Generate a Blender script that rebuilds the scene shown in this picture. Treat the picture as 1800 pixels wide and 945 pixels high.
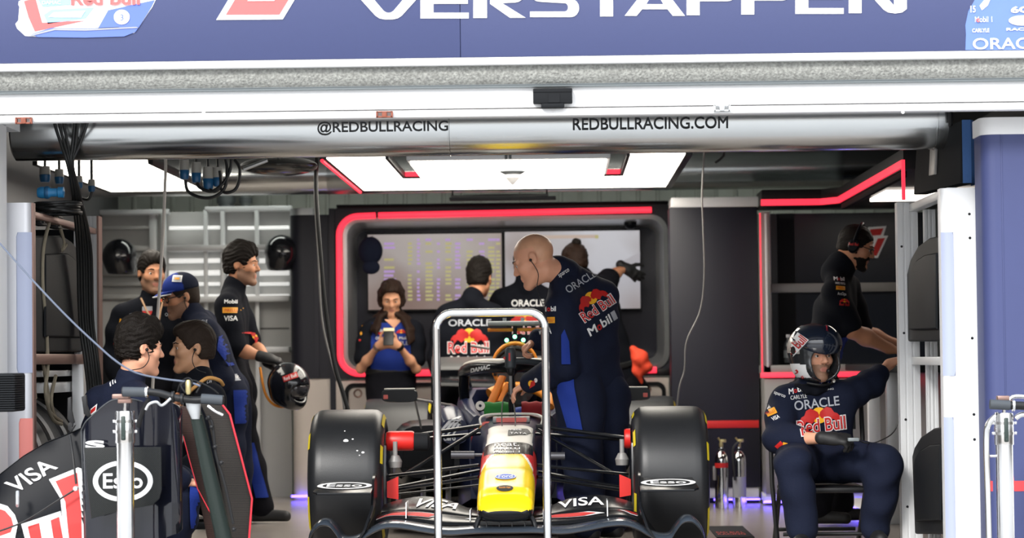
import bpy, bmesh, math, random
import numpy as np
from mathutils import Vector, Matrix
from mathutils.bvhtree import BVHTree

random.seed(7)
for o in list(bpy.data.objects):
    bpy.data.objects.remove(o)
SC = bpy.context.scene
COL = SC.collection
PI = math.pi

# ------------------------------------------------------------------ camera
FPX = 4590.0
CAM = Vector((0.0, 0.0, 0.97))
YAW, PITCH, ROLL = 0.0185, 0.0343, 0.0112
_F = Matrix.Rotation(YAW, 3, 'Z') @ Vector((0, math.cos(PITCH), math.sin(PITCH)))
_R0 = Matrix.Rotation(YAW, 3, 'Z') @ Vector((1, 0, 0))
_U0 = _R0.cross(_F)
_R = _R0 * math.cos(ROLL) - _U0 * math.sin(ROLL)
_U = _U0 * math.cos(ROLL) + _R0 * math.sin(ROLL)
cam_d = bpy.data.cameras.new('camera')
cam = bpy.data.objects.new('camera', cam_d)
COL.objects.link(cam)
M = Matrix((_R, _U, -_F)).transposed().to_4x4()
M.translation = CAM
cam.matrix_world = M
cam_d.sensor_width = 36.0
cam_d.sensor_fit = 'HORIZONTAL'
cam_d.lens = 36.0 * FPX / 1800.0
cam_d.clip_start = 0.5
cam_d.clip_end = 200
cam_d.dof.use_dof = True
cam_d.dof.focus_distance = 12.7
cam_d.dof.aperture_fstop = 2.9
SC.camera = cam

# ------------------------------------------------------------------ look
SC.view_settings.view_transform = 'Standard'
SC.view_settings.look = 'None'
SC.view_settings.gamma = 1.0
SC.view_settings.use_curve_mapping = False
SC.view_settings.exposure = 0.0

W = bpy.data.worlds.new('daylight'); SC.world = W
W.use_nodes = True
_n, _l = W.node_tree.nodes, W.node_tree.links
_n.clear()
_o = _n.new('ShaderNodeOutputWorld'); _b = _n.new('ShaderNodeBackground')
_tc = _n.new('ShaderNodeTexCoord'); _sx = _n.new('ShaderNodeSeparateXYZ'); _cr = _n.new('ShaderNodeValToRGB')
_l.new(_tc.outputs['Generated'], _sx.inputs[0]); _l.new(_sx.outputs['Z'], _cr.inputs[0])
_l.new(_cr.outputs[0], _b.inputs[0]); _l.new(_b.outputs[0], _o.inputs[0])
_e = _cr.color_ramp.elements
_e[0].position = 0.0; _e[0].color = (0.28, 0.27, 0.26, 1)
_e[1].position = 1.0; _e[1].color = (0.75, 0.85, 1.0, 1)
for _p, _c in ((0.10, (0.40, 0.39, 0.38, 1)), (0.16, (0.85, 0.88, 0.92, 1)), (0.5, (1.0, 1.0, 1.0, 1))):
    _q = _e.new(_p); _q.color = _c
# sides of the sky dimmed to give the chrome dark-edged reflections
_ab = _n.new('ShaderNodeMath'); _ab.operation = 'ABSOLUTE'; _l.new(_sx.outputs['X'], _ab.inputs[0])
_mr = _n.new('ShaderNodeMapRange'); _mr.inputs['From Min'].default_value = 0.55; _mr.inputs['From Max'].default_value = 0.85
_mr.inputs['To Min'].default_value = 1.0; _mr.inputs['To Max'].default_value = 0.16; _mr.interpolation_type = 'SMOOTHSTEP'
_l.new(_ab.outputs[0], _mr.inputs['Value'])
_mm = _n.new('ShaderNodeMath'); _mm.operation = 'MULTIPLY'; _mm.inputs[1].default_value = 3.4
_l.new(_mr.outputs['Result'], _mm.inputs[0]); _l.new(_mm.outputs[0], _b.inputs[1])

sun_d = bpy.data.lights.new('sun', 'SUN'); sun = bpy.data.objects.new('sun', sun_d); COL.objects.link(sun)
sun_d.energy = 2.8; sun_d.angle = math.radians(12); sun_d.color = (1.0, 0.97, 0.92)
sun.rotation_euler = (math.radians(58), 0, math.radians(-24))

# ------------------------------------------------------------------ pixel -> place
def ray(px, py):
    return _F + _R * ((px - 900.0) / FPX) + _U * ((472.5 - py) / FPX)
def P(px, py, Y):
    d = ray(px, py); t = (Y - CAM.y) / d.y
    return CAM + d * t
def PX(px, py, X):
    d = ray(px, py); t = (X - CAM.x) / d.x
    return CAM + d * t
def PZ(px, py, z):
    d = ray(px, py); t = (z - CAM.z) / d.z
    return CAM + d * t

# ------------------------------------------------------------------ materials
MATS = {}
def mat(name, col=None, rough=0.5, metal=0.0, emit=None, es=1.0, bump=0.0, bscale=60.0, var=0.06, vscale=9.0,
        spec=0.5, coat=0.0, trans=0.0, alpha=1.0, sub=0.0, sheen=0.0):
    if name in MATS: return MATS[name]
    m = bpy.data.materials.new(name); m.use_nodes = True
    nt = m.node_tree; N = nt.nodes; L = nt.links
    b = N['Principled BSDF']
    b.inputs['Roughness'].default_value = rough
    b.inputs['Metallic'].default_value = metal
    b.inputs['Specular IOR Level'].default_value = spec
    b.inputs['Coat Weight'].default_value = coat
    b.inputs['Transmission Weight'].default_value = trans
    b.inputs['Alpha'].default_value = alpha
    b.inputs['Subsurface Weight'].default_value = sub
    b.inputs['Sheen Weight'].default_value = sheen
    if sub: b.inputs['Subsurface Radius'].default_value = (0.012, 0.005, 0.003)
    tc = N.new('ShaderNodeTexCoord')
    nz = N.new('ShaderNodeTexNoise'); nz.inputs['Scale'].default_value = vscale; nz.inputs['Detail'].default_value = 4
    L.new(tc.outputs['Object'], nz.inputs['Vector'])
    mx = N.new('ShaderNodeMix'); mx.data_type = 'RGBA'
    c = (*col, 1) if len(col) == 3 else col
    mx.inputs['A'].default_value = tuple(min(1, x * (1 - var)) for x in c[:3]) + (1,)
    mx.inputs['B'].default_value = tuple(min(1, x * (1 + var)) for x in c[:3]) + (1,)
    L.new(nz.outputs['Fac'], mx.inputs['Factor'])
    L.new(mx.outputs['Result'], b.inputs['Base Color'])
    if bump:
        n2 = N.new('ShaderNodeTexNoise'); n2.inputs['Scale'].default_value = bscale; n2.inputs['Detail'].default_value = 6
        L.new(tc.outputs['Object'], n2.inputs['Vector'])
        bp = N.new('ShaderNodeBump'); bp.inputs['Strength'].default_value = bump; bp.inputs['Distance'].default_value = 0.01
        L.new(n2.outputs['Fac'], bp.inputs['Height']); L.new(bp.outputs[0], b.inputs['Normal'])
    if emit is not None:
        b.inputs['Emission Color'].default_value = (*emit, 1)
        b.inputs['Emission Strength'].default_value = es
    MATS[name] = m
    return m

# ------------------------------------------------------------------ mesh builder
class MB:
    def __init__(s):
        s.bm = bmesh.new(); s.m = 0
    def _tag(s, faces):
        for f in faces: f.material_index = s.m
    def poly(s, pts):
        vs = [s.bm.verts.new(p) for p in pts]
        f = s.bm.faces.new(vs); f.material_index = s.m; return f
    def grid(s, rows, closed=False):
        R = [[s.bm.verts.new(p) for p in r] for r in rows]
        n = len(R[0])
        for i in range(len(R) - 1):
            for j in range(n if closed else n - 1):
                a, b, c, d = R[i][j], R[i][(j + 1) % n], R[i + 1][(j + 1) % n], R[i + 1][j]
                try: s.bm.faces.new((a, b, c, d)).material_index = s.m
                except ValueError: pass
        return R
    def loft(s, rings, cap=True):
        R = s.grid(rings, True)
        if cap:
            for r in (R[0], list(reversed(R[-1]))):
                try: s.bm.faces.new(list(reversed(r))).material_index = s.m
                except ValueError: pass
        return R
    def box(s, a, b, bev=0.0, seg=2):
        x0, y0, z0 = (min(a[i], b[i]) for i in range(3)); x1, y1, z1 = (max(a[i], b[i]) for i in range(3))
        V = [s.bm.verts.new(p) for p in ((x0, y0, z0), (x1, y0, z0), (x1, y1, z0), (x0, y1, z0), (x0, y0, z1), (x1, y0, z1), (x1, y1, z1), (x0, y1, z1))]
        F = [s.bm.faces.new([V[i] for i in q]) for q in ((3, 2, 1, 0), (4, 5, 6, 7), (0, 1, 5, 4), (1, 2, 6, 5), (2, 3, 7, 6), (3, 0, 4, 7))]
        s._tag(F)
        if bev:
            es = list({e for f in F for e in f.edges})
            r = bmesh.ops.bevel(s.bm, geom=es, offset=bev, segments=seg, affect='EDGES', profile=0.5)
            s._tag(r['faces'])
    def prism(s, pts, ext, bev=0.0, seg=2):
        """closed polygon (3D, planar) pushed along ext"""
        ext = Vector(ext)
        A = [s.bm.verts.new(p) for p in pts]; B = [s.bm.verts.new(Vector(p) + ext) for p in pts]
        n = len(pts); F = []
        F.append(s.bm.faces.new(A)); F.append(s.bm.faces.new(list(reversed(B))))
        for i in range(n):
            F.append(s.bm.faces.new((A[i], B[i], B[(i + 1) % n], A[(i + 1) % n])))
        s._tag(F)
        bmesh.ops.recalc_face_normals(s.bm, faces=F)
        if bev:
            es = [e for e in set(F[0].edges) | set(F[1].edges)]
            r = bmesh.ops.bevel(s.bm, geom=es, offset=bev, segments=seg, affect='EDGES', profile=0.5)
            s._tag(r['faces'])
    def tube(s, pts, r, n=10, cap=True, flat=None):
        pts = [Vector(p) for p in pts]
        rr = r if hasattr(r, '__len__') else [r] * len(pts)
        rings = []
        up = None
        for i, p in enumerate(pts):
            t = (pts[min(i + 1, len(pts) - 1)] - pts[max(i - 1, 0)]).normalized()
            if up is None:
                up = Vector((0, 0, 1)) if abs(t.z) < 0.9 else Vector((0, 1, 0))
            u = (up - t * up.dot(t)).normalized(); v = t.cross(u); up = u
            k = flat or 1.0
            rings.append([p + (u * math.cos(2 * PI * j / n) * k + v * math.sin(2 * PI * j / n)) * rr[i] for j in range(n)])
        s.loft(rings, cap)
    def lathe(s, prof, c, axis='Z', n=32, a0=0.0, a1=2 * PI):
        c = Vector(c); full = abs(a1 - a0 - 2 * PI) < 1e-6
        k = n if full else n + 1
        rows = []
        for r, h in prof:
            row = []
            for j in range(k):
                a = a0 + (a1 - a0) * j / n
                u, v = r * math.cos(a), r * math.sin(a)
                p = {'Z': (u, v, h), 'X': (h, u, v), 'Y': (u, h, v)}[axis]
                row.append(c + Vector(p))
            rows.append(row)
        s.grid(rows, full)
    def ball(s, c, r, n=16, m=10, rot=None):
        r = Vector(r) if hasattr(r, '__len__') else Vector((r, r, r)); c = Vector(c)
        rows = []
        for i in range(m + 1):
            th = PI * i / m
            row = []
            for j in range(n):
                ph = 2 * PI * j / n
                p = Vector((r.x * max(1e-4, math.sin(th)) * math.cos(ph), r.y * max(1e-4, math.sin(th)) * math.sin(ph), r.z * math.cos(th)))
                if rot: p = rot @ p
                row.append(c + p)
            rows.append(row)
        s.grid(rows, True)
    def addmesh(s, verts, faces):
        vs = [s.bm.verts.new(v) for v in verts]
        for f in faces:
            try: s.bm.faces.new([vs[i] for i in f]).material_index = s.m
            except ValueError: pass
    def build(s, name, mats, parent=None, smooth=35, merge=True):
        if merge: bmesh.ops.remove_doubles(s.bm, verts=s.bm.verts, dist=1e-5)
        bmesh.ops.recalc_face_normals(s.bm, faces=s.bm.faces)
        me = bpy.data.meshes.new(name); s.bm.to_mesh(me); s.bm.free()
        for m in (mats if isinstance(mats, (list, tuple)) else [mats]): me.materials.append(m)
        if smooth:
            me.shade_smooth(); me.set_sharp_from_angle(angle=math.radians(smooth))
        o = bpy.data.objects.new(name, me); COL.objects.link(o)
        if parent is not None:
            o.parent = parent
            o.matrix_parent_inverse = Matrix.Translation(-parent.location)
        return o

def tag(o, label=None, cat=None, group=None, kind=None):
    for k, v in (('label', label), ('category', cat), ('group', group), ('kind', kind)):
        if v: o[k] = v
    return o
def thing(name, loc, label, cat, group=None):
    o = bpy.data.objects.new(name, None); COL.objects.link(o); o.location = loc; o.empty_display_size = 0.1
    return tag(o, label, cat, group)
def copy_tree(o, off, label=None):
    c = o.copy(); COL.objects.link(c); c.location = o.location + Vector(off)
    if label: c['label'] = label
    for ch in [x for x in bpy.data.objects if x.parent == o]:
        d = ch.copy(); COL.objects.link(d); d.parent = c
        for g in [x for x in bpy.data.objects if x.parent == ch]:
            e = g.copy(); COL.objects.link(e); e.parent = d
    return c
def fbox(mb, x0, y0, x1, y1, Y, d, bev=0.0):
    """box whose front face covers the pixels x0..x1, y0..y1 at depth Y, d metres deep"""
    xm, ym = (x0 + x1) / 2, (y0 + y1) / 2
    mb.box((P(x0, ym, Y).x, Y, P(xm, y1, Y).z), (P(x1, ym, Y).x, Y + d, P(xm, y0, Y).z), bev)
def smooth_pts(pts, n=8, closed=False):
    pts = [Vector(p) for p in pts]; out = []
    N = len(pts)
    for i in range(N if closed else N - 1):
        g = (lambda k: pts[k % N]) if closed else (lambda k: pts[max(0, min(N - 1, k))])
        p0, p1, p2, p3 = g(i - 1), g(i), g(i + 1), g(i + 2)
        for j in range(n):
            t = j / n
            out.append(0.5 * ((2 * p1) + (p2 - p0) * t + (2 * p0 - 5 * p1 + 4 * p2 - p3) * t * t + (3 * p1 - p0 - 3 * p2 + p3) * t ** 3))
    if not closed: out.append(pts[-1])
    return out

# ------------------------------------------------------------------ lettering
_TX = {}
def text_geo(s, bold=0.0, res=4):
    """(verts2d, faces, width, height) of a line of lettering, origin at its lower left"""
    key = (s, bold, res)
    if key in _TX: return _TX[key]
    if bold and 'M' in s:                                # the sharp notch of M cannot be offset: thicken by doubling
        v0, f0, w0, h0 = text_geo(s, 0.0, res); v, f = [], []
        for dx, dy in ((-bold, -bold), (bold, -bold), (bold, bold), (-bold, bold)):
            k = len(v); v += [(x + dx + bold, y + dy + bold) for x, y in v0]; f += [tuple(i + k for i in q) for q in f0]
        _TX[key] = (v, f, w0 + 2 * bold, h0 + 2 * bold)
        return _TX[key]
    cu = bpy.data.curves.new('tx', 'FONT'); cu.body = s; cu.size = 1.0; cu.offset = bold; cu.resolution_u = res
    o = bpy.data.objects.new('tx', cu); COL.objects.link(o)
    dg = bpy.context.evaluated_depsgraph_get(); dg.update()
    me = o.evaluated_get(dg).to_mesh()
    v = [(p.co.x, p.co.y) for p in me.vertices]; f = [tuple(q.vertices) for q in me.polygons]
    o.evaluated_get(dg).to_mesh_clear()
    bpy.data.objects.remove(o); bpy.data.curves.remove(cu)
    x0 = min(p[0] for p in v); x1 = max(p[0] for p in v); y0 = min(p[1] for p in v); y1 = max(p[1] for p in v)
    v = [(p[0] - x0, p[1] - y0) for p in v]
    _TX[key] = (v, f, x1 - x0, y1 - y0)
    return _TX[key]
def put_text(mb, s, o, xd, yd, w, h, bold=0.0, slant=0.0, lift=None):
    """lay the line s on a plane: lower-left corner o, width w along xd, height h along yd"""
    v, f, tw, th = text_geo(s, bold)
    o, xd, yd = Vector(o), Vector(xd).normalized(), Vector(yd).normalized()
    pts = [o + xd * ((x / tw + slant * y / th * (h / w)) * w) + yd * (y / th * h) + (lift or Vector()) for x, y in v]
    mb.addmesh(pts, f)
class Decal:
    """shapes drawn on a plane and laid onto a curved surface"""
    def __init__(s, target, o, xd, yd, off=0.004, reach=0.6):
        s.t = [target] if not isinstance(target, list) else target
        s.bvh = []
        for t in s.t:
            me = t.data
            mw = t.matrix_parent_inverse if t.parent else Matrix()
            loc = t.parent.matrix_world if t.parent else Matrix()
            vs = [v.co.copy() for v in me.vertices]
            s.bvh.append(BVHTree.FromPolygons(vs, [tuple(p.vertices) for p in me.polygons]))
        s.o, s.x, s.y = Vector(o), Vector(xd).normalized(), Vector(yd).normalized()
        s.n = s.x.cross(s.y).normalized(); s.y = s.n.cross(s.x)
        s.off = off; s.reach = reach; s.bm = bmesh.new(); s.lay = 0
    def shape(s, v2, faces, mi, lay=0):
        bm = bmesh.new()
        vs = [bm.verts.new((x, y, 0)) for x, y in v2]
        for f in faces:
            try: bm.faces.new([vs[i] for i in f])
            except ValueError: pass
        bmesh.ops.triangulate(bm, faces=bm.faces)
        for _ in range(5):
            es = [e for e in bm.edges if e.calc_length() > 0.02]
            if not es: break
            bmesh.ops.subdivide_edges(bm, edges=es, cuts=1)
            bmesh.ops.triangulate(bm, faces=bm.faces)
        ok = {}
        for v in bm.verts:
            p = s.o + s.x * v.co.x + s.y * v.co.y + s.n * (s.reach / 2)
            best = None
            for b in s.bvh:
                h = b.ray_cast(p, -s.n, s.reach)
                if h[0] is not None and (best is None or h[3] < best[3]): best = h
            if best is not None and abs(best[1].dot(s.n)) > 0.12:
                ok[v] = s.bm.verts.new(best[0] + s.n * (s.off + 0.0015 * lay))
        for f in bm.faces:
            if all(v in ok for v in f.verts):
                s.bm.faces.new([ok[v] for v in f.verts]).material_index = mi
        bm.free()
    def text(s, t, x, y, w, h, mi, bold=0.0, slant=0.0, lay=1):
        v, f, tw, th = text_geo(t, bold)
        s.shape([(x + a / tw * w + slant * b / th * h, y + b / th * h) for a, b in v], f, mi, lay)
    def poly(s, pts, mi, lay=0):
        s.shape(pts, [tuple(range(len(pts)))], mi, lay)
    def disc(s, x, y, rx, ry, mi, lay=0, n=24):
        s.poly([(x + rx * math.cos(2 * PI * i / n), y + ry * math.sin(2 * PI * i / n)) for i in range(n)], mi, lay)
    def ring(s, x, y, rx, ry, t, mi, lay=0, n=28):
        v = []
        for i in range(n):
            c, q = math.cos(2 * PI * i / n), math.sin(2 * PI * i / n)
            v += [(x + rx * c, y + ry * q), (x + (rx - t) * c, y + (ry - t) * q)]
        s.shape(v, [(2 * i, 2 * i + 1, (2 * i + 3) % (2 * n), (2 * i + 2) % (2 * n)) for i in range(n)], mi, lay)
    def build(s, name, mats, parent):
        me = bpy.data.meshes.new(name); s.bm.to_mesh(me); s.bm.free()
        for m in mats: me.materials.append(m)
        o = bpy.data.objects.new(name, me); COL.objects.link(o)
        o.parent = parent
        base = parent
        while base.parent: base = base.parent
        o.matrix_parent_inverse = Matrix.Translation(-base.location) if parent == base else Matrix()
        return o

BULL = [(-0.52, -0.20), (-0.49, -0.06), (-0.43, 0.02), (-0.36, 0.05), (-0.30, 0.16), (-0.20, 0.20), (-0.10, 0.15), (-0.03, 0.10),
        (0.00, 0.02), (-0.05, -0.06), (-0.11, -0.05), (-0.15, -0.12), (-0.22, -0.17), (-0.27, -0.12), (-0.33, -0.10), (-0.38, -0.17),
        (-0.44, -0.24), (-0.42, -0.14), (-0.46, -0.08), (-0.49, -0.14)]
def bulls(d, x, y, w, red, yel, lay=1):
    """two red bulls charging in front of a yellow disc, w wide, centred at x,y"""
    d.disc(x, y + 0.02 * w, 0.19 * w, 0.19 * w, yel, lay)
    for s in (-1, 1):
        d.poly([(x + s * a * w * -1 if s > 0 else x + a * w, y + b * w) for a, b in BULL], red, lay + 1)
def red_bull(d, x, y, w, mi_red, mi_white, lay=1):
    """white-edged red lettering, w wide, lower left x,y"""
    h = w * 0.27
    d.text('Red Bull', x - 0.02 * w, y - 0.02 * w, w * 1.04, h + 0.04 * w, mi_white, 0.05, lay=lay)
    d.text('Red Bull', x, y, w, h, mi_red, 0.012, lay=lay + 1)
# ------------------------------------------------------------------ palette
NAVYB = mat('banner_navy', (0.042, 0.055, 0.150), 0.55, var=0.04, vscale=40)
NAVYP = mat('panel_navy', (0.008, 0.008, 0.017), 0.5, var=0.05)
NAVYC = mat('cover_navy', (0.040, 0.052, 0.150), 0.6, var=0.05)
WHITE = mat('white_paint', (0.80, 0.80, 0.80), 0.45, var=0.02)
WPRINT = mat('white_print', (0.86, 0.86, 0.86), 0.55, var=0.01)
RPRINT = mat('red_print', (0.55, 0.014, 0.012), 0.55, var=0.02)
YPRINT = mat('yellow_print', (0.95, 0.48, 0.02), 0.5, var=0.02)
BPRINT = mat('blue_print', (0.10, 0.17, 0.55), 0.5, var=0.02)
LBPRINT = mat('light_blue_print', (0.30, 0.52, 0.78), 0.5, var=0.05)
GPRINT = mat('grey_print', (0.35, 0.36, 0.40), 0.5)
KPRINT = mat('black_print', (0.01, 0.012, 0.014), 0.5)
BLACK = mat('black_plastic', (0.008, 0.008, 0.009), 0.45, spec=.35)
BLACKM = mat('black_matt', (0.010, 0.011, 0.013), 0.8, spec=.25)
CHAR = mat('charcoal_plastic', (0.009, 0.0105, 0.013), 0.6, spec=.2, bump=0.15, bscale=300)
ALU = mat('aluminium', (0.62, 0.64, 0.65), 0.38, 0.85, var=0.03)
ALUW = mat('white_aluminium', (0.75, 0.76, 0.77), 0.4, 0.25, var=0.03)
CHROME = mat('chrome', (0.85, 0.85, 0.85), 0.09, 1.0, var=0.01)
DUCTM = mat('duct_metal', (0.66, 0.68, 0.68), 0.2, 1.0, var=0.04, vscale=3)
GALV = mat('galvanised', (0.30, 0.305, 0.285), 0.7, 0.0, var=0.9, vscale=85, bump=1.0, bscale=100)
GREYR = mat('grey_rail', (0.20, 0.225, 0.235), 0.5, 0.2)
RUST = mat('rusty_steel', (0.25, 0.07, 0.04), 0.7, var=0.5, vscale=60)
CREAM = mat('cream_laminate', (0.62, 0.55, 0.50), 0.45, var=0.03)
GREYL = mat('grey_laminate', (0.30, 0.29, 0.28), 0.4, 0.3, var=0.04)
LEDR = mat('red_led', (0.8, 0.05, 0.08), 0.4, emit=(1.0, 0.035, 0.07), es=1.25, var=0.1, vscale=6)
LEDB = mat('blue_led', (0.1, 0.1, 0.8), 0.4, emit=(0.12, 0.07, 1.0), es=10.0)
LIGHT = mat('light_panel', (0.9, 0.88, 0.8), 0.5, emit=(1.0, 0.94, 0.83), es=7.0, var=0.0)
COPPER = mat('brown_metal', (0.30, 0.19, 0.16), 0.4, 0.6)

# ------------------------------------------------------------------ the setting
YF = 11.6                      # the front of the building
YB = 19.45                      # the back wall
def struct(o): o['kind'] = 'structure'; return o
FLOORM = mat('epoxy_floor', (0.36, 0.32, 0.29), 0.22, var=0.10, vscale=1.5, bump=0.02, bscale=20)
APRON = mat('pit_lane_asphalt', (0.38, 0.375, 0.365), 0.85, var=0.25, vscale=30, bump=0.3, bscale=120)
CEILM = mat('ceiling_dark', (0.10, 0.105, 0.11), 0.8)
SIDEM = mat('side_wall_grey', (0.10, 0.10, 0.105), 0.6)
GREEN = mat('corrugated_green', (0.5, 0.53, 0.48), 0.5, 0.1, var=0.12)
mb = MB(); mb.box((-3.3, YF, -0.1), (2.75, YB + 0.2, 0)); struct(mb.build('floor', FLOORM))
mb = MB(); mb.box((-14, -6, -0.1), (14, YF, 0)); struct(mb.build('floor_outside', APRON))
mb = MB(); mb.box((-3.3, YF + 0.3, 2.5), (2.75, YB + 0.2, 2.6)); struct(mb.build('ceiling', CEILM))
mb = MB(); mb.box((-3.4, YF + 0.3, 0), (-3.3, YB + 0.2, 2.6)); struct(mb.build('wall_left', SIDEM))
mb = MB(); mb.box((2.75, YF + 0.3, 0), (2.85, YB + 0.2, 2.6)); struct(mb.build('wall_right', SIDEM))
mb = MB()                                            # ribbed sheet
xs = []; x = -3.3
prof = []
while x < 2.75:
    prof += [(x, 0), (x + 0.10, 0), (x + 0.11, 0.018), (x + 0.125, 0.018), (x + 0.135, 0)]; x += 0.145
mb.grid([[Vector((a, YB - b, 0)) for a, b in prof], [Vector((a, YB - b, 2.5)) for a, b in prof]])
struct(mb.build('wall_back', GREEN, smooth=0))
# facade
xl = P(-13, 400, YF).x
mb = MB(); mb.box((-7, YF, 0), (xl, YF + 0.3, 2.06)); mb.box((2.2, YF + 0.35, 0), (7, YF + 0.6, 2.06))
zb = P(900, 113, 11.42).z
mb.box((-7, YF + 0.02, zb - 0.02), (7, YF + 0.6, 3.3))
mb.box((-7, YF + 0.3, 2.06), (xl, YF + 0.6, zb)); mb.box((2.2, YF + 0.4, 2.06), (7, YF + 0.6, zb))
struct(mb.build('wall_front', mat('facade_white', (0.80, 0.81, 0.82), 0.6, var=0.04)))
mb = MB(); z0, z1 = P(900, 113.5, 11.42).z, P(900, 101, 11.42).z
mb.box((-7, 11.40, z0), (7, YF + 0.03, z1), 0.002); struct(mb.build('trim_1', WHITE))
# speckled galvanised lintel and the grey rail under it
mb = MB(); z2 = P(900, 139, 11.46).z
mb.lathe([(0.062, -3.4), (0.062, 3.0)], (0, 11.50, (z0 + z2) / 2), 'X', 24)
mb.box((-3.4, 11.50, z2), (3.0, 11.62, z0 - 0.001)); mb.box((-3.4, 11.455, z2), (3.0, 11.5, z2 + 0.05), 0.01)
struct(mb.build('trim_2', GALV))
mb = MB(); z3 = P(900, 150, 11.47).z
for k in range(3):
    zz = z2 - (z2 - z3) * (k + 0.5) / 3
    mb.box((-3.4, 11.46 + 0.006 * k, zz - 0.0125), (3.0, 11.62, zz + 0.0125), 0.004)
struct(mb.build('trim_3', GREYR))

# roller shutter with its bottom rail, lock brackets and sensor
z4, z5 = P(900, 191, 11.50).z, P(900, 204, 11.49).z
sh = thing('roller_shutter', (0, 11.53, z5), 'white roller shutter raised above the garage opening', 'shutter')
mb = MB(); mb.box((-3.4, 11.50, z4 + 0.005), (3.0, 11.55, z3 - 0.006), 0.003); mb.build('curtain', WHITE, sh)
mb = MB(); mb.box((-3.4, 11.485, z5), (3.0, 11.56, z4 - 0.002), 0.004)
for px in (358, 972, 1587):
    p = P(px, 197, 11.485); mb.lathe([(0.002, -0.004), (0.007, -0.004), (0.008, 0)], p, 'Y', 12)
mb.build('bottom_rail', WHITE, sh)
for px, py, m in ((42, 212, RUST), (676, 201, RUST), (1269, 190, ALU)):
    mb = MB(); c = P(px, py, 11.47)
    w, h = 0.033, 0.014
    mb.box(c + Vector((-w, -0.012, -h)), c + Vector((w, 0.01, -h + 0.006))); mb.box(c + Vector((-w, -0.012, h - 0.005)), c + Vector((w, 0.01, h)))
    for k in (-1, 1): mb.box(c + Vector((k * w - 0.004, -0.012, -h)), c + Vector((k * w + 0.004, 0.01, h)))
    mb.box(c + Vector((-0.011, -0.014, -h)), c + Vector((0.011, 0.01, h)), 0.002)
    mb.build('lock_bracket', m, sh)
mb = MB(); fbox(mb, 937, 155, 1006, 181, 11.45, 0.05, 0.004); fbox(mb, 951, 181, 992, 189, 11.445, 0.055, 0.006)
fbox(mb, 938, 160, 1005, 161.5, 11.447, 0.01); fbox(mb, 964, 164, 984, 180, 11.447, 0.01)
mb.build('sensor_box', BLACKM, sh)

# ------------------------------------------------------------------ the banner over the opening
YN = 11.40
ban = thing('header_banner', P(900, 100, YN), 'long navy banner with big white lettering above the opening', 'banner')
zt = P(900, -110, YN).z
mb = MB(); zz0 = z1 + 0.001
mb.box((-7, YN, zz0), (P(809, 50, YN).x - 0.001, YN + 0.15, zt), 0.002); mb.box((P(809, 50, YN).x + 0.001, YN, zz0), (7, YN + 0.15, zt), 0.002)
mb.build('panel', NAVYB, ban)
def flat(pts, Y, m, name, par, ext=0.004):
    mb = MB(); mb.prism([P(x, y, Y) for x, y in pts], (0, ext, 0)); return mb.build(name, m, par, 0)
mb = MB()
SLOPE = -0.0112
Y2 = YN - 0.004
def q(px, py): return P(px, py, Y2)
def letter(x0, w, pts, yb, H=61.0):
    mb.prism([q(x0 + a * w, yb - b * H) for a, b in pts], (0, 0.003, 0))
def yb(x): return 33.5 - (x - 680) * 0.0122
def arc(cx, cy, rx, ry, a0, a1, n=8):
    return [(cx + rx * math.cos(math.radians(a0 + (a1 - a0) * i / n)), cy + ry * math.sin(math.radians(a0 + (a1 - a0) * i / n))) for i in range(n + 1)]
letter(610, 146, [(0, 1), (.17, 1), (.44, .24), (.47, .19), (.50, .18), (.53, .19), (.56, .24), (.83, 1), (1, 1), (.66, .10), (.61, .02), (.55, -.01), (.45, -.01), (.39, .02), (.34, .10)], yb(683))
def E(x0): 
    letter(x0, 85, [(0, 0), (1, 0), (1, .165), (.27, .165), (.27, .42), (.98, .42), (.98, .575), (.27, .575), (.27, .84), (1, .84), (1, 1), (0, 1)], yb(x0 + 40))
E(739); E(1398)
letter(832, 24, [(0, 0), (1, 0), (1, 1), (0, 1)], yb(840))
letter(832, 92, [(.24, 1)] + arc(.80, .72, .18, .28, 90, -90, 8) + [(.55, .42), (1, 0), (.70, 0), (.32, .40), (.32, .55), (.72, .56)] + arc(.72, .70, .07, .14, -90, 90, 6) + [(.24, .84)], yb(870))
letter(930, 88, [(.02, 0)] + arc(.84, .26, .16, .26, -90, 90, 8) + [(.30, .52)] + arc(.28, .69, .07, .15, 270, 90, 6) + [(.96, .84), (.96, 1)] + arc(.22, .72, .20, .28, 90, 270, 8) + [(.70, .40)] + arc(.72, .28, .06, .12, 90, -90, 6) + [(.02, .16)], yb(970))
letter(1020, 93, [(.375, 0), (.62, 0), (.62, .84), (1, .84), (1, 1), (0, 1), (0, .84), (.375, .84)], yb(1066))
letter(1098, 106, [(0, 0), (.20, 0), (.29, .19), (.71, .19), (.80, 0), (1, 0), (.60, .90), (.54, 1), (.46, 1), (.40, .90)], yb(1150))
mb.m = 1
letter(1098, 106, [(.36, .34), (.64, .34), (.5, .74)], yb(1150) - 0.0)
for i in range(len(mb.bm.verts) - 6, len(mb.bm.verts)):
    mb.bm.verts.ensure_lookup_table(); mb.bm.verts[i].co.y -= 0.002
mb.m = 0
for x0 in (1207, 1303):
    letter(x0, 88, [(0, 0), (.26, 0), (.26, .40), (.80, .40)] + arc(.82, .70, .18, .30, -90, 90, 8) + [(0, 1)], yb(x0 + 40))
    mb.m = 1
    letter(x0, 88, [(.26, .56), (.74, .56)] + arc(.74, .70, .08, .14, -90, 90, 6) + [(.26, .84)], yb(x0 + 40))
    mb.bm.verts.ensure_lookup_table()
    for i in range(len(mb.bm.verts) - 22, len(mb.bm.verts)): mb.bm.verts[i].co.y -= 0.002
    mb.m = 0
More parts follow.
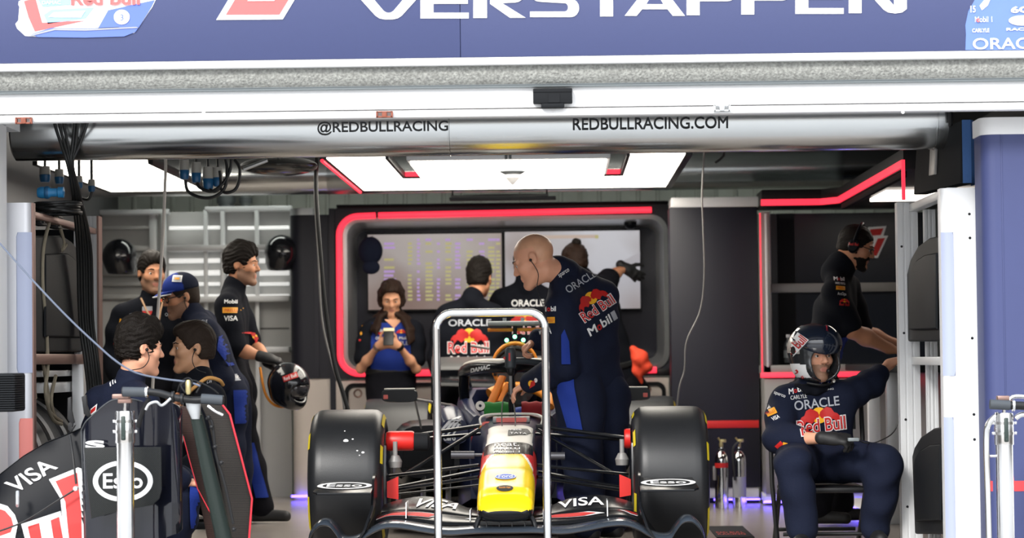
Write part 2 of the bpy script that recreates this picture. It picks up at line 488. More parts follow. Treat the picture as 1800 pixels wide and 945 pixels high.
letter(1492, 102, [(0, 0), (.22, 0), (.22, .80), (.60, .10), (.68, .02), (.80, -.01), (.92, .02), (1, .12), (1, 1), (.78, 1), (.78, .22), (.40, .92), (.32, .99), (.2, 1.0), (0, 1)], yb(1540))
mb.build('lettering', [WPRINT, NAVYB], ban, 0)
# the racing number left of the name
mb = MB()
mb.prism([q(*p) for p in ((380, 35), (497, 34), (560, -70), (443, -70))], (0, 0.003, 0))
mb.m = 1; Y2 = YN - 0.008
mb.prism([q(*p) for p in ((397, 25.5), (491, 25), (540, -55), (446, -55))], (0, 0.003, 0))
mb.m = 0; Y2 = YN - 0.011
mb.prism([q(*p) for p in ((435, 2), (482, 1.5), (505, -36), (458, -36))], (0, 0.003, 0))
mb.build('number_print', [WPRINT, mat('banner_red', (0.80, 0.13, 0.13), 0.55)], ban, 0)
# printed racing helmet
mb = MB()
def hp(pts, mi, k):
    global Y2
    Y2 = YN - 0.003 - 0.003 * k; mb.m = mi; mb.prism([q(*p) for p in pts], (0, 0.002, 0))
hp([(30, 50), (27, 42), (32, 36), (34, 12), (32, 8), (33, 2), (42, -2), (60, -70), (180, -95), (270, -60), (276, -5), (268, 12), (248, 42), (236, 58), (150, 66), (55, 64), (44, 63)], 0, 0)
hp([(42, 2), (62, -4), (74, 40), (150, 36), (61, 55), (50, 30)], 1, 1)
hp([(66, -2), (124, -8), (125, 8), (75, 12)], 2, 1)
hp([(77, 26), (90, 17), (165, 13), (150, 32), (84, 42)], 2, 1)
hp([(85, 30), (94, 22), (150, 19), (142, 31)], 0, 2)
hp([(55, 60), (90, 49), (150, 50), (245, 46), (238, 56), (218, 64), (150, 66), (66, 65)], 3, 1)
hp([(172, 50), (190, 18), (272, 0), (266, 12), (244, 48)], 3, 1)
hp([(50, 62), (95, 50), (150, 51), (240, 47), (243, 49), (150, 54), (96, 53), (56, 63)], 4, 2)
Y2 = YN - 0.010; mb.m = 0
mb.prism([q(214 + 14 * math.cos(2 * PI * i / 24), 30 + 13 * math.sin(2 * PI * i / 24)) for i in range(24)], (0, 0.002, 0))
mb.m = 5; Y2 = YN - 0.012
X1, Z1 = Vector((1, 0, 0)), Vector((0, 0, 1))
S = YN / FPX
put_text(mb, 'DAMAC', P(74, 7.5, Y2), X1, Z1, 33 * S, 6 * S, 0.0)
mb.m = 1; put_text(mb, 'Red Bull', P(125, 10, Y2), X1, Z1, 122 * S, 26 * S, 0.03)
mb.m = 4; put_text(mb, 'viaplay', P(102, 30, Y2), X1, Z1, 26 * S, 8 * S, 0.0)
mb.m = 3; put_text(mb, '3', P(211, 36, Y2), X1, Z1, 6 * S, 11 * S, 0.0)
mb.m = 4; put_text(mb, 'MAX', P(142, 39, Y2), X1, Z1, 8 * S, 2.5 * S, 0.0)
mb.build('helmet_print', [WPRINT, mat('banner_red', ()), LBPRINT, BPRINT, GPRINT, WPRINT], ban, 0)
# printed racing suit on the right
mb = MB()
hp([(1697, 88), (1698, 60), (1697, 44), (1702, 20), (1716, -5), (1740, -40), (1880, -40), (1880, 88)], 0, 0)
hp([(1722, 10), (1730, 0), (1745, -10), (1736, 10), (1726, 18)], 1, 1)
mb.m = 1; Y2 = YN - 0.008
put_text(mb, 'ORACLE', P(1710, 87, Y2), X1, Z1, 135 * S, 20 * S, 0.012)
put_text(mb, 'CARLYLE', P(1709, 57, Y2), X1, Z1, 30 * S, 7 * S, 0.02)
put_text(mb, 'Mobil 1', P(1714, 39, Y2), X1, Z1, 30 * S, 10 * S, 0.0)
put_text(mb, 'RACING', P(1769, 54, Y2), X1, Z1, 60 * S, 5 * S, 0.03)
put_text(mb, '6G', P(1777, 23, Y2), X1, Z1, 34 * S, 12 * S, 0.04)
put_text(mb, '15', P(1706, 22, Y2), X1, Z1, 9 * S, 12 * S, 0.02)
mb.prism([P(1797 + 24 * math.cos(2 * PI * i / 24), 36 + 9 * math.sin(2 * PI * i / 24), Y2) for i in range(24)], (0, 0.002, 0))
mb.m = 2; put_text(mb, 'o', P(1716.5, 39, Y2 - 0.002), X1, Z1, 6 * S, 7 * S, 0.03)
mb.build('suit_print', [mat('banner_blue', (0.13, 0.22, 0.50), 0.55), WPRINT, mat('banner_red', ())], ban, 0)

# ------------------------------------------------------------------ ceiling ducts
def duct(name, Y, z, r, x0, x1, label, seams):
    t = thing(name, ((x0 + x1) / 2, Y, z), label, 'duct', 'silver ceiling ducts')
    mb = MB(); prof = [(r * 0.9, x0), (r, x0 + 0.01)]
    for sx in seams: prof += [(r, sx - 0.006), (r + 0.003, sx - 0.005), (r + 0.003, sx), (r - 0.002, sx + 0.001), (r, sx + 0.002)]
    prof += [(r, x1 - 0.01), (r * 0.9, x1)]
    mb.lathe(prof, (0, Y, z), 'X', 96)
    return t, mb.build('pipe', DUCTM, t)
zd = P(900, 272, 12.5).z + 0.152
d1, pipe1 = duct('ceiling_duct', 12.5, zd, 0.152, -2.62, 1.86, 'large silver duct carrying black lettering behind the shutter', [P(790, 240, 12.4).x, P(1684, 205, 12.4).x - 0.1])
for txt, x0, x1, ya, yb_ in (('@REDBULLRACING', 558, 788, 238, 213), ('REDBULLRACING.COM', 1007, 1280, 229, 207)):
    o = P(x0, ya, 12.35); e = P(x1, ya - (x1 - x0) * 0.0112, 12.35)
    d = Decal(pipe1, (o.x, 12.25, o.z), (1, 0, 0), (0, 0, 1), 0.003)
    d.text(txt, 0, 0, e.x - o.x, (ya - yb_) * 12.3 / FPX * 0.98, 0, 0.014)
    d.build('lettering', [KPRINT], d1)
z2d = P(1400, 331, 17.7).z + 0.145
d2, pipe2 = duct('ceiling_duct', 17.7, z2d, 0.145, -3.25, 2.7, 'plain silver duct running across behind the ceiling lights', [P(1483, 300, 17.6).x, P(575, 300, 17.6).x])
# ------------------------------------------------------------------ ceiling lights
ZL = 2.09
def lp(px, py): return PZ(px, py, ZL)
cl = thing('ceiling_light', (-0.3, 15.9, ZL), 'large framed ceiling light with red edges above the car', 'ceiling light')
Yn, Yfar = 14.45, 17.2
xa, xb = -1.29, 0.70
yi = 16.05; ia, ib = -0.965, 0.395
mb = MB()
for a, b in (((xa, Yn), (ia, Yfar)), ((ib, Yn), (xb, Yfar)), ((ia, yi), (ib, Yfar))):
    mb.box((a[0], a[1], ZL), (b[0], b[1], ZL + 0.02))
mb.build('diffuser', LIGHT, cl)
mb = MB()
for a, b in (((xa - 0.04, Yn), (xa, Yfar + 0.04)), ((xb, Yn), (xb + 0.04, Yfar + 0.04)), ((xa, Yfar), (xb, Yfar + 0.04)), ((ia, Yn), (ia + 0.02, yi)), ((ib - 0.02, Yn), (ib, yi)), ((ia, yi - 0.02), (ib, yi))):
    mb.box((a[0], a[1], ZL - 0.006), (b[0], b[1], ZL + 0.035), 0.003)
mb.build('frame', BLACK, cl)
mb = MB()
mb.tube([(xa - 0.025, Yn, ZL - 0.01), (xa - 0.025, Yfar, ZL - 0.01)], 0.011, 8); mb.build('red_strip', LEDR, cl)
for x, s in ((ia + 0.022, 1), (ib - 0.022, -1)):
    mb = MB(); mb.box((x, yi - 0.10, ZL + 0.005), (x + s * 0.13, yi - 0.035, ZL + 0.03)); mb.build('red_strip', LEDR, cl)
cp = thing('ceiling_light', (-0.3, 15.2, ZL + 0.03), 'smaller bright panel inside the cut-out of the large framed light', 'ceiling light')
mb = MB(); mb.box((-0.84, 14.7, ZL - 0.02), (0.27, 15.95, ZL + 0.0), 0.004); mb.build('diffuser', LIGHT, cp)
mb = MB(); mb.box((-0.86, 14.66, ZL + 0.0), (0.29, 15.97, ZL + 0.05), 0.006); mb.build('frame', ALUW, cp)
mb = MB(); p = P(893, 281, 14.6)
for k in (-1, 1): mb.tube([(p.x + 0.012 * k, 14.64, ZL), (p.x + 0.012 * k, 14.64, ZL + 0.42)], 0.007, 8)
mb.build('hanger', GREYR, cp)
c2 = thing('ceiling_light', (-2.9, 16, ZL), 'plain bright ceiling light panel at the left over the shelving', 'ceiling light')
a, b, c, d = lp(88, 297), lp(275, 295), lp(357, 335), lp(215, 341)
mb = MB(); mb.prism([(a.x, 14.6, ZL), (b.x, 14.6, ZL), (c.x + 0.02, 17.0, ZL), (a.x + 0.0, 17.0, ZL)], (0, 0, 0.02)); mb.build('diffuser', LIGHT, c2)
mb = MB()
x0, x1 = a.x, c.x + 0.02
for q0, q1 in (((x0 - 0.03, 14.6), (x0, 17.03)), ((x0, 17.0), (x1 + 0.03, 17.03)), ((x1, 14.6), (x1 + 0.03, 17.0))):
    mb.box((*q0, ZL - 0.005), (*q1, ZL + 0.035), 0.003)
mb.build('frame', BLACK, c2)
for nm, px, py, lab in (('ceiling_sensor', 901, 306, 'white cone shaped sensor hanging under the bright ceiling light'),):
    p = P(px, py, 15.3)
    t = thing(nm, (p.x, 15.3, ZL - 0.08), lab, 'sensor')
    mb = MB(); mb.lathe([(0.0005, -0.02), (0.05, -0.02), (0.076, -0.005), (0.076, 0.0), (0.0005, 0.0)], (p.x, 15.3, ZL - 0.02), 'Z', 32); mb.build('mount', GREYR, t)
    mb = MB(); mb.lathe([(0.046, 0.0), (0.044, -0.02), (0.03, -0.035), (0.012, -0.055), (0.0005, -0.062)], (p.x, 15.3, ZL - 0.04), 'Z', 32); mb.build('dome', WHITE, t)
# a dark track of cable under the far edge of the light
t = thing('cable_tray', (-0.4, 17.5, 2.02), 'dark cable tray hanging under the far edge of the ceiling light', 'cable tray')
mb = MB(); x0 = P(790, 340, 17.4).x; x1 = P(977, 338, 17.4).x
mb.box((x0, 17.38, 2.03), (x1, 17.5, 2.05), 0.003); mb.build('tray', BLACKM, t)
mb = MB()
for k in range(5): mb.tube(smooth_pts([(x0 + 0.01, 17.39 + 0.02 * k, 2.055), (x0 + 0.3, 17.4 + 0.02 * k, 2.05 + 0.006 * (k % 3)), (x1 - 0.05, 17.39 + 0.02 * k, 2.058)]), 0.009, 6)
mb.tube([(x0 + 0.02, 17.44, 2.05), (x0 + 0.02, 17.44, 2.5)], 0.006, 6); mb.tube([(x1 - 0.06, 17.44, 2.05), (x1 - 0.06, 17.44, 2.5)], 0.006, 6)
mb.build('cables', BLACK, t)

# added lamp, out of view behind the rear duct, to brighten the back wall
rl = thing('added_strip_light', (-0.3, 18.5, 2.44), 'added strip light hidden behind the rear duct to brighten the back wall', 'ceiling light')
mb = MB(); mb.box((-3.0, 18.42, 2.40), (2.4, 18.58, 2.47), 0.01); mb.build('housing', WHITE, rl)
mb = MB(); mb.box((-2.95, 18.44, 2.385), (2.35, 18.56, 2.402)); mb.build('tube', mat('added_strip_glow', (.9, .9, .9), .5, emit=(0.95, 1.0, 0.92), es=7.0, var=0), rl)

# ------------------------------------------------------------------ back display wall
YD = 18.2
YQ0 = 17.3
def bx(x0, y0, x1, y1, d, m, name, par, bev=0.004, Y=YD):
    mb = MB(); fbox(mb, x0, y0, x1, y1, Y, d, bev); return mb.build(name, m, par)
FL = lambda px, Y: 629 - (px - 900) * ROLL + 0.97 * FPX / Y    # pixel row of the floor
dw = thing('display_cabinet', P(880, 700, YD), 'wide dark cabinet with rounded red light frame around two screens', 'cabinet')
def rrect(x0, y0, x1, y1, r, n=8, Y=YD, tilt=True):
    pts = []
    for cx, cy, a in ((x1 - r, y1 - r, 0), (x0 + r, y1 - r, 90), (x0 + r, y0 + r, 180), (x1 - r, y0 + r, 270)):
        for i in range(n + 1):
            t = math.radians(a + 90 * i / n); pts.append((cx + r * math.cos(t), cy + r * math.sin(t)))
    m = (x0 + x1) / 2
    return [Vector((P(x, 500, Y).x, Y, P(m, y, Y).z)) for x, y in pts]
# front board with a rounded opening
mb = MB()
out = rrect(590, 362, 1177, 663, 3); inn = rrect(608, 384, 1170, 648, 26)
A = [mb.bm.verts.new(v) for v in out]; B = [mb.bm.verts.new(v) for v in inn]
C = [mb.bm.verts.new(v + Vector((0, 0.38, 0))) for v in out]
n = len(A)
for i in range(n):
    j = (i + 1) % n
    mb.bm.faces.new((A[i], A[j], B[j], B[i])); mb.bm.faces.new((A[i], C[i], C[j], A[j]))
mb.build('front_board', NAVYP, dw)
mb = MB()
ring0 = rrect(603, 380, 1175, 652, 30); ring1 = rrect(611, 388, 1167, 644, 24)
rows = [[v + Vector((0, -0.012, 0)) for v in ring0], [v + Vector((0, -0.02, 0)) for v in ring1], [v + Vector((0, 0.26, 0)) for v in rrect(622, 399, 1156, 633, 18)]]
mb.grid(rows, True); mb.build('opening_frame', ALU, dw)
mb = MB(); mb.grid([[v + Vector((0, -0.001, 0)) for v in ring0], [v + Vector((0, -0.012, 0)) for v in ring0]], True)
mb.build('frame_edge', ALU, dw)
bx(600, 380, 1176, 655, 0.1, NAVYP, 'recess_panel', dw, Y=YD + 0.26)
mb = MB()
L = rrect(597, 376, 1300, 653, 34)
L = [v for v in L if v.x < P(1145, 500, YD).x]
k = max(range(len(L)), key=lambda i: L[i].x if L[i].z < 1 else -9)
top = [v for v in L if v.z > P(900, 515, YD).z]; low = [v for v in L if v.z <= P(900, 515, YD).z]
top.sort(key=lambda v: (v.x, v.z)); low.sort(key=lambda v: (v.x, -v.z))
seq = [Vector((P(1147, 500, YD).x, YD, P(880, 372, YD).z))] + list(reversed(top)) + low + [Vector((P(1152, 500, YD).x, YD, P(880, 653, YD).z))]
gap = P(664, 500, YD).x
s1 = [v for v in seq if v.z > 1.9 and v.x > gap + 0.01] + [Vector((gap + 0.01, YD, P(880, 376, YD).z))]
s2 = [Vector((gap - 0.01, YD, P(880, 376, YD).z))] + [v for v in seq[1:] if v.x <= gap or v.z < 1.5]
for s in (s1, s2): mb.tube([v + Vector((0, -0.018, 0)) for v in s], 0.021, 10)
mb.build('red_light', LEDR, dw)
# top cover of the cabinet
bx(591, 356, 1175, 361, 0.4, BLACKM, 'top_cover', dw, Y=YD - 0.03)
# screens
SCR = mat('screen_glass', (0.02, 0.02, 0.02), 0.25)
nt = SCR.node_tree; N_, L_ = nt.nodes, nt.links; bs = N_['Principled BSDF']
tc = N_.new('ShaderNodeTexCoord'); nz = N_.new('ShaderNodeTexNoise'); nz.inputs['Scale'].default_value = 1.6; nz.inputs['Detail'].default_value = 2
L_.new(tc.outputs['Object'], nz.inputs['Vector'])
cr = N_.new('ShaderNodeValToRGB'); L_.new(nz.outputs['Fac'], cr.inputs[0])
cr.color_ramp.elements[0].position = 0.35; cr.color_ramp.elements[0].color = (0.30, 0.20, 0.17, 1)
cr.color_ramp.elements[1].position = 0.65; cr.color_ramp.elements[1].color = (0.52, 0.46, 0.44, 1)
L_.new(cr.outputs[0], bs.inputs['Emission Color']); bs.inputs['Emission Strength'].default_value = 0.62
SCR2 = SCR.copy(); SCR2.name = 'screen_picture'
c2_ = [n for n in SCR2.node_tree.nodes if n.type == 'VALTORGB'][0]
c2_.color_ramp.elements[0].color = (0.42, 0.36, 0.36, 1); c2_.color_ramp.elements[1].color = (0.70, 0.70, 0.76, 1)
def em(name, c, s=0.8): return mat(name, (0.02, 0.02, 0.02), 0.4, emit=c, es=s, var=0)
EY, EP, EW, EG = em('screen_yellow', (0.55, 0.50, 0.20), 0.7), em('screen_purple', (0.55, 0.35, 0.75), 0.7), em('screen_white', (0.75, 0.72, 0.80), 0.7), em('screen_green', (0.25, 0.70, 0.10), 0.7)
YS = YD + 0.20
for x0, x1, y0, lab, sm in ((645, 884, 409, 'left wall screen showing a yellow timing table', SCR), (886, 1127, 404, 'right wall screen showing a bright track view', SCR2)):
    s = thing('wall_screen', P((x0 + x1) / 2, 475, YS), lab, 'screen', 'screens in the red framed cabinet')
    bx(x0, y0, x1, 546, 0.05, BLACK, 'casing', s, 0.003, YS)
    bx(x0 + 2, y0 + 2, x1 - 2, 543, 0.004, sm, 'display', s, 0.0, YS - 0.004)
    mb = MB(); rnd = random.Random(3)
    if x0 < 700:
        for ci, (cx, w, m) in enumerate(((675, 22, 0), (717, 8, 1), (733, 6, 2), (748, 14, 1), (768, 6, 2), (783, 12, 1), (800, 10, 2), (820, 14, 1), (842, 10, 2), (858, 14, 1), (872, 8, 1))):
            for r in range(16):
                if rnd.random() < 0.25 or (ci == 0 and r > 12): continue
                mb.m = m if ci else (1 if r in (4, 5, 6, 7, 11) else 2)
                if r < 1: mb.m = 3
                fbox(mb, cx, y0 + 10 + r * 7, cx + w * (0.7 + 0.3 * rnd.random()), y0 + 14 + r * 7, YS - 0.0055, 0.001)
    else:
        mb.m = 1; fbox(mb, 930, y0 + 9, 1050, y0 + 15, YS - 0.0055, 0.001); mb.m = 0; fbox(mb, 1046, y0 + 9, 1052, y0 + 15, YS - 0.006, 0.001)
        mb.m = 4
        mb.prism([P(x, y, YS - 0.0055) for x, y in ((1060, 478), (1125, 442), (1125, 470), (1062, 490))], (0, 0.001, 0))
    mb.build('screen_text', [EW if x0 < 700 else EY, EY, EP, EP, em('screen_grey', (0.45, 0.42, 0.45), 0.7)] if x0 < 700 else [EY, em('screen_tan', (0.62, 0.48, 0.40), 0.7), EW, EW, em('screen_track', (0.50, 0.48, 0.52), 0.7)], s, 0)
# counter base under the display
cb = thing('counter', P(880, 800, YD), 'cream counter with black outlined doors under the screens', 'counter')
bx(590, 666, 1177, FL(880, YD) - 2, 0.45, CREAM, 'body', cb, 0.006)
for x0, x1 in ((604, 840), (850, 1168)):
    mb = MB()
    o_ = rrect(x0, 672, x1, FL(880, YD) - 20, 16); i_ = rrect(x0 + 7, 679, x1 - 7, FL(880, YD) - 27, 11)
    mb.grid([[v + Vector((0, 0.001, 0)) for v in o_], [v + Vector((0, -0.012, 0)) for v in o_], [v + Vector((0, -0.012, 0)) for v in i_], [v + Vector((0, 0.001, 0)) for v in i_]], True)
    mb.build('door_seal', BLACKM, cb)
for px, py in ((629, 691), (1137, 684)):
    mb = MB(); mb.lathe([(0.02, 0.0), (0.03, -0.004), (0.032, 0.0)], P(px, py, YD - 0.001), 'Y', 20); mb.build('latch', COPPER, cb)
bx(1152, 648, 1177, 660, 0.02, BLACK, 'edge_trim', dw, 0.002, YD - 0.012)

# navy column left of the display, navy panel right of it
nc = thing('navy_column', P(548, 660, YD), 'dark navy corner column with grey base left of the red framed cabinet', 'column')
mb = MB()
xa_, xb_ = P(508, 500, YD).x, P(588, 500, YD).x
def roundcol(mb, x0, x1, z0, z1, Y, d, r):
    pts = [(x1, Y), (x1, Y + d), (x0, Y + d), (x0, Y + r)] + [(x0 + r - r * math.cos(math.radians(a)), Y + r - r * math.sin(math.radians(a))) for a in (15, 30, 45, 60, 75, 90)]
    mb.prism([(x, y, z0) for x, y in pts], (0, 0, z1 - z0))
zm = P(548, 665, YD).z
roundcol(mb, xa_, xb_, zm, P(548, 377, YD).z, YD + 0.02, 0.4, 0.10); mb.build('panel', NAVYP, nc)
mb = MB(); roundcol(mb, xa_ + 0.01, xb_, 0, zm, YD + 0.03, 0.38, 0.10); mb.build('base', CREAM, nc)
mb = MB(); roundcol(mb, xa_, xb_ - 0.15, P(548, 377, YD).z, P(548, 365, YD).z, YD + 0.02, 0.4, 0.10); mb.build('cap', ALU, nc)
mb = MB(); fbox(mb, 552, 378, 560, 664, YD + 0.012, 0.02); fbox(mb, 580, 366, 590, 900, YD - 0.005, 0.3); mb.build('seam_strip', NAVYP, nc)
npn = thing('navy_panel', P(1257, 700, YQ0), 'tall navy panel with white cap and red stripe right of the screens', 'panel')
YQ = YQ0 - 0.02
bx(1180, 364, 1334, FL(1257, YQ) - 26, 0.3, NAVYP, 'panel', npn, 0.004, YQ)
bx(1179, 346, 1335, 364, 0.3, WHITE, 'cap', npn, 0.01, YQ - 0.01)
bx(1180, 739, 1334, 752, 0.01, mat('red_stripe', (0.62, 0.02, 0.02), 0.4), 'stripe', npn, 0.001, YQ - 0.006)
bx(1190, FL(1257, YQ) - 26, 1334, FL(1257, YQ) - 8, 0.2, WHITE, 'plinth', npn, 0.004, YQ + 0.01)
bx(1190, FL(1257, YQ) - 8, 1334, FL(1257, YQ), 0.2, BLACKM, 'foot', npn, 0.002, YQ + 0.03)
t = thing('floor_light', P(1345, FL(1345, YQ) - 6, YQ), 'blue light strip glowing at floor level by the navy panel', 'light strip')
bx(1255, FL(1257, YQ) - 7, 1336, FL(1257, YQ) - 4, 0.01, LEDB, 'strip', t, 0.0, YQ + 0.015)
t = thing('floor_light', P(530, FL(530, YD) - 3, YD), 'blue light strip glowing at floor level under the grey column base', 'light strip')
bx(512, FL(550, YD) - 8, 560, FL(550, YD) - 4, 0.01, LEDB, 'strip', t, 0.0, YD + 0.008)

# ------------------------------------------------------------------ grey shelving wall at the left
YR = 18.65
SHG = mat('shelf_grey', (0.50, 0.50, 0.49), 0.5, 0.2, var=0.03)
rk = thing('shelving_wall', P(340, 660, YR), 'grey metal shelving wall with pale slats at the left back', 'shelving')
bx(170, 372, 512, FL(340, YR), 0.04, SHG, 'back_sheet', rk, 0.0, YR + 0.1)
for x0, x1, y0 in ((175, 296, 368), (360, 512, 362)):
    bx(x0, y0, x1, y0 + 9, 0.08, ALUW, 'top_rail', rk, 0.004, YR)
for x in (288, 362, 392, 452):
    bx(x - 3, 368 if x > 340 else 372, x + 4, FL(x, YR), 0.06, ALUW, 'post', rk, 0.003, YR)
bx(263, 372, 276, 640, 0.05, ALUW, 'post', rk, 0.003, YR + 0.02)
SLAT = mat('slat_glow', (0.9, 0.9, 0.9), 0.3, emit=(1.0, 1.0, 0.96), es=0.6)  # glow put into the slats in place of daylight behind them
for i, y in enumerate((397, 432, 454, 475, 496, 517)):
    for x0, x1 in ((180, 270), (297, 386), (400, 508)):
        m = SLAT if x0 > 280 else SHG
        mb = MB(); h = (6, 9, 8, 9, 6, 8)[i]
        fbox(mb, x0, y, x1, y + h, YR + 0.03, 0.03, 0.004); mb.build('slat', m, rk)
for y in (432, 522, 612):
    bx(292, y - 2, 508, y + 8, 0.25, ALUW, 'shelf', rk, 0.004, YR - 0.12)
bx(292, 577, 508, 579, 0.01, BLACKM, 'groove', rk, 0, YR + 0.095)
# tall grey back door to the left, below the slats
bx(178, 640, 300, FL(240, YR), 0.03, BLACKM, 'lower_panel', rk, 0.004, YR + 0.03)
# pipes behind the shelving
for px, m, w in ((398, GREYR, 14), (432, mat('pipe_green', (0.30, 0.34, 0.33), 0.5), 9)):
    t = thing('wall_pipe', P(px, 350, 19.3), 'grey upright pipe on the green wall above the shelving' if px == 398 else 'thin green upright pipe beside the grey pipe', 'pipe')
    mb = MB(); p = P(px, 350, 19.3); r = w * 19.3 / FPX
    mb.tube([(p.x, 19.3, 0.0), (p.x, 19.3, 2.49)], r, 20); mb.build('pipe', m, t)
    mb = MB(); mb.lathe([(r, -0.02), (r + 0.012, -0.02), (r + 0.012, 0.02), (r, 0.02)], (p.x, 19.3, P(px, 352, 19.3).z), 'Z', 20); mb.build('clamp', GREYR, t)

# ------------------------------------------------------------------ right workstation, its canopy and desk
YW = 17.0
ws = thing('workstation_cabinet', P(1450, 700, YW), 'dark cabinet with red edged window behind the man in headset', 'cabinet')
bx(1345, 664, 1625, FL(1450, YW) - 18, 0.5, GREYL, 'base', ws, 0.006, YW)
bx(1345, FL(1450, YW) - 18, 1625, FL(1450, YW) - 4, 0.45, WHITE, 'plinth', ws, 0.003, YW + 0.01)
mb = MB(); fbox(mb, 1340, 372, 1354, 655, YW, 0.35, 0.004); mb.build('side_frame', GREYL, ws)
mb = MB(); fbox(mb, 1352, 372, 1356, 648, YW + 0.33, 0.02, 0.004); fbox(mb, 1346, 375, 1350, 645, YW - 0.006, 0.01, 0.002); mb.build('frame_edge', ALUW, ws)
bx(1340, 640, 1625, 655, 0.36, GREYL, 'sill', ws, 0.005, YW)
bx(1340, 374, 1640, 664, 0.05, mat('window_dark', (0.012, 0.016, 0.026), 0.25), 'rear_panel', ws, 0.0, YW + 0.36)
bx(1356, 497, 1580, 513, 0.03, GREYL, 'rail', ws, 0.003, YW + 0.32)
bx(1368, 375, 1398, 640, 0.02, BLACKM, 'dark_strip', ws, 0.0, YW + 0.34)
mb = MB(); fbox(mb, 1337, 374, 1339, 660, YW - 0.012, 0.012); fbox(mb, 1337, 653, 1640, 662, YW - 0.016, 0.014, 0.003); mb.build('red_light', LEDR, ws)
mb = MB(); mb.m = 0
Yp = YW + 0.31
mb.prism([P(x, y, Yp) for x, y in ((1526, 399), (1558, 397), (1553, 414), (1561, 414), (1543, 453), (1524, 453), (1536, 425), (1520, 425))], (0, 0.004, 0))
mb.m = 1
mb.prism([P(x, y, Yp - 0.004) for x, y in ((1530, 403), (1553, 401), (1548, 413), (1527, 414))], (0, 0.003, 0))
mb.prism([P(x, y, Yp - 0.004) for x, y in ((1543, 419), (1556, 418), (1541, 449), (1530, 449))], (0, 0.003, 0))
mb.build('number_print', [WPRINT, RPRINT], ws, 0)
t = thing('floor_light', P(1480, FL(1480, YW) - 2, YW), 'blue light strip glowing at floor level behind the folding chair', 'light strip')
bx(1342, FL(1480, YW) - 6, 1600, FL(1480, YW) - 2, 0.01, LEDB, 'strip', t, 0.0, YW - 0.002)
# low plinth running forward along the right
t = thing('floor_plinth', (1.9, 15.5, 0), 'white low plinth edged with blue light along the right workbench', 'plinth')
mb = MB(); mb.box((1.78, 15.3, 0.02), (2.3, 16.9, 0.05), 0.005); mb.build('body', WHITE, t)
mb = MB(); mb.box((1.772, 15.3, 0.008), (1.78, 16.9, 0.04)); mb.build('strip', LEDB, t)

# overhead canopy: across the back, then forward along the right
cn = thing('canopy_arm', (1.85, 15.5, 1.95), 'black overhead canopy with red light line reaching forward at the right', 'canopy')
xk = 1.80; zc0, zc1 = 1.935, 2.05
mb = MB()
xw = P(1337, 350, YW).x
mb.prism([(xw + 0.005, YW - 0.02, zc0), (xw + 0.005, YW + 0.4, zc0), (2.6, YW + 0.4, zc0), (2.6, 13.66, zc0), (xk, 13.66, zc0), (xk, YW - 0.20, zc0), (xk - 0.10, YW - 0.02, zc0)], (0, 0, zc1 - zc0), 0.01)
mb.build('body', BLACK, cn)
mb = MB()
zt_ = zc0 + 0.03
mb.box((xw, YW - 0.032, zt_ - 0.02), (xk - 0.11, YW - 0.02, zt_ + 0.02)); 
mb.prism([(xk - 0.11, YW - 0.032, zt_ - 0.02), (xk - 0.11, YW - 0.02, zt_ - 0.02), (xk, YW - 0.2, zt_ - 0.02), (xk - 0.012, YW - 0.2, zt_ - 0.02)], (0, 0, 0.04))
mb.box((xk - 0.012, 13.66, zt_ - 0.02), (xk, YW - 0.2, zt_ + 0.02)); mb.box((xk - 0.012, 13.645, zc0 - 0.16), (xk + 0.006, 13.66, zt_ + 0.02))
mb.build('red_light', LEDR, cn)
mb = MB(); mb.box((xk + 0.0, 13.75, zc0 - 0.035), (xk + 0.03, YW - 0.3, zc0 - 0.001), 0.004); mb.build('lower_rail', BLACKM, cn)
mb = MB(); mb.prism([(xk + 0.1, 16.0, zc0 - 0.03), (xk + 0.1, 15.2, zc0 - 0.03), (2.5, 15.2, zc0 - 0.03), (2.5, 16.0, zc0 - 0.03)], (0, 0, 0.02)); mb.build('lamp_plate', mat('lamp_plate_light', (0.9, 0.85, 0.8), 0.5, emit=(1.0, 0.9, 0.8), es=3.0, var=0), cn)

dk = thing('workbench', (2.1, 15.2, 0), 'dark workbench with aluminium legs along the right wall', 'workbench')
mb = MB(); mb.box((1.83, 14.15, 0.87), (2.7, 16.9, 0.91), 0.006); mb.build('top', BLACKM, dk)
for y in (14.2, 15.0, 15.9): 
    mb = MB(); mb.box((1.86, y, 0.0), (1.93, y + 0.07, 0.87), 0.004); mb.build('leg', ALUW, dk)
mb = MB(); mb.box((2.2, 14.3, 0.08), (2.68, 16.8, 0.86), 0.01); mb.build('cupboard', GREYL, dk)
# ------------------------------------------------------------------ the racing car, nose towards the opening
CX, AX = P(895, 800, 13.3).x, 13.3
def cc(x, d, z): return Vector((CX + x, AX + d, z))
car = thing('racing_car', (CX, AX, 0), 'dark blue single seat racing car with yellow nose parked in the garage', 'race car')
KGLOSS = mat('car_black', (0.008, 0.009, 0.011), 0.24, coat=0.05, spec=0.22)
KCARB = mat('car_carbon', (0.012, 0.013, 0.014), 0.3, coat=0.3)
NAVYG = mat('car_navy', (0.012, 0.018, 0.06), 0.3, coat=0.1, spec=0.3)
YELG = mat('car_yellow', (0.90, 0.60, 0.01), 0.25, coat=0.05, var=0.01, spec=0.25)
REDG = mat('car_red', (0.62, 0.03, 0.02), 0.35, coat=0.05, spec=0.25)
WHG = mat('car_white', (0.78, 0.74, 0.66), 0.4)
ORG = mat('car_orange', (0.75, 0.25, 0.015), 0.5)
TYRE = mat('slick_rubber', (0.013, 0.014, 0.016), 0.40, var=0.15, vscale=20, bump=0.05, bscale=200)
TYEL = mat('tyre_yellow', (0.70, 0.55, 0.02), 0.5)
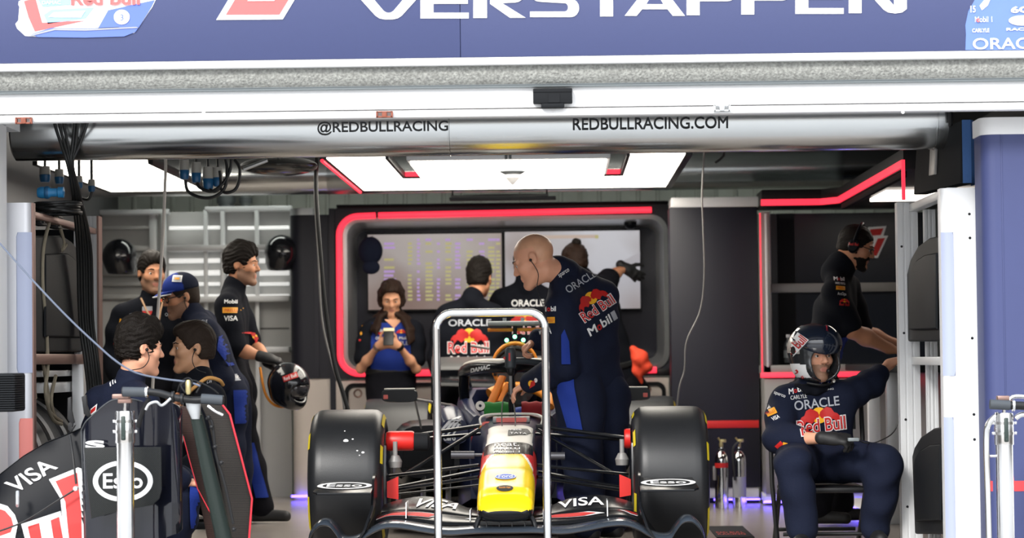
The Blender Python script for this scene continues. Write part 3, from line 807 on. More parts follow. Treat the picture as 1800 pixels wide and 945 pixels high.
def lerp_tab(tab, d):
    if d <= tab[0][0]: return tab[0][1:]
    for a, b in zip(tab, tab[1:]):
        if d <= b[0]:
            t = (d - a[0]) / (b[0] - a[0]); t = t * t * (3 - 2 * t) * 0.4 + t * 0.6
            return [p + (q - p) * t for p, q in zip(a[1:], b[1:])]
    return tab[-1][1:]
NOSE = [(-1.09, .085, .262, .238, 2.2), (-1.08, .112, .278, .222, 2.4), (-1.05, .127, .305, .208, 2.8), (-1.0, .133, .335, .205, 3.2), (-.9, .135, .370, .215, 3.6), (-.6, .136, .440, .245, 4), (-.3, .138, .497, .275, 4),
        (0, .142, .546, .285, 4), (.3, .146, .590, .27, 4), (.5, .152, .620, .25, 4), (.8, .18, .640, .2, 4), (1.15, .235, .665, .16, 4), (1.35, .27, .69, .14, 4)]
def sup(n, w, zt, zb, k):
    out = []
    for i in range(n):
        a = 2 * PI * i / n; c, s = math.cos(a), math.sin(a)
        out.append((w * math.copysign(abs(c) ** (2 / k), c), (zt + zb) / 2 + (zt - zb) / 2 * math.copysign(abs(s) ** (2 / k), s)))
    return out
ND, NR = 200, 96
mb = MB(); rings = []
for i in range(ND + 1):
    d = -1.09 + 2.44 * i / ND; w, zt_, zb__, k = lerp_tab(NOSE, d)
    rings.append([cc(x, d, z) for x, z in sup(NR, w, zt_, zb__, k)])
mb.loft(rings)
for f in mb.bm.faces:
    c = f.calc_center_median(); x, d, z = abs(c.x - CX), c.y - AX, c.z
    w, zt_, zb__, k = lerp_tab(NOSE, d)
    u = x / w; side = z < zt_ - 0.03
    wl = -.30 + 0.10 * (u ** 3)                       # front edge of the dark band, bent at the sides
    if z < min(.262, zt_ - 0.012) and d < -.75: m = 0
    elif d < wl:
        e = 0.50 + max(0, (-.28 - d)) * 1.75
        if side: r = (d > -.62); wb = abs(d + .62) < .012
        else: r = u > e; wb = abs(u - e) < .06 and d > -.6
        m = 3 if wb else (2 if r else 1)
    elif d < -0.005: m = 0 if u < 0.80 else (2 if d < -.1 and u > .9 or side and d < -.12 else 0)
    elif d < .50 and z > zt_ - 0.02 and u < .93: m = 3
    else: m = 4
    f.material_index = m
nose = mb.build('nose', [KGLOSS, YELG, REDG, WHG, NAVYG], car, 50)
d = Decal(nose, cc(0, -.62, .5), (1, 0, 0), (0, .98, .18), 0.0025, 0.7)
d.disc(-.003, -.155, .052, .042, 0, 1); d.text('Ford', -.036, -.18, .066, .05, 1, 0.0, lay=3); d.ring(-.003, -.155, .050, .040, .004, 1, 2)
d.text('PERFORMANCE', -.05, -.222, .094, .016, 3, 0.01, lay=1)
d.disc(-.003, -.34, .04, .035, 4, 1); d.text('honda rbpt', -.03, -.355, .054, .026, 5, 0.01, lay=3)
d.text('Mobil 1', -.072, .335, .13, .06, 1, 0.008); d.text('PIRELLI', -.072, .425, .13, .045, 1, 0.01); d.text('neat.', -.072, .50, .125, .08, 1, 0.0)
d.poly([(-.01, .79), (.085, .83), (.11, .95), (.09, 1.02), (-.01, .96)], 4, 1); d.text('rate', 0.0, .93, .06, .06, 1, 0.02, lay=3); d.text('TATA', 0.0, .82, .09, .05, 1, 0.02, lay=3)
d.build('sponsor_print', [BPRINT, WPRINT, RPRINT, YPRINT, KPRINT, ORG], nose)
# hatch ahead of the cockpit
mb = MB(); mb.box(cc(-.10, .66, .628), cc(.10, .80, .66), 0.006); mb.build('hatch', GREYL, car)
mb = MB(); mb.box(cc(-.08, .655, .632), cc(.08, .66, .655)); mb.box(cc(-.04, .652, .64), cc(.085, .656, .65)); mb.build('hatch_plate', mat('plate_red', (0.75, 0.15, 0.12), 0.5), car)
mb = MB(); mb.tube(smooth_pts([cc(-.16, .60, .62), cc(-.165, .64, .655), cc(-.12, .70, .672), cc(0, .72, .675), cc(.12, .70, .672), cc(.165, .64, .655), cc(.16, .60, .62)], 5), 0.006, 8); mb.build('hatch_rim', WHG, car)
# cockpit sides and tub behind the nose
mb = MB()
for s in (-1, 1):
    rows = []
    for dd, xo, xi, zt_, zb__ in ((1.15, .235, .16, .66, .2), (1.35, .29, .20, .70, .16), (1.7, .33, .235, .755, .12), (2.05, .33, .22, .80, .12), (2.35, .28, .10, .80, .12)):
        rows.append([cc(s * x, dd, z) for x, z in ((xo, zb__), (xo + .01, (zt_ + zb__) / 2), (xo, zt_ - .04), (xo - .02, zt_ - .008), ((xo + xi) / 2, zt_), (xi + .01, zt_ - .01), (xi, zt_ - .06), (xi, zb__))])
    mb.loft(rows); mb.build('cockpit_surround', NAVYG, car); mb = MB()
mb = MB(); mb.box(cc(-.2, 1.2, .15), cc(.2, 2.2, .3)); mb.build('cockpit_floor', BLACKM, car)
# engine cover, roll hoop intake
mb = MB(); rows = []
for dd, w, zt_, zb__ in ((2.02, .125, 1.045, .70), (2.2, .13, 1.05, .6), (2.6, .12, .98, .5), (3.1, .09, .82, .4), (3.5, .06, .62, .35)):
    rows.append([cc(x, dd, z) for x, z in sup(28, w, zt_, zb__, 2.4)])
mb.loft(rows); mb.build('engine_cover', KCARB, car)
mb = MB(); pts = [cc(.128 * math.cos(t), 2.0, .925 + .135 * math.sin(t)) for t in [math.radians(a) for a in range(-40, 221, 10)]]
mb.tube(pts, 0.012, 10); mb.build('intake_rim', ORG, car)
mb = MB(); mb.tube(smooth_pts([cc(-.118, 1.99, .87), cc(-.10, 1.985, .98), cc(0, 1.98, 1.03), cc(.10, 1.985, .98), cc(.118, 1.99, .87)], 5), 0.010, 8); mb.build('intake_lip', BLACK, car)
LEDG = mat('green_led', (0.1, 0.8, 0.3), 0.4, emit=(0.25, 1.0, 0.55), es=4.0)
for x, z in ((-.048, 1.078), (0, 1.098), (.05, 1.078)):
    mb = MB(); mb.ball(cc(x, 1.99, z), .012, 12, 8); mb.build('status_lamp', LEDG, car)
mb = MB(); mb.box(cc(-.16, 2.02, 1.163), cc(.16, 2.10, 1.19), 0.008); mb.build('camera_bar', GREYR, car)
mb = MB(); mb.box(cc(-.16, 2.04, 1.135), cc(-.02, 2.09, 1.15), 0.005); mb.box(cc(.02, 2.04, 1.135), cc(.16, 2.09, 1.15), 0.005); mb.box(cc(-.16, 2.07, 1.13), cc(.16, 2.09, 1.15)); mb.build('camera_bar_underside', ORG, car)
mb = MB(); mb.tube([cc(0, 2.06, 1.04), cc(0, 2.06, 1.17)], .012, 10)
mb.build('camera_mast', BLACK, car)
for x in (-.06, .045):
    mb = MB(); mb.tube([cc(x, 2.06, 1.17), cc(x, 2.06, 1.21)], [.009, .012], 10); mb.build('camera_pod', GREYR, car)
mb = MB(); mb.tube([cc(-.15, 1.99, 1.03), cc(-.26, 1.99, 1.05)], 0.008, 8); mb.build('pitot', GREYL, car)
# halo
mb = MB()
half = [(.285, 2.05, .79), (.292, 1.85, .86), (.285, 1.62, .895), (.245, 1.36, .915), (.16, 1.14, .925), (.06, 1.02, .925), (0, 1.0, .925)]
pts = [cc(-x, d_, z) for x, d_, z in half] + [cc(x, d_, z) for x, d_, z in reversed(half[:-1])]
mb.tube(smooth_pts(pts, 7), 0.034, 16); hal = mb.build('halo', KGLOSS, car)
mb = MB(); mb.tube(smooth_pts([cc(0, 1.0, .915), cc(0, .95, .85), cc(0, .90, .76), cc(0, .86, .66)], 5), [.03] * 3 + [.02] * 10 + [.018] * 3, 14); mb.build('halo_pillar', KGLOSS, car)
for s in (-1, 1): mb = MB(); mb.tube(smooth_pts([cc(s * .285, 1.62, .88), cc(s * .29, 1.66, .80), cc(s * .285, 1.70, .72)], 4), 0.03, 12); mb.build('halo_leg', KGLOSS, car)
mb = MB(); tops = [cc(-x * .985, d_ + .006, z + .026) for x, d_, z in half[1:]] + [cc(x * .985, d_ + .006, z + .026) for x, d_, z in reversed(half[1:-1])]
mb.tube(smooth_pts(tops, 6), 0.02, 10); mb.build('halo_top_glint', WHG, car)  # white strip stands in for the bright reflection along the halo
o = cc(-.235, 1.0, .893); d = Decal(hal, o, (.86, 0, .17), (0, 0, 1), 0.004, 1.2); d.text('DAMAC', 0, 0, .115, .024, 0, 0.05, 0.3); d.build('halo_print', [WPRINT], hal)
# headrest, cockpit cover, seat belts
mb = MB(); mb.tube(smooth_pts([cc(-.15, 1.85, .77), cc(-.07, 1.9, .80), cc(0, 1.92, .805), cc(.10, 1.87, .795), cc(.19, 1.7, .75), cc(.20, 1.3, .69)], 6), 0.03, 12); mb.build('headrest', ORG, car)
mb = MB(); mb.tube([cc(-.13, 1.30, .71), cc(-.06, 1.36, .87)], [.035, .03], 10, flat=.5); mb.tube([cc(-.075, 1.28, .73), cc(-.03, 1.32, .83)], [.024, .02], 10, flat=.5); mb.build('seat_belt', mat('belt_orange', (0.80, 0.22, 0.02), 0.6), car)
for x0, x1, zt_, m, nm in ((-.155, -.005, .735, mat('cloth_green', (0.02, 0.20, 0.03), 0.8), 'green_cloth'), (-.004, .07, .705, mat('cloth_blue', (0.04, 0.08, 0.4), 0.8), 'blue_cloth'), (.05, .175, .735, mat('cloth_red', (0.35, 0.015, 0.02), 0.8), 'red_cloth')):
    mb = MB(); rows = []
    for k in range(7):
        x = x0 + (x1 - x0) * k / 6
        rows.append([cc(x, 1.02 + .05 * math.cos(math.radians(a)), .66 + (zt_ - .66) * math.sin(math.radians(a)) * (1 + .05 * math.sin(k * 2.1))) for a in range(0, 181, 20)])
    mb.loft(rows); mb.build(nm, m, car)
mb = MB(); mb.lathe([(.008, -.004), (.018, -.006), (.026, -.004), (.026, .004), (.008, .004)], cc(-.175, .98, .715), 'Y', 24); mb.build('white_ring', WHG, car)
# sidepods and floor
mb = MB()
for s in (-1, 1):
    rows = []
    for dd, x0, x1, zt_, zb__ in ((1.45, .30, .66, .60, .30), (1.6, .30, .70, .63, .22), (2.2, .28, .70, .60, .15), (2.9, .2, .55, .48, .12), (3.4, .1, .3, .36, .12)):
        xm, w = (x0 + x1) / 2, (x1 - x0) / 2
        rows.append([cc(s * (xm + x), dd, z) for x, z in sup(20, w, zt_, zb__, 3.2)])
    mb.loft(rows); sp_ = mb.build('sidepod', KGLOSS, car); mb = MB(); sp = sp_ if s < 0 else sp
for s in (-1, 1): mb = MB(); mb.box(cc(s * .34, 1.44, .36), cc(s * .63, 1.46, .56), 0.01); mb.build('sidepod_inlet', BLACKM, car)
mb = MB(); mb.prism([cc(x, dd, .05) for x, dd in ((-.3, .95), (.3, .95), (.72, 1.35), (.78, 2.6), (.45, 3.3), (-.45, 3.3), (-.78, 2.6), (-.72, 1.35))], (0, 0, .03)); mb.build('floor_board', KCARB, car)
mb = MB()
for s in (-1, 1):
    for x, h in ((.36, .30), (.5, .26), (.64, .22)): mb = MB(); mb.prism([cc(s * x, 1.3, .07), cc(s * x, 1.32, .06 + h), cc(s * (x + .03), 1.43, .06 + h * .9), cc(s * (x + .03), 1.44, .07)], (0.006, 0, 0)); mb.build('floor_fence', KCARB, car)
o = cc(-.66, 1.30, .40); d = Decal(sp, o, (1, 0, 0), (0, 0, 1), .004, 1.0)
d.ring(.13, .08, .06, .05, .01, 0); d.text('Red Bull', .07, .06, .13, .035, 0, .02); d.build('sidepod_print', [GPRINT], sp)
# swirl patterned shoulder left of the cockpit
mb = MB(); rows = []
for dd, x0, x1, zt_ in ((1.2, -.40, -.25, .64), (1.35, -.44, -.27, .70), (1.6, -.46, -.30, .72), (1.9, -.44, -.3, .70)):
    xm, w = (x0 + x1) / 2, (x1 - x0) / 2
    rows.append([cc(xm + x, dd, z) for x, z in sup(18, w, zt_, .50, 2.6)])
mb.loft(rows); sh_ = mb.build('shoulder_panel', NAVYG, car)
d = Decal(sh_, cc(-.34, 1.1, .60), (1, 0, 0), (0, 0, 1), .004, 1.2)
for k in range(4): d.poly([(-.09 + .03 * k, -.05), (-.02 + .02 * k, .03), (.05, .06 - .02 * k), (.05, .05 - .02 * k), (-.01 + .02 * k, .015), (-.08 + .03 * k, -.05)], 0)
d.text('P Zero', -.08, -.08, .1, .03, 0, .03); d.build('shoulder_print', [WPRINT], sh_)
d = Decal(nose, cc(-.20, .85, .60), (1, 0, 0), (0, .3, .95), .004, 1.0); bulls(d, .02, .03, .12, 0, 1); d.build('bull_print', [RPRINT, YPRINT], nose)
# mirrors
for s in (-1, 1):
    c = cc(s * .60 if s < 0 else .715, 1.25, .78)
    c = P(702, 695, 14.5) if s < 0 else P(1112, 692, 14.5)
    mb = MB(); rows = []
    for k, (dy, w, h) in enumerate(((0, .092, .026), (-.015, .098, .034), (.03, .1, .038), (.08, .092, .03), (.10, .06, .02))):
        rows.append([c + Vector((x, dy, z)) for x, z in sup(24, w, h, -h, 4)])
    rows[0], rows[1] = rows[1], rows[0]
    mb.loft(rows); mr = mb.build('mirror', KGLOSS, car)
    mb = MB(); mb.box(c + Vector((-.085, .0, .033)), c + Vector((.085, .05, .041)), 0.003); mb.build('mirror_top', WHG, mr)
    mb = MB(); p = c + Vector((-s * -.07 if s < 0 else .07, -.018, -.008)); p = c + Vector((-.075 if s < 0 else .07, -.0165, -.006)); mb.box(p + Vector((-.013, -.002, -.012)), p + Vector((.013, .006, .012)), 0.003); mb.build('mirror_mark', mat('plate_red', ()), mr)
    mb = MB(); mb.tube([c + Vector((.08 if s < 0 else -.08, .03, -.02)), cc(s * .36, 1.5, .71)], .008, 8); mb.tube([c + Vector((.085 if s < 0 else -.085, .03, -.03)), cc(s * .52, 1.5, .55)], .006, 8); mb.build('mirror_stay', GREYL, mr)
# front wing
def airfoil(le, te, th, n=7):
    le, te = Vector(le), Vector(te); ch = te - le; up = Vector((0, -ch.z, ch.y)).normalized()
    if up.z < 0: up = -up
    T = [0, .03, .12, .3, .55, .8, 1]; H = [0, .45, .85, 1, .8, .4, .05]
    return [le + ch * t + up * th * h for t, h in zip(T, H)] + [le + ch * t - up * th * h * .55 for t, h in reversed(list(zip(T, H))[1:-1])]
def element(st, name, m, th, caps=True):
    objs = None
    mb = MB()
    xs = [-s_[0] for s_ in reversed(st)] + ([s_[0] for s_ in st] if st[0][0] > 1e-6 else [s_[0] for s_ in st[1:]])
    if st[0][0] > 1e-6:
        for sg in (-1, 1):
            mb = MB(); mb.loft([airfoil(cc(sg * x, d0, z0), cc(sg * x, d1, z1), th) for x, d0, z0, d1, z1 in st])
            objs = (objs or []) + [mb.build(name, m, car, 50)]
        return objs
    else:
        ss = [(-x, a, b, c, e) for x, a, b, c, e in reversed(st)] + st[1:]
        mb.loft([airfoil(cc(x, d0, z0), cc(x, d1, z1), th) for x, d0, z0, d1, z1 in ss])
    return mb.build(name, m, car, 50)
def dense(st, n=5): return [tuple(v) for v in (lambda L: L)([tuple(x) for x in _sp(st, n)])]
def _sp(st, n):
    out = []
    for i in range(len(st) - 1):
        p = [st[max(0, i - 1)], st[i], st[i + 1], st[min(len(st) - 1, i + 2)]]
        for j in range(n):
            t = j / n
            out.append([0.5 * (2 * b + (c - a) * t + (2 * a - 5 * b + 4 * c - e) * t * t + (3 * b - a - 3 * c + e) * t ** 3) for a, b, c, e in zip(*p)])
    out.append(list(st[-1])); return out
MAINP = [(0, -1.06, .160, -.78, .172), (.13, -1.06, .160, -.78, .172), (.27, -1.05, .152, -.76, .17), (.38, -1.04, .165, -.75, .185), (.48, -1.02, .182, -.74, .20), (.56, -1.00, .184, -.73, .20), (.62, -.99, .165, -.72, .18), (.68, -.98, .130, -.70, .145), (.73, -.97, .112, -.69, .125), (.775, -.97, .115, -.69, .13), (.80, -.97, .150, -.69, .165), (.83, -.97, .188, -.69, .20), (.86, -.97, .198, -.69, .21), (.89, -.97, .188, -.69, .20), (.925, -.97, .145, -.69, .16), (.94, -.97, .09, -.69, .10)]
LIPM = mat('wing_lip', (0.035, 0.045, 0.06), 0.25, coat=0.6)
wm = element(dense(MAINP, 4), 'main_plane', LIPM, .022)
F1 = [(.125, -.88, .185, -.66, .205), (.3, -.87, .185, -.64, .23), (.45, -.85, .205, -.62, .245), (.56, -.84, .21, -.62, .24), (.63, -.83, .19, -.62, .22)]
f1 = element(dense(F1, 4), 'lower_flap', KGLOSS, .012)
F2 = [(.13, -.70, .205, -.52, .225), (.2, -.70, .21, -.48, .245), (.3, -.69, .222, -.43, .280), (.41, -.68, .232, -.41, .297), (.52, -.67, .235, -.41, .285), (.61, -.66, .225, -.43, .26)]
f2 = element(dense(F2, 4), 'upper_flap', KGLOSS, .011)
fold = []
for sg in (-1, 1):
    d = Decal(f2[0 if sg < 0 else 1], cc(sg * .36, -.66, .25), (1, 0, 0), (0, .965, .26), .003, .5)
    d.text('VISA', -.115, .03, .225, .16, 0, .018, .28 if sg < 0 else 0); d.build('wing_print', [WPRINT], f2[0 if sg < 0 else 1])
    d = Decal(f1[0 if sg < 0 else 1], cc(sg * .37, -.85, .25), (1, 0, 0), (0, .98, .2), .003, .5)
    if sg < 0:
        d.poly([(-.27, .03), (-.12, .12), (.0, .13), (.06, .10), (.0, .03)], 0); d.poly([(-.25, .03), (-.12, .10), (.0, .11), (.03, .09), (.0, .03)], 1, 2)
        d.poly([(.17, .03), (.24, .12), (.26, .12), (.25, .03)], 0)
    else:
        d.poly([(-.24, .03), (-.17, .12), (.02, .12), (.10, .05), (.02, .03)], 0); d.poly([(-.2, .03), (-.14, .11), (0, .10), (.06, .055), (0, .03)], 1, 2)
        d.poly([(.17, .12), (.30, .12), (.29, .06), (.22, .05)], 0); d.poly([(.19, .11), (.26, .11), (.27, .07), (.225, .06)], 1, 2)
    d.build('wing_print', [WPRINT, RPRINT], f1[0 if sg < 0 else 1])
for sg in (-1, 1):
    mb = MB(); rows = []
    for dd in (-.99, -.90, -.75, -.6, -.45):
        top = {-.99: .17, -.90: .27, -.75: .40, -.6: .42, -.45: .40}[dd]
        zs = [.115 + (top - .115) * k / 6 for k in range(7)]
        xf = lambda z: .625 + .075 * max(0, (.30 - z) / .185) ** 2.2 + (dd + .99) * .03
        rows.append([cc(sg * xf(z), dd, z) for z in zs] + [cc(sg * (xf(z) + .012), dd, z) for z in reversed(zs)])
    mb.loft(rows); mb.build('endplate', KGLOSS, car)
    mb = MB()
    pts = [cc(sg * x, dd, z) for x, dd, z in ((.635, -.96, .335), (.89, -.96, .335), (.915, -.90, .34), (.90, -.60, .375), (.64, -.58, .375))]
    mb.prism(pts, (0, 0, .012), .003); dv = mb.build('dive_plane', KGLOSS, car)
    d = Decal(dv, cc(sg * .775, -.77, .36), (1, 0, 0), (0, .994, .11), .004, .3)
    d.ring(0, 0, .132, .105, .026, 0, n=40); d.text('Esso', -.085, -.045, .17, .09, 0, .015); d.build('wing_print', [WPRINT], dv)
    mb = MB()
    for x, z0, z1, dd in ((.175, .18, .25, -.83), (.48, .20, .29, -.84)): mb = MB(); mb.prism([cc(sg * x, dd, z0), cc(sg * x, dd + .02, z1), cc(sg * x, dd + .20, z1), cc(sg * x, dd + .25, z0)], (.004, 0, 0)); mb.build('slot_bracket', ALU, car)
    mb = MB(); mb.tube(smooth_pts([cc(sg * .095, -1.0, .245), cc(sg * .125, -1.0, .22), cc(sg * .14, -1.01, .18), cc(sg * .142, -1.01, .155)], 4), .012, 10); mb.build('wing_pylon', KGLOSS, car)
mb = MB()
for x in (-.09, -.03, .03, .09): mb.box(cc(x - .002, -1.0, .165), cc(x + .002, -.9, .20))
mb.box(cc(-.12, -.95, .195), cc(.12, -.9, .205)); mb.build('centre_vanes', KCARB, car)

# wheels
def wheel(name, x, dd, tread, full, label=None):
    c = cc(x, dd, .361); s = 1 if x > 0 else -1
    h, t = full / 2, tread / 2
    prof = [(.238, -h + .02), (.25, -h + .004), (.285, -h), (.315, -h + .006), (.338, -h + .018), (.352, -t + .004 - .004), (.357, -t + .012), (.3595, -t + .04), (.36, 0), (.3595, t - .04), (.357, t - .012), (.352, t), (.338, h - .018), (.315, h - .006), (.285, h), (.25, h - .004), (.238, h - .02), (.228, h - .06), (.228, -h + .06), (.238, -h + .02)]
    mb = MB(); mb.lathe(prof, c, 'X', 96); w = mb.build(name, TYRE, car, 50)
    mb = MB(); o = h - .035
    for sg in (-1, 1):
        mb.lathe([(.229, sg * o), (.215, sg * (o + .008)), (.10, sg * (o - .01)), (.05, sg * (o + .015)), (.0005, sg * (o + .015))], c, 'X', 48)
    mb.build('wheel_cover', BLACK, w)
    for k in range(6):
        for sg in (-1, 1):
            mb = MB(); a0 = 2 * PI * k / 6 + .2 + (.25 if sg > 0 else 0); a1 = a0 + (.62 if k % 2 else .3)
            mb.lathe([(.312, sg * (h - .001)), (.334, sg * (h - .0125))], c, 'X', 12, a0, a1); mb.build('tyre_stripe', TYEL, w)
    return w
for s in (-1, 1):
    wheel('front_wheel', s * .812, 0, .305, .378)
    wheel('rear_wheel', s * .785, 3.55, .40, .43)
for s, L in ((-1, ((608, 775, 5), (620, 772, 2), (628, 792, 2), (638, 795, 3), (632, 800, 1.5), (606, 758, 1.5))),):
    mb = MB()
    for px, py, r in L:
        p = P(px, py, 12.95); z = p.z - .361; dd = -math.sqrt(max(.001, .361 ** 2 - z * z)) - .0008
        q_ = Vector((P(px, py, AX + dd).x, AX + dd, p.z)); mb.ball(q_, (r * .0026, .0015, r * .0018), 8, 6)
    mb.build('rubber_flecks', WPRINT, car, merge=False)['kind'] = 'stuff'
# brake ducts, uprights
for s in (-1, 1):
    mb = MB(); mb.prism([cc(s * .615, dd, z) for dd, z in ((-.14, .20), (-.17, .36), (-.12, .54), (.0, .60), (.14, .54), (.17, .30), (.10, .17))], (s * .03, 0, 0), .008); mb.build('brake_duct', KCARB, car)
    mb = MB(); mb.lathe([(.0005, -.02), (.045, -.02), (.05, -.01), (.05, .11), (.045, .12), (.0005, .12)] if s < 0 else [(.0005, .0), (.045, .0), (.05, .01), (.05, .03), (.0005, .03)], cc(-.60 if s < 0 else .585, -.05, .56), 'X', 24); mb.build('duct_cap', mat('cap_red', (0.70, 0.02, 0.015), 0.4), car)
    if s < 0:
        mb = MB(); mb.lathe([(.0005, 0), (.046, 0), (.046, .07), (.03, .08), (.0005, .08)], cc(-.48, -.05, .555), 'X', 24); mb.build('duct_hose', BLACKM, car)
    mb = MB(); mb.prism([cc(s * .612, -.17, z) for z in (.28, .36)] + [cc(s * .555, -.17, .385), cc(s * .555, -.17, .27)], (0, .012, 0)); mb.build('duct_flap', mat('cap_red', ()), car)
    mb = MB(); mb.lathe([(.0005, -.03), (.03, -.03), (.035, 0), (.02, .03), (.0005, .035)], cc(s * .57, -.15, .46), 'Z', 16); mb.tube([cc(s * .57, -.15, .49), cc(s * .57, -.15, .56)], .012, 10); mb.build('upright', GREYL, car)
# suspension
def arm(name, a, b, ya, yb, r):
    mb = MB(); pa, pb = P(*a, AX + ya), P(*b, AX + yb)
    mb.tube([pa, pa.lerp(pb, .5), pb], r, 12, flat=.5); return mb.build(name, KGLOSS, car)
for a, b, ya, yb, r in (((676, 773), (842, 748), -.02, .12, .021), ((842, 754), (704, 838), .25, .02, .019), ((684, 836), (842, 817), -.05, -.12, .017), ((682, 862), (842, 838), -.04, -.20, .019), ((680, 870), (842, 852), .0, -.05, .010), ((676, 776), (842, 762), .0, .42, .018), ((684, 858), (842, 826), .05, .35, .016),
                        ((1108, 770), (944, 748), -.02, .12, .021), ((944, 754), (1080, 832), .25, .02, .017), ((1104, 833), (944, 817), -.05, -.12, .017), ((1104, 862), (944, 838), -.04, -.20, .019), ((1108, 773), (944, 762), .0, .42, .018), ((1104, 858), (944, 828), .05, .35, .016)):
    arm('suspension_arm', a, b, ya, yb, r)
for x0, x1, y in ((793, 834, 799), (960, 993, 801)):
    mb = MB(); p, q_ = P(x0, y, AX - .1), P(x1, y, AX - .1); mb.tube([p, q_], .019, 16); mb.tube([q_, q_ + Vector((.04 if x0 < 850 else -.0, 0, 0))], .007, 8); mb.build('sensor_pod', mat('pod_grey', (0.10, 0.10, 0.11), 0.3, 0.5), car)
# rear wing
mb = MB()
ss = [(-.56, 3.75, .80, 4.05, .86), (0, 3.72, .78, 4.05, .85), (.56, 3.75, .80, 4.05, .86)]
mb.loft([airfoil(cc(x, a, b), cc(x, c, e), .03) for x, a, b, c, e in ss]); mb.build('rear_wing_plane', KGLOSS, car)
mb = MB(); mb.loft([airfoil(cc(x, 3.95, .90), cc(x, 4.12, .985), .018) for x in (-.56, 0, .56)]); rw = mb.build('rear_wing_flap', mat('flap_grey', (0.10, 0.10, 0.10), 0.45), car)
d = Decal([o_ for o_ in bpy.data.objects if o_.name == 'rear_wing_plane'][0], cc(0, 3.6, .80), (1, 0, 0), (0, .3, .95), .004, 1.0)
for x in (-.48, -.32, .1): d.poly([(x, -.03), (x + .12, -.03), (x + .15, .03), (x + .03, .03)], 0)
d.build('wing_print', [WHG], [o_ for o_ in bpy.data.objects if o_.name == 'rear_wing_plane'][0])
for s in (-1, 1):
    mb = MB(); mb.prism([cc(s * .565, dd, z) for dd, z in ((3.7, .62), (3.68, .86), (3.8, .99), (4.15, 1.0), (4.15, .62))], (s * .014, 0, 0), .005); mb.build('rear_endplate', KGLOSS, car)
    mb = MB(); mb.prism([cc(s * .04, dd, z) for dd, z in ((3.4, .35), (3.8, .82), (3.95, .82), (3.8, .35))], (s * .012, 0, 0), .003); mb.build('rear_wing_pillar', KCARB, car)
# ------------------------------------------------------------------ equipment towers each side of the opening
GLOWW = mat('cool_diffuser', (0.34, 0.38, 0.52), 0.4, emit=(0.72, 0.78, 1.0), es=0.10, var=0)
GLOWR = mat('red_diffuser', (0.60, 0.22, 0.20), 0.4, emit=(1.0, 0.25, 0.2), es=0.25, var=0)
ALUF = mat('satin_front', (0.72, 0.73, 0.77), 0.38, 0.45, var=0.02)
GROOVE = mat('groove_dark', (0.10, 0.10, 0.10), 0.6, 0.4)
def profile_post(x0, y0, z0, x1, y1, z1, name, par, m=ALU):
    """upright aluminium extrusion with grooves on its faces"""
    w, d = x1 - x0, y1 - y0; g = 0.006
    pts = [(x0, y0)]
    for k in (0.33, 0.67): pts += [(x0 + w * k - 0.006, y0), (x0 + w * k - 0.006, y0 + g), (x0 + w * k + 0.006, y0 + g), (x0 + w * k + 0.006, y0)]
    pts += [(x1, y0)]
    pts += [(x1, y0 + d * .5 - 0.006), (x1 - g, y0 + d * .5 - 0.006), (x1 - g, y0 + d * .5 + 0.006), (x1, y0 + d * .5 + 0.006), (x1, y1), (x0, y1)]
    pts += [(x0, y0 + d * .5 + 0.006), (x0 + g, y0 + d * .5 + 0.006), (x0 + g, y0 + d * .5 - 0.006), (x0, y0 + d * .5 - 0.006)]
    mb = MB(); mb.prism([(x, y, z0) for x, y in pts], (0, 0, z1 - z0)); return mb.build(name, m, par, 20)
def side_door(X, s, outline, name, par, th=0.05):
    """charcoal moulded door in the side plane x=X; outline in pixels, raised inner field"""
    pts = [PX(px, py, X) for px, py in outline]
    mb = MB(); mb.prism(pts, (s * th, 0, 0), 0.012, 3)
    c = sum(pts, Vector()) / len(pts)
    inner = [c + (p - c) * 0.72 + Vector((-s * 0.001, 0, -0.03)) for p in pts]
    mb.prism(inner, (-s * 0.014, 0, 0), 0.010, 3)
    return mb.build(name, CHAR, par)
YT = 12.0
# left tower
lt = thing('equipment_tower', (-2.55, YT, 0), 'open aluminium equipment tower with lit front post at the left of the opening', 'tower')
XL = P(55, 500, YT).x
zt_l = P(30, 356, YT).z
x0 = P(11, 500, YT).x
mb = MB()
r = 0.035
pts = [(XL, YT + 0.09), (x0, YT + 0.09), (x0, YT)] + [(XL - r + r * math.sin(math.radians(a)), YT + r - r * math.cos(math.radians(a))) for a in (0, 18, 36, 54, 72, 90)]
mb.prism([(x, y, 0.0) for x, y in pts], (0, 0, zt_l)); mb.build('front_post', ALUF, lt)
for y0, y1, m, nm, xo in ((408, 655, GLOWW, 'light_panel', 28), (735, 960, GLOWR, 'red_light_panel', 33)):
    mb = MB(); a, b = P(xo, y0, YT - 0.004), P(xo + 24, y1, YT - 0.004)
    rows = []
    for z in (a.z, a.z - 0.02, b.z + 0.02, b.z):
        k = 0.006 if z in (a.z, b.z) else 0.0
        rows.append([Vector((x, y, z)) for x, y in ((a.x + k, YT - 0.0005), (a.x + 0.004 + k, YT - 0.004), (XL - 0.03, YT - 0.004), (XL - 0.012, YT + 0.006), (XL - 0.0, YT + 0.018))])
    mb.grid(rows); mb.build(nm, m, lt)
mb = MB(); mb.box((XL - 0.002, YT + 0.02, 0.0), (XL + 0.006, YT + 0.075, zt_l)); mb.build('edge_trim', COPPER, lt)
ybk = 13.8
profile_post(XL - 0.075, ybk - 0.10, 0, XL + 0.002, ybk, PX(165, 378, XL).z + 0.0, 'rear_post', lt, ALUW)
mb = MB(); mb.box((XL + 0.002, ybk - 0.104, 0), (XL + 0.012, ybk + 0.004, PX(165, 378, XL).z)); mb.build('edge_trim', COPPER, lt)
za, zb_ = PX(57, 370, XL).z, PX(150, 382, XL).z
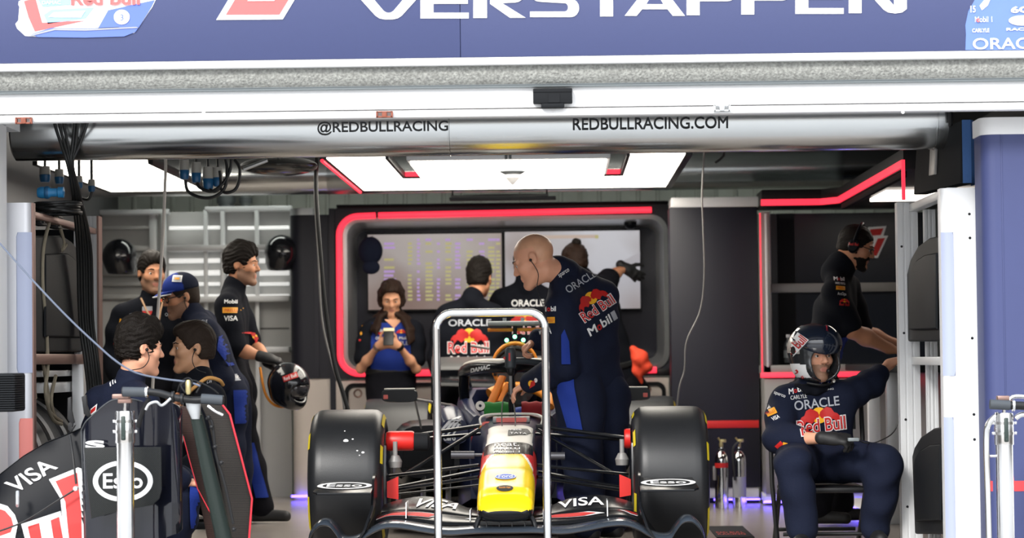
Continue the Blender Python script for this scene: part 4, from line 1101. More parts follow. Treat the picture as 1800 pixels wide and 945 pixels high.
mb = MB(); mb.box((XL - 0.05, YT + 0.09, za - 0.03), (XL, ybk - 0.1, za), 0.003); mb.build('top_rail', COPPER, lt)
for y in (12.5, 13.2): profile_post(XL - 0.55, y, 0.95, XL - 0.47, y + 0.08, za - 0.03, 'inner_post', lt, ALUW)
profile_post(XL - 0.06, 13.38, 0.0, XL - 0.0, 13.44, za - 0.03, 'inner_post', lt, ALUW)
side_door(XL - 0.02, -1, [(59, 414), (112, 414), (128, 425), (141, 442), (149, 470), (152, 618), (59, 620)], 'door', lt)
zc = PX(100, 640, XL).z
mb = MB(); mb.box((XL - 0.06, YT + 0.09, zc - 0.0), (XL - 0.0, 13.75, zc + 0.05), 0.003); mb.build('middle_rail', COPPER, lt)
for k, (z, d) in enumerate(((zc - 0.06, 0.03), (zc - 0.14, 0.05))):
    mb = MB(); mb.box((XL - 0.5, 12.5 + 0.2 * k, z), (XL - 0.05, 13.6, z + d), 0.004); mb.build('shelf_rail', ALUW, lt)
mb = MB(); mb.box((XL - 0.5, 13.62, 0.0), (XL - 0.42, 13.70, zc), 0.004); mb.build('lower_post', ALUW, lt)
mb = MB(); mb.box((XL - 0.04, 13.2, 0.0), (XL + 0.02, 13.28, zc), 0.004); mb.build('lower_post', ALUW, lt)
mb = MB(); mb.box((XL - 0.82, 12.1, 0.0), (XL - 0.79, 13.75, za)); mb.build('inner_panel', BLACKM, lt)
mb = MB(); mb.box((XL - 0.79, 13.76, 0.0), (XL - 0.08, 13.79, za)); mb.build('back_panel', BLACKM, lt)
for y in (12.3, 13.55): mb = MB(); mb.box((XL - 0.78, y, 0.06), (XL - 0.03, y + 0.05, 0.11), 0.004); mb.build('tyre_rail', ALUW, lt)
for k, (px, py) in enumerate(((72, 378), (100, 384))):
    mb = MB(); p = PX(px, py, XL - 0.03)
    mb.box(p + Vector((-0.03, -0.06, -0.05)), p + Vector((0.02, 0.06, -0.04)), 0.004); mb.box(p + Vector((-0.03, -0.06, 0.0)), p + Vector((0.02, 0.06, 0.012)), 0.004)
    mb.lathe([(0.018, -0.04), (0.018, 0.0)], p, 'Z', 14)
    for s in (-1, 1): mb.box(p + Vector((-0.02, s * 0.05 - 0.008, -0.05)), p + Vector((0.01, s * 0.05 + 0.008, 0.0)), 0.002)
    mb.build('cable_hanger', BLACK, lt)
# right tower
rt = thing('equipment_tower', (1.85, YT, 0), 'white fronted aluminium equipment tower with moulded doors at the right of the opening', 'tower')
XR = P(1656, 500, YT).x
zt_r = P(1685, 330, YT).z
x1 = P(1723, 600, YT).x
mb = MB(); r = 0.03
pts = [(XR, YT + 0.10)] + [(XR + r - r * math.sin(math.radians(a)), YT + r - r * math.cos(math.radians(a))) for a in (90, 72, 54, 36, 18, 0)] + [(x1, YT), (x1, YT + 0.10)]
mb.prism([(x, y, 0.0) for x, y in pts], (0, 0, zt_r)); mb.build('front_post', mat('white_front', (0.80, 0.81, 0.82), 0.35, 0.1, var=0.02), rt)
for y0, y1 in ((408, 660), (733, 960)):
    mb = MB(); a, b = P(1656, y0, YT - 0.004), P(1680, y1, YT - 0.004)
    rows = []
    for z in (a.z, a.z - 0.02, b.z + 0.02, b.z):
        k = 0.006 if z in (a.z, b.z) else 0.0
        rows.append([Vector((x, y, z)) for x, y in ((XR, YT + 0.018), (XR + 0.012, YT + 0.004), (XR + 0.03, YT - 0.004), (b.x - k, YT - 0.004), (b.x, YT - 0.0005))])
    mb.grid(rows); mb.build('light_panel', GLOWW, rt)
for px, py in ((1704, 376), (1705, 418), (1709, 594), (1712, 728), (1713, 772)):
    mb = MB(); mb.lathe([(0.0005, -0.001), (0.006, -0.001), (0.007, 0.001)], P(px, py, YT), 'Y', 12); mb.build('screw', BLACKM, rt)
ybr = 13.5
zr = P(1592, 357, ybr).z
xr0 = P(1575, 500, ybr).x
profile_post(xr0, ybr - 0.09, 0, xr0 + 0.105, ybr, zr, 'rear_post', rt, ALUW)
for px, py in ((1585, 433), (1589, 585), (1592, 737), (1595, 890)):
    mb = MB(); mb.lathe([(0.0005, -0.001), (0.006, -0.001), (0.007, 0.001)], P(px, py, ybr - 0.09), 'Y', 12); mb.build('screw', BLACKM, rt)
XS = xr0 + 0.06
for x_, y in ((0.05, 13.2), (0.10, 12.95), (0.16, 12.6)): profile_post(XS + x_, y, 0, XS + x_ + 0.055, y + 0.06, zr - 0.05, 'inner_post', rt, ALUW)
mb = MB(); mb.box((XS + 0.55, YT + 0.1, 0), (XS + 0.58, ybr, zr)); mb.build('inner_panel', BLACKM, rt)
mb = MB(); mb.box((XS, YT + 0.1, zr - 0.05), (XS + 0.05, ybr - 0.09, zr - 0.01), 0.004); mb.build('top_rail', ALUW, rt)
mb = MB(); zz = PX(1625, 634, XS).z; mb.box((XS, YT + 0.1, zz - 0.02), (XS + 0.05, ybr - 0.09, zz + 0.02), 0.004); mb.build('middle_rail', ALUW, rt)
side_door(XS - 0.015, 1, [(1596, 600), (1594, 480), (1600, 455), (1613, 432), (1632, 418), (1662, 411), (1662, 600)], 'door', rt)
side_door(XS - 0.015, 1, [(1608, 938), (1603, 800), (1607, 785), (1618, 767), (1640, 752), (1668, 748), (1668, 938)], 'door', rt)
for py in (433, 516, 595, 690, 830):
    mb = MB(); p = P(1724, py, YT + 0.04); mb.box(p + Vector((-0.008, 0, -0.014)), p + Vector((0.02, 0.03, 0.014)), 0.002); mb.build('hinge', ALU, rt)
mb = MB(); mb.box((x1 - 0.01, YT + 0.06, 0), (x1 + 0.16, YT + 0.12, zt_r)); mb.build('hinge_plate', BLACKM, rt)

# navy covered partition right of the tower
pn = thing('navy_partition', (2.2, 11.75, 0), 'bright navy partition with rounded white top and red stripe at the right edge', 'partition')
YN2 = 11.72
xq = P(1733, 650, YN2).x
zc_, zd_ = P(1760, 236, YN2).z, P(1760, 206, YN2).z
roundcol(MB(), 0, 1, 0, 1, 0, 1, 0.1)
mb = MB(); roundcol(mb, xq, xq + 0.9, 0, zc_, YN2, 0.22, 0.06); mb.build('panel', NAVYC, pn)
mb = MB(); roundcol(mb, xq - 0.006, xq + 0.9, zc_, zd_, YN2 - 0.006, 0.23, 0.06); mb.build('cap', WHITE, pn)
mb = MB(); xs_ = P(1763, 500, YN2).x; mb.box((xs_, YN2 - 0.003, 0), (xs_ + 0.006, YN2 + 0.01, zc_), 0.001); mb.build('seam', NAVYC, pn)
mb = MB(); zA, zB = P(1760, 863, YN2).z, P(1760, 845, YN2).z
mb.grid([[Vector((x, y, z)) for x, y in ((xq - 0.002, YN2 + 0.06), (xq + 0.016, YN2 + 0.016), (xq + 0.06, YN2 - 0.002), (xq + 0.9, YN2 - 0.002))] for z in (zA, zB)]); mb.build('stripe', mat('bright_red_stripe', (0.75, 0.04, 0.05), 0.5), pn)

# hanging screen with blue cover, seen from behind
sc = thing('hanging_screen', (1.85, 12.6, 1.9), 'black slab screen with blue fabric cover hanging above the right tower', 'screen')
a, b, c, d = P(1612, 262, 13.1), P(1690, 211, 12.1), P(1688, 322, 12.1), P(1606, 342, 13.1)
b.z = a.z = max(a.z, b.z); 
mb = MB(); mb.prism([a, b, c, d], (0.07, 0.01, 0), 0.006); mb.build('casing', BLACKM, sc)
mb = MB(); g0, g1 = a.lerp(b, 0.38), d.lerp(c, 0.38); g2, g3 = a.lerp(b, 0.5), d.lerp(c, 0.5)
mb.prism([g0.lerp(g1, 0.2) + Vector((-0.012, 0, 0)), g2.lerp(g3, 0.2) + Vector((-0.012, 0, 0)), g2.lerp(g3, 0.75) + Vector((-0.012, 0, 0)), g0.lerp(g1, 0.75) + Vector((-0.012, 0, 0))], (0.014, 0, 0), 0.003); mb.build('handle_slot', GREYL, sc)
mb = MB()
BLC = mat('blue_fabric', (0.04, 0.12, 0.32), 0.7, bump=0.3, bscale=25)
rows = []
for k in range(9):
    t = k / 8; z = b.z + (c.z - b.z) * t
    bul = 0.05 * math.sin(PI * t) + 0.018 * math.sin(9 * t)
    rows.append([Vector((b.x, b.y - 0.012, z)), Vector((b.x + 0.04, b.y - 0.015, z)), Vector((b.x + 0.055 + bul * 0.5, b.y + 0.01, z)), Vector((b.x + 0.075 + bul, b.y + 0.06, z)), Vector((b.x + 0.07, b.y + 0.2, z))])
mb.grid(rows); mb.build('cover', BLC, sc)
mb = MB(); mb.tube([(b.x - 0.02, 12.3, b.z - 0.01), (b.x - 0.02, 12.3, zd + 0.6)], 0.012, 8); mb.tube([(a.x + 0.03, 13.0, a.z - 0.01), (a.x + 0.03, 13.0, 2.49)], 0.012, 8); mb.build('hanger', BLACK, sc)

# ------------------------------------------------------------------ tyres racked in the left tower
RUB = mat('tyre_rubber', (0.022, 0.022, 0.024), 0.55, var=0.12, vscale=30, bump=0.08, bscale=250)
GRYL = mat('tyre_grey_band', (0.35, 0.35, 0.36), 0.5)
TYP = [(0.235, -0.175), (0.25, -0.185), (0.29, -0.19), (0.325, -0.182), (0.348, -0.165), (0.357, -0.145), (0.36, -0.10), (0.36, 0.10), (0.357, 0.145), (0.348, 0.165), (0.325, 0.182), (0.29, 0.19), (0.25, 0.185), (0.235, 0.175), (0.225, 0.12), (0.225, -0.12), (0.235, -0.175)]
for k in range(3):
    c = Vector((XL - 0.41, 12.62 + 0.36 * k, 0.472))
    t = thing('stored_tyre', c - Vector((0, 0, 0.36)), ('nearest', 'middle', 'rearmost')[k] + ' of the dark tyres racked inside the left tower', 'tyre', 'tyres in the left tower')
    mb = MB(); mb.lathe([(r, h * 0.9) for r, h in TYP], c, 'Y', 56); mb.build('tread', RUB, t)
    mb = MB(); mb.lathe([(0.357, -0.135), (0.3625, -0.105), (0.3625, -0.075)], c, 'Y', 56); mb.build('grey_band', GRYL, t)
# ------------------------------------------------------------------ things standing in front of the garage
CARB = mat('carbon_fibre', (0.02, 0.021, 0.022), 0.28, coat=0.6)
def weave(m, sc, ang, lo, hi):
    nt = m.node_tree; N = nt.nodes; L = nt.links; b = N['Principled BSDF']
    tc = N.new('ShaderNodeTexCoord'); mp = N.new('ShaderNodeMapping'); mp.inputs['Rotation'].default_value = ang
    wv = N.new('ShaderNodeTexWave'); wv.inputs['Scale'].default_value = sc
    L.new(tc.outputs['Object'], mp.inputs[0]); L.new(mp.outputs[0], wv.inputs[0])
    cr = N.new('ShaderNodeValToRGB'); L.new(wv.outputs['Fac'], cr.inputs[0])
    cr.color_ramp.elements[0].color = (*lo, 1); cr.color_ramp.elements[1].color = (*hi, 1)
    L.new(cr.outputs[0], b.inputs['Base Color'])
CARBT = mat('carbon_twill', (0.02, 0.02, 0.02), 0.4, spec=.12); weave(CARBT, 55, (0, 0.8, 0), (0.006, 0.007, 0.007), (0.04, 0.042, 0.042))
CARBR = mat('carbon_ribbed', (0.02, 0.02, 0.02), 0.5, spec=.08); weave(CARBR, 48, (0, 1.5708, 0), (0.007, 0.007, 0.007), (0.05, 0.043, 0.038))
GLOSSK = mat('gloss_black', (0.006, 0.007, 0.010), 0.35, coat=0.0, spec=.08)
GRIP = mat('grip_foam', (0.05, 0.058, 0.068), 0.7)
REDE = mat('red_edge', (0.75, 0.03, 0.05), 0.4)

# chrome hoop standing in front of the nose
YH = 11.8
a, b = P(769, 800, YH), P(961, 800, YH); zt = P(865, 549, YH).z
hp_ = thing('chrome_hoop', ((a.x + b.x) / 2, YH, 0), 'tall chrome tube hoop standing in front of the car nose', 'stand')
mb = MB(); r = 0.075
pts = [Vector((a.x, YH, 0.03)), Vector((a.x, YH, zt - r - 0.2))] + [Vector((a.x + r - r * math.cos(math.radians(t)), YH, zt - r + r * math.sin(math.radians(t)))) for t in range(0, 91, 10)] + \
      [Vector((b.x - r + r * math.sin(math.radians(t)), YH, zt - r + r * math.cos(math.radians(t)))) for t in range(0, 91, 10)] + [Vector((b.x, YH, zt - r - 0.2)), Vector((b.x, YH, 0.03))]
mb.tube(pts, 0.0185, 20); mb.build('hoop', CHROME, hp_)
mb = MB(); mb.box((a.x - 0.06, YH - 0.16, 0), (a.x + 0.06, YH + 0.16, 0.03), 0.006); mb.box((b.x - 0.06, YH - 0.16, 0), (b.x + 0.06, YH + 0.16, 0.03), 0.006); mb.box((a.x, YH - 0.03, 0.0), (b.x, YH + 0.03, 0.03), 0.004); mb.build('foot', BLACK, hp_)

# front jacks
def jack(loc_px, Y, label, right=False):
    c0 = P(loc_px, 900, Y); x, y = c0.x, Y
    t = thing('car_jack', (x, y, 0), label, 'jack', 'front jacks')
    S = Y / FPX
    pz = lambda py: P(loc_px, py, Y).z
    top = 725 if right else 722
    R = 15.5 * S
    mb = MB(); mb.lathe([(0.0005, 0.0), (R * 1.0, 0.0), (R, pz(top + 55)), (R * 0.9, pz(top + 54)), (0.0005, pz(top + 54))], (x, y, 0), 'Z', 40); mb.build('post', CHROME, t)
    mb = MB(); R2 = R * 1.12
    mb.lathe([(R, pz(top + 56)), (R2, pz(top + 56)), (R2, pz(top + 3)), (R2 * 0.93, pz(top)), (0.0005, pz(top))], (x, y, 0), 'Z', 40)
    for py in (top + 18, top + 36): 
        mb.lathe([(R2, pz(py) - 0.006), (R2 + 0.003, pz(py) - 0.006), (R2 + 0.003, pz(py) + 0.006), (R2, pz(py) + 0.006)], (x, y, 0), 'Z', 40)
        for s in (-1, 1): mb.box((x + s * (R2 + 0.004) - 0.006, y - 0.008, pz(py) - 0.006), (x + s * (R2 + 0.004) + 0.006, y + 0.008, pz(py) + 0.006), 0.002)
    mb.build('clamp_collar', CHROME, t)
    mb = MB(); mb.box((x - 0.010, y - R2 - 0.012, pz(top + 51)), (x + 0.010, y - R2 - 0.002, pz(top + 8)), 0.005); mb.lathe([(0.0005, -0.004), (0.006, -0.004), (0.007, 0)], (x, y - R2 - 0.012, pz(top + 46)), 'Y', 12)
    mb.build('clamp_lever', mat('lever_green', (0.02, 0.035, 0.03), 0.45), t)
    mb = MB(); mb.tube([(x, y, pz(top + 1)), (x, y, pz(top - 22))], 0.007, 12); mb.build('spindle', CHROME, t)
    mb = MB(); mb.box((x - 0.028, y - 0.02, pz(top - 22)), (x + 0.028, y + 0.02, pz(top - 14)), 0.003); mb.box((x - 0.05 if not right else x - 0.03, y - 0.03, pz(top - 30)), (x + 0.02, y + 0.02, pz(top - 22)), 0.003); mb.build('saddle', COPPER, t)
    return t, x, y
j1, jx, jy = jack(221, 11.0, 'chrome front jack post with handlebar at the lower left')
# handlebar with its stem
def bar(pts, r, n=14): 
    mb = MB(); mb.tube(smooth_pts(pts, 6), r, n); return mb
Yb = 10.96
mb = bar([P(258, 688, Yb), P(282, 691, Yb), P(310, 699, Yb), P(345, 703, Yb), P(366, 700, Yb)], 0.0155); mb.build('handlebar', BLACK, j1)
for pts in ([P(216, 688, Yb), P(258, 689, Yb)], [P(354, 700, Yb), P(392, 703, Yb)]):
    g = bar(pts, 0.0205, 18).build('grip', GRIP, j1)
    mb = MB(); e = pts[0] if pts[0].x < P(230, 690, Yb).x else pts[1]
    mb.ball(e, (0.006, 0.021, 0.021), 14, 8); mb.build('end_cap', BLACK, g)
for px, py in ((258, 689), (304, 697), (320, 701)):
    mb = MB(); p = P(px, py, Yb); mb.lathe([(0.0205, -0.007), (0.024, -0.005), (0.024, 0.005), (0.0205, 0.007), (0.015, 0.007), (0.015, -0.007)], p, 'X', 18); mb.build('bar_clamp', CHROME if px == 258 else BLACK, j1)
mb = MB(); rows = []
for (xa, xb, py) in ((326, 354, 706), (328, 353, 716), (334, 352, 730), (337, 351, 736)):
    p, q_ = P(xa, py, Yb + 0.03), P(xb, py, Yb + 0.03); c = (p + q_) / 2; hw = (q_.x - p.x) / 2
    rows.append([c + Vector((hw * math.cos(2 * PI * k / 16), 0.7 * hw * math.sin(2 * PI * k / 16), 0)) for k in range(16)])
mb.loft(rows); mb.build('stem', ALU, j1)
mb = MB(); mb.tube([P(345, 730, Yb + 0.05), P(372, 850, Yb + 0.06), P(398, 965, Yb + 0.07)], [0.026, 0.033, 0.036], 16); mb.build('lever_tube', mat('carbon_green', (0.014, 0.022, 0.019), 0.4, spec=.3), j1)
mb = bar([P(300, 700, Yb - 0.02), P(285, 712, Yb - 0.03), P(275, 706, Yb - 0.04), P(262, 710, Yb - 0.045), P(256, 720, Yb - 0.045)], 0.006); mb.build('brake_lever', ALU, j1)
mb = bar([P(262, 700, Yb - 0.02), P(250, 725, Yb), P(243, 750, Yb + 0.02)], 0.010); mb.build('brake_lever', BLACK, j1)
mb = MB()
for pts in ([(326, 690), (318, 676), (335, 668), (352, 672), (372, 682), (384, 692)], [(330, 694), (338, 672), (330, 664), (318, 672), (312, 688)], [(345, 690), (352, 676), (347, 671)]):
    mb.tube(smooth_pts([P(x, y, Yb - 0.03 + 0.01 * i) for i, (x, y) in enumerate(pts)], 6), 0.0035, 6)
mb.build('brake_hose', BLACK, j1)
mb = MB(); mb.lathe([(0.008, -0.03), (0.012, -0.02), (0.012, 0.02), (0.007, 0.03)], P(331, 680, Yb - 0.03), 'Z', 12); mb.build('hose_fitting', mat('brass', (0.6, 0.5, 0.25), 0.3, 0.8), j1)
mb = MB(); mb.tube(smooth_pts([P(362, 735, Yb), P(372, 740, Yb), P(376, 765, Yb), P(380, 800, Yb), P(395, 850, Yb), P(410, 920, Yb)], 6), 0.006, 8)
for px, py in ((367, 733), (372, 750), (378, 785), (389, 813), (411, 930)): mb.ball(P(px, py, Yb - 0.01), 0.010, 10, 8)
mb.build('trigger_cable', BLACK, j1)
mb = MB(); mb.tube(smooth_pts([P(366, 713, Yb - 0.02), P(378, 722, Yb - 0.03), P(392, 729, Yb - 0.03)], 4), 0.006, 8); mb.build('spring', CHROME, j1)

j2, kx, ky = jack(1768, 11.2, 'chrome front jack post beside the navy partition at the right edge', True)
Yb = 11.16
bar([P(1740, 710, Yb), P(1775, 712, Yb)], 0.021, 18).build('grip', GRIP, j2)
mb = MB(); mb.lathe([(0.021, -0.007), (0.026, -0.005), (0.026, 0.005), (0.021, 0.007), (0.015, 0.007), (0.015, -0.007)], P(1781, 712, Yb), 'X', 18); mb.build('bar_clamp', CHROME, j2)
bar([P(1775, 712, Yb), P(1800, 713, Yb), P(1840, 716, Yb)], 0.018, 18).build('handlebar', BLACK, j2)
bar([P(1757, 727, Yb + 0.03), P(1738, 745, Yb + 0.04), P(1734, 775, Yb + 0.05), P(1736, 850, Yb + 0.05), P(1739, 960, Yb + 0.05)], 0.0135, 16).build('side_tube', CHROME, j2)
bar([P(1740, 801, Yb + 0.05), P(1756, 801, Yb + 0.05)], 0.006).build('bracket', CHROME, j2)
bar([P(1772, 705, Yb + 0.06), P(1782, 697, Yb + 0.06), P(1800, 697, Yb + 0.06), P(1830, 704, Yb + 0.06)], 0.010).build('guard_hoop', CHROME, j2)
bar([P(1785, 735, Yb + 0.02), P(1800, 728, Yb + 0.02), P(1830, 740, Yb + 0.02)], 0.012).build('lower_bar', CHROME, j2)

# thin pale cable from the left to the handlebar
t = tag(bar([P(-30, 395, 11.4), P(0, 428, 11.3), P(60, 495, 11.2), P(120, 558, 11.15), P(170, 605, 11.1), P(205, 635, 11.05), P(240, 655, 11.0), P(285, 665, 10.98), P(330, 671, 10.95), P(352, 678, 10.93)], 0.0042, 8).build('air_hose', mat('hose_blue_grey', (0.10, 0.12, 0.17), 0.5)), 'thin pale hose sagging across the left tower to the handlebar', 'hose')

# spare front wing standing at the lower left
YS_ = 11.35
sw = thing('spare_front_wing', P(150, 960, YS_), 'spare dark front wing with big oval lettered plate at the lower left', 'wing')
def sheet(pts, Y0, th, m, name, par, bev=0.004, dY=None, sm=35):
    mb = MB(); mb.prism([P(x, y, Y0 + (dY(x, y) if dY else 0)) for x, y in pts], (0, th, 0), bev); return mb.build(name, m, par, sm)
# curved flap carrying the lettering
top = [(-40, 868), (0, 834), (40, 803), (80, 779), (110, 768), (135, 757), (146, 752)]
low = [(-40, 1000), (0, 1000), (40, 1000), (80, 1000), (110, 1000), (135, 1000), (149, 1000)]
rows = []
for k in range(7):
    s = k / 6
    rows.append([P(a[0] + (b[0] - a[0]) * s, a[1] + (b[1] - a[1]) * s, YS_ + 0.10 - 0.10 * math.sin(PI * 0.5 * s)) for a, b in zip(top, low)])
mb = MB(); mb.grid(rows); back = [[v + Vector((0, 0.02, 0)) for v in r] for r in rows]; mb.grid(back)
mb.grid([rows[0], [v + Vector((0, -0.004, 0.004)) for v in rows[0]], [v + Vector((0, 0.012, 0.008)) for v in back[0]], back[0]])
flap = mb.build('flap', GLOSSK, sw)
bm_o = P(0, 945, YS_); d = Decal(flap, (P(0, 945, YS_ - 0.3).x, YS_ - 0.3, bm_o.z), (1, 0, 0), (0, 0, 1), 0.004, 1.6)
S_ = YS_ / FPX
def px2(x, y): p = P(x, y, YS_); return (p.x - d.o.x, p.z - d.o.z)
def slanted(d, s, bl, br, tl, mi, bold, lay=1):
    v, f, tw, th = text_geo(s, bold)
    b0, b1, t0 = Vector(px2(*bl)), Vector(px2(*br)), Vector(px2(*tl))
    d.shape([tuple(b0 + (b1 - b0) * (x / tw) + (t0 - b0) * (y / th)) for x, y in v], f, mi, lay)
slanted(d, 'VISA', (24, 868), (98, 823), (0, 850), 0, 0.012)
def lp_(pts, mi, lay): d.poly([px2(*p) for p in pts], mi, lay)
lp_([(82, 843), (133, 822), (146, 826), (148, 1000), (120, 1000), (104, 876)], 0, 1)          # white plate edge of the big letters
lp_([(94, 846), (132, 831), (142, 900), (146, 1000), (128, 1000), (113, 882)], 1, 2)
lp_([(36, 921), (105, 898), (130, 1000), (60, 1000)], 0, 1)
lp_([(48, 925), (68, 919), (84, 1000), (66, 1000)], 1, 2); lp_([(88, 914), (103, 908), (122, 1000), (104, 1000)], 1, 2)
lp_([(-10, 884), (10, 890), (24, 905), (30, 920), (26, 945), (-10, 960)], 0, 1); lp_([(-10, 893), (6, 898), (18, 910), (22, 922), (18, 935), (-10, 945)], 1, 2)
d.build('lettering', [WPRINT, RPRINT], flap)
mb = MB(); mb.tube(smooth_pts([P(-20, 939, YS_ - 0.03), P(40, 917, YS_ - 0.03), P(100, 880, YS_ - 0.03), P(135, 858, YS_ - 0.02)], 5), 0.004, 8); mb.build('seam_cable', BLACK, sw)
mb = MB(); p = P(133, 858, YS_ - 0.03); mb.lathe([(0.0005, -0.01), (0.010, -0.01), (0.012, 0.0), (0.010, 0.02)], p, 'Y', 14); mb.build('pivot', ALU, sw)
mb = MB(); mb.tube(smooth_pts([P(123, 765, YS_ + 0.05), P(128, 800, YS_), P(134, 850, YS_ - 0.03)], 4), 0.005, 8); mb.build('link_rod', BLACK, sw)
p = P(31, 876, YS_ - 0.04); mb = MB(); mb.tube([p + Vector((0, 0, 0.03)), p + Vector((0.004, -0.02, 0.01)), p + Vector((0.004, -0.02, -0.02)), p + Vector((0, 0, -0.03))], 0.008, 8); mb.build('catch', ALU, sw)
# winglets
for pts in ([(119, 699), (125, 697), (126, 720), (131, 742), (125, 746), (118, 735)], [(143, 697), (152, 693), (153, 712), (160, 730), (155, 733), (147, 727)], [(120, 743), (130, 738), (127, 750), (133, 746), (125, 760), (119, 755)]):
    sheet(pts[:6], YS_ + 0.06, 0.015, BLACK, 'winglet', sw, 0.003)
# tall glossy endplate, wavy
prof = [(143, 757, 0.02), (150, 743, 0.0), (160, 733, -0.01), (180, 715, -0.02), (197, 704, -0.03), (215, 702, -0.035), (232, 702, -0.03), (250, 706, 0.0), (268, 706, 0.02), (280, 708, 0.01), (290, 712, -0.02), (300, 706, -0.03), (312, 712, 0.0), (320, 718, 0.03)]
bot = [(150, 1010), (156, 1010), (165, 1010), (183, 1010), (199, 1010), (216, 1010), (234, 1010), (250, 1010), (268, 1010), (280, 1010), (292, 944), (302, 940), (312, 937), (320, 930)]
YE = YS_ - 0.06
mb = MB(); rows = []
for k in range(5):
    s = k / 4; rows.append([P(a[0] + (b[0] - a[0]) * s, a[1] + (b[1] - a[1]) * s, YE + a[2] * (1 - 0.3 * s)) for a, b in zip(prof, bot)])
R_ = mb.grid(rows); B_ = mb.grid([[v + Vector((0, 0.014, 0)) for v in r] for r in rows])
for e0, e1 in ((R_[0], B_[0]), (R_[-1], B_[-1]), ([r[0] for r in R_], [r[0] for r in B_]), ([r[-1] for r in R_], [r[-1] for r in B_])):
    for i in range(len(e0) - 1): mb.bm.faces.new((e0[i], e0[i + 1], e1[i + 1], e1[i]))
mb.build('endplate', mat('endplate_gloss', (0.008, 0.009, 0.016), 0.12, 0.2, coat=0.7, spec=.5), sw, 60)
mb = MB(); mb.tube(smooth_pts([P(x, y - 1, YE + z) for x, y, z in prof[:8]], 4), 0.003, 8); mb.tube(smooth_pts([P(143, 757, YE + 0.02), P(146, 850, YE + 0.02), P(150, 1000, YE + 0.02)], 4), 0.003, 8); mb.build('edge_bead', mat('bead_grey', (0.06, 0.065, 0.07), 0.5), sw)
mb = MB(); mb.m = 0; put_text(mb, 'S', P(150, 788, YE - 0.05), X1, Z1, 34 * S_, 14 * S_, 0.05); mb.build('lettering', WPRINT, sw, 0)
# carbon plate with the oval
YO = YE - 0.10
plate = [(147, 786), (283, 785), (284, 860), (280, 876), (268, 887), (215, 897), (160, 911)]
pl = sheet(plate, YO, 0.012, CARBT, 'oval_plate', sw, 0.003)
mb = MB()
c = P(216, 845, YO - 0.003)
ra, rb = 53 * S_ * 0.985, 36 * S_ * 0.985
v = []; n = 48
for i in range(n):
    a_ = 2 * PI * i / n; v += [c + Vector((ra * math.cos(a_), 0, rb * math.sin(a_))), c + Vector((ra * 0.83 * math.cos(a_), 0, rb * 0.78 * math.sin(a_)))]
mb.addmesh(v, [(2 * i, 2 * i + 1, (2 * i + 3) % (2 * n), (2 * i + 2) % (2 * n)) for i in range(n)])
put_text(mb, 'Esso', c + Vector((-ra * 0.66, -0.0005, -rb * 0.36)), X1, Z1, ra * 1.32, rb * 0.74, 0.015)
mb.build('oval_print', WPRINT, pl, 0)
mb = MB(); mb.box((P(205, 900, YO).x, YO + 0.012, 0), (P(225, 900, YO).x, YE + 0.02, P(216, 860, YO).z)); mb.build('support', BLACK, sw)
mb = MB(); mb.box((P(-30, 900, YS_).x, YS_ - 0.15, 0), (P(290, 900, YS_).x, YS_ + 0.25, 0.05), 0.01); mb.build('trestle', BLACK, sw)

# ribbed carbon panel pair with red edge
YC = 11.5
cpn = thing('carbon_panel', P(380, 960, YC), 'tall ribbed carbon panel with red edging behind the handlebar', 'panel')
sheet([(312, 713), (330, 714), (345, 740), (392, 935), (392, 1010), (376, 1010), (347, 858), (321, 764)], YC, 0.012, mat('carbon_brown', (0.03, 0.02, 0.02), 0.5, spec=.08), 'left_leaf', cpn)
weave(MATS['carbon_brown'], 48, (0, 1.5708, 0), (0.012, 0.007, 0.006), (0.055, 0.032, 0.027))
sheet([(352, 709), (390, 712), (404, 729), (443, 876), (432, 1010), (412, 1010), (402, 930), (366, 740)], YC + 0.02, 0.012, CARBR, 'right_leaf', cpn)
mb = MB()
mb.tube([P(391, 711, YC + 0.01), P(404, 728, YC + 0.01), P(424, 803, YC + 0.01), P(443, 876, YC + 0.01), P(438, 945, YC + 0.01), P(433, 1000, YC + 0.01)], 0.0045, 8); mb.build('red_edge', REDE, cpn)
mb = MB(); mb.tube([P(322, 766, YC - 0.004), P(334, 812, YC - 0.004), P(347, 858, YC - 0.004), P(388, 935, YC - 0.004)], 0.0025, 6); mb.build('red_edge', REDE, cpn)
mb = MB(); mb.tube(smooth_pts([P(340, 715, YC - 0.01), P(352, 740, YC - 0.01), P(372, 830, YC - 0.01), P(402, 1005, YC - 0.01)], 5), 0.02, 12); mb.build('spine', mat('carbon_green', ()), cpn)
mb = MB(); mb.box((P(350, 940, YC).x, YC - 0.05, 0), (P(440, 940, YC).x, YC + 0.08, 0.12), 0.01); mb.build('foot', BLACK, cpn)

# ribbed dark box poking in at the left edge
rb_ = thing('finned_box', P(0, 720, 11.2), 'black finned box cutting into the left edge of the opening', 'box')
mb = MB(); fbox(mb, -60, 656, 24, 724, 11.2, 0.25, 0.01); mb.build('body', BLACKM, rb_)
for k in range(16):
    mb = MB(); fbox(mb, -58, 659 + 4.0 * k, 26, 661 + 4.0 * k, 11.185, 0.2, 0.0); mb.build('fin', CHAR, rb_)
mb = MB(); mb.box((P(-58, 724, 11.2).x, 11.3, 0), (P(-46, 724, 11.2).x, 11.34, P(0, 722, 11.2).z)); mb.build('leg', BLACK, rb_)

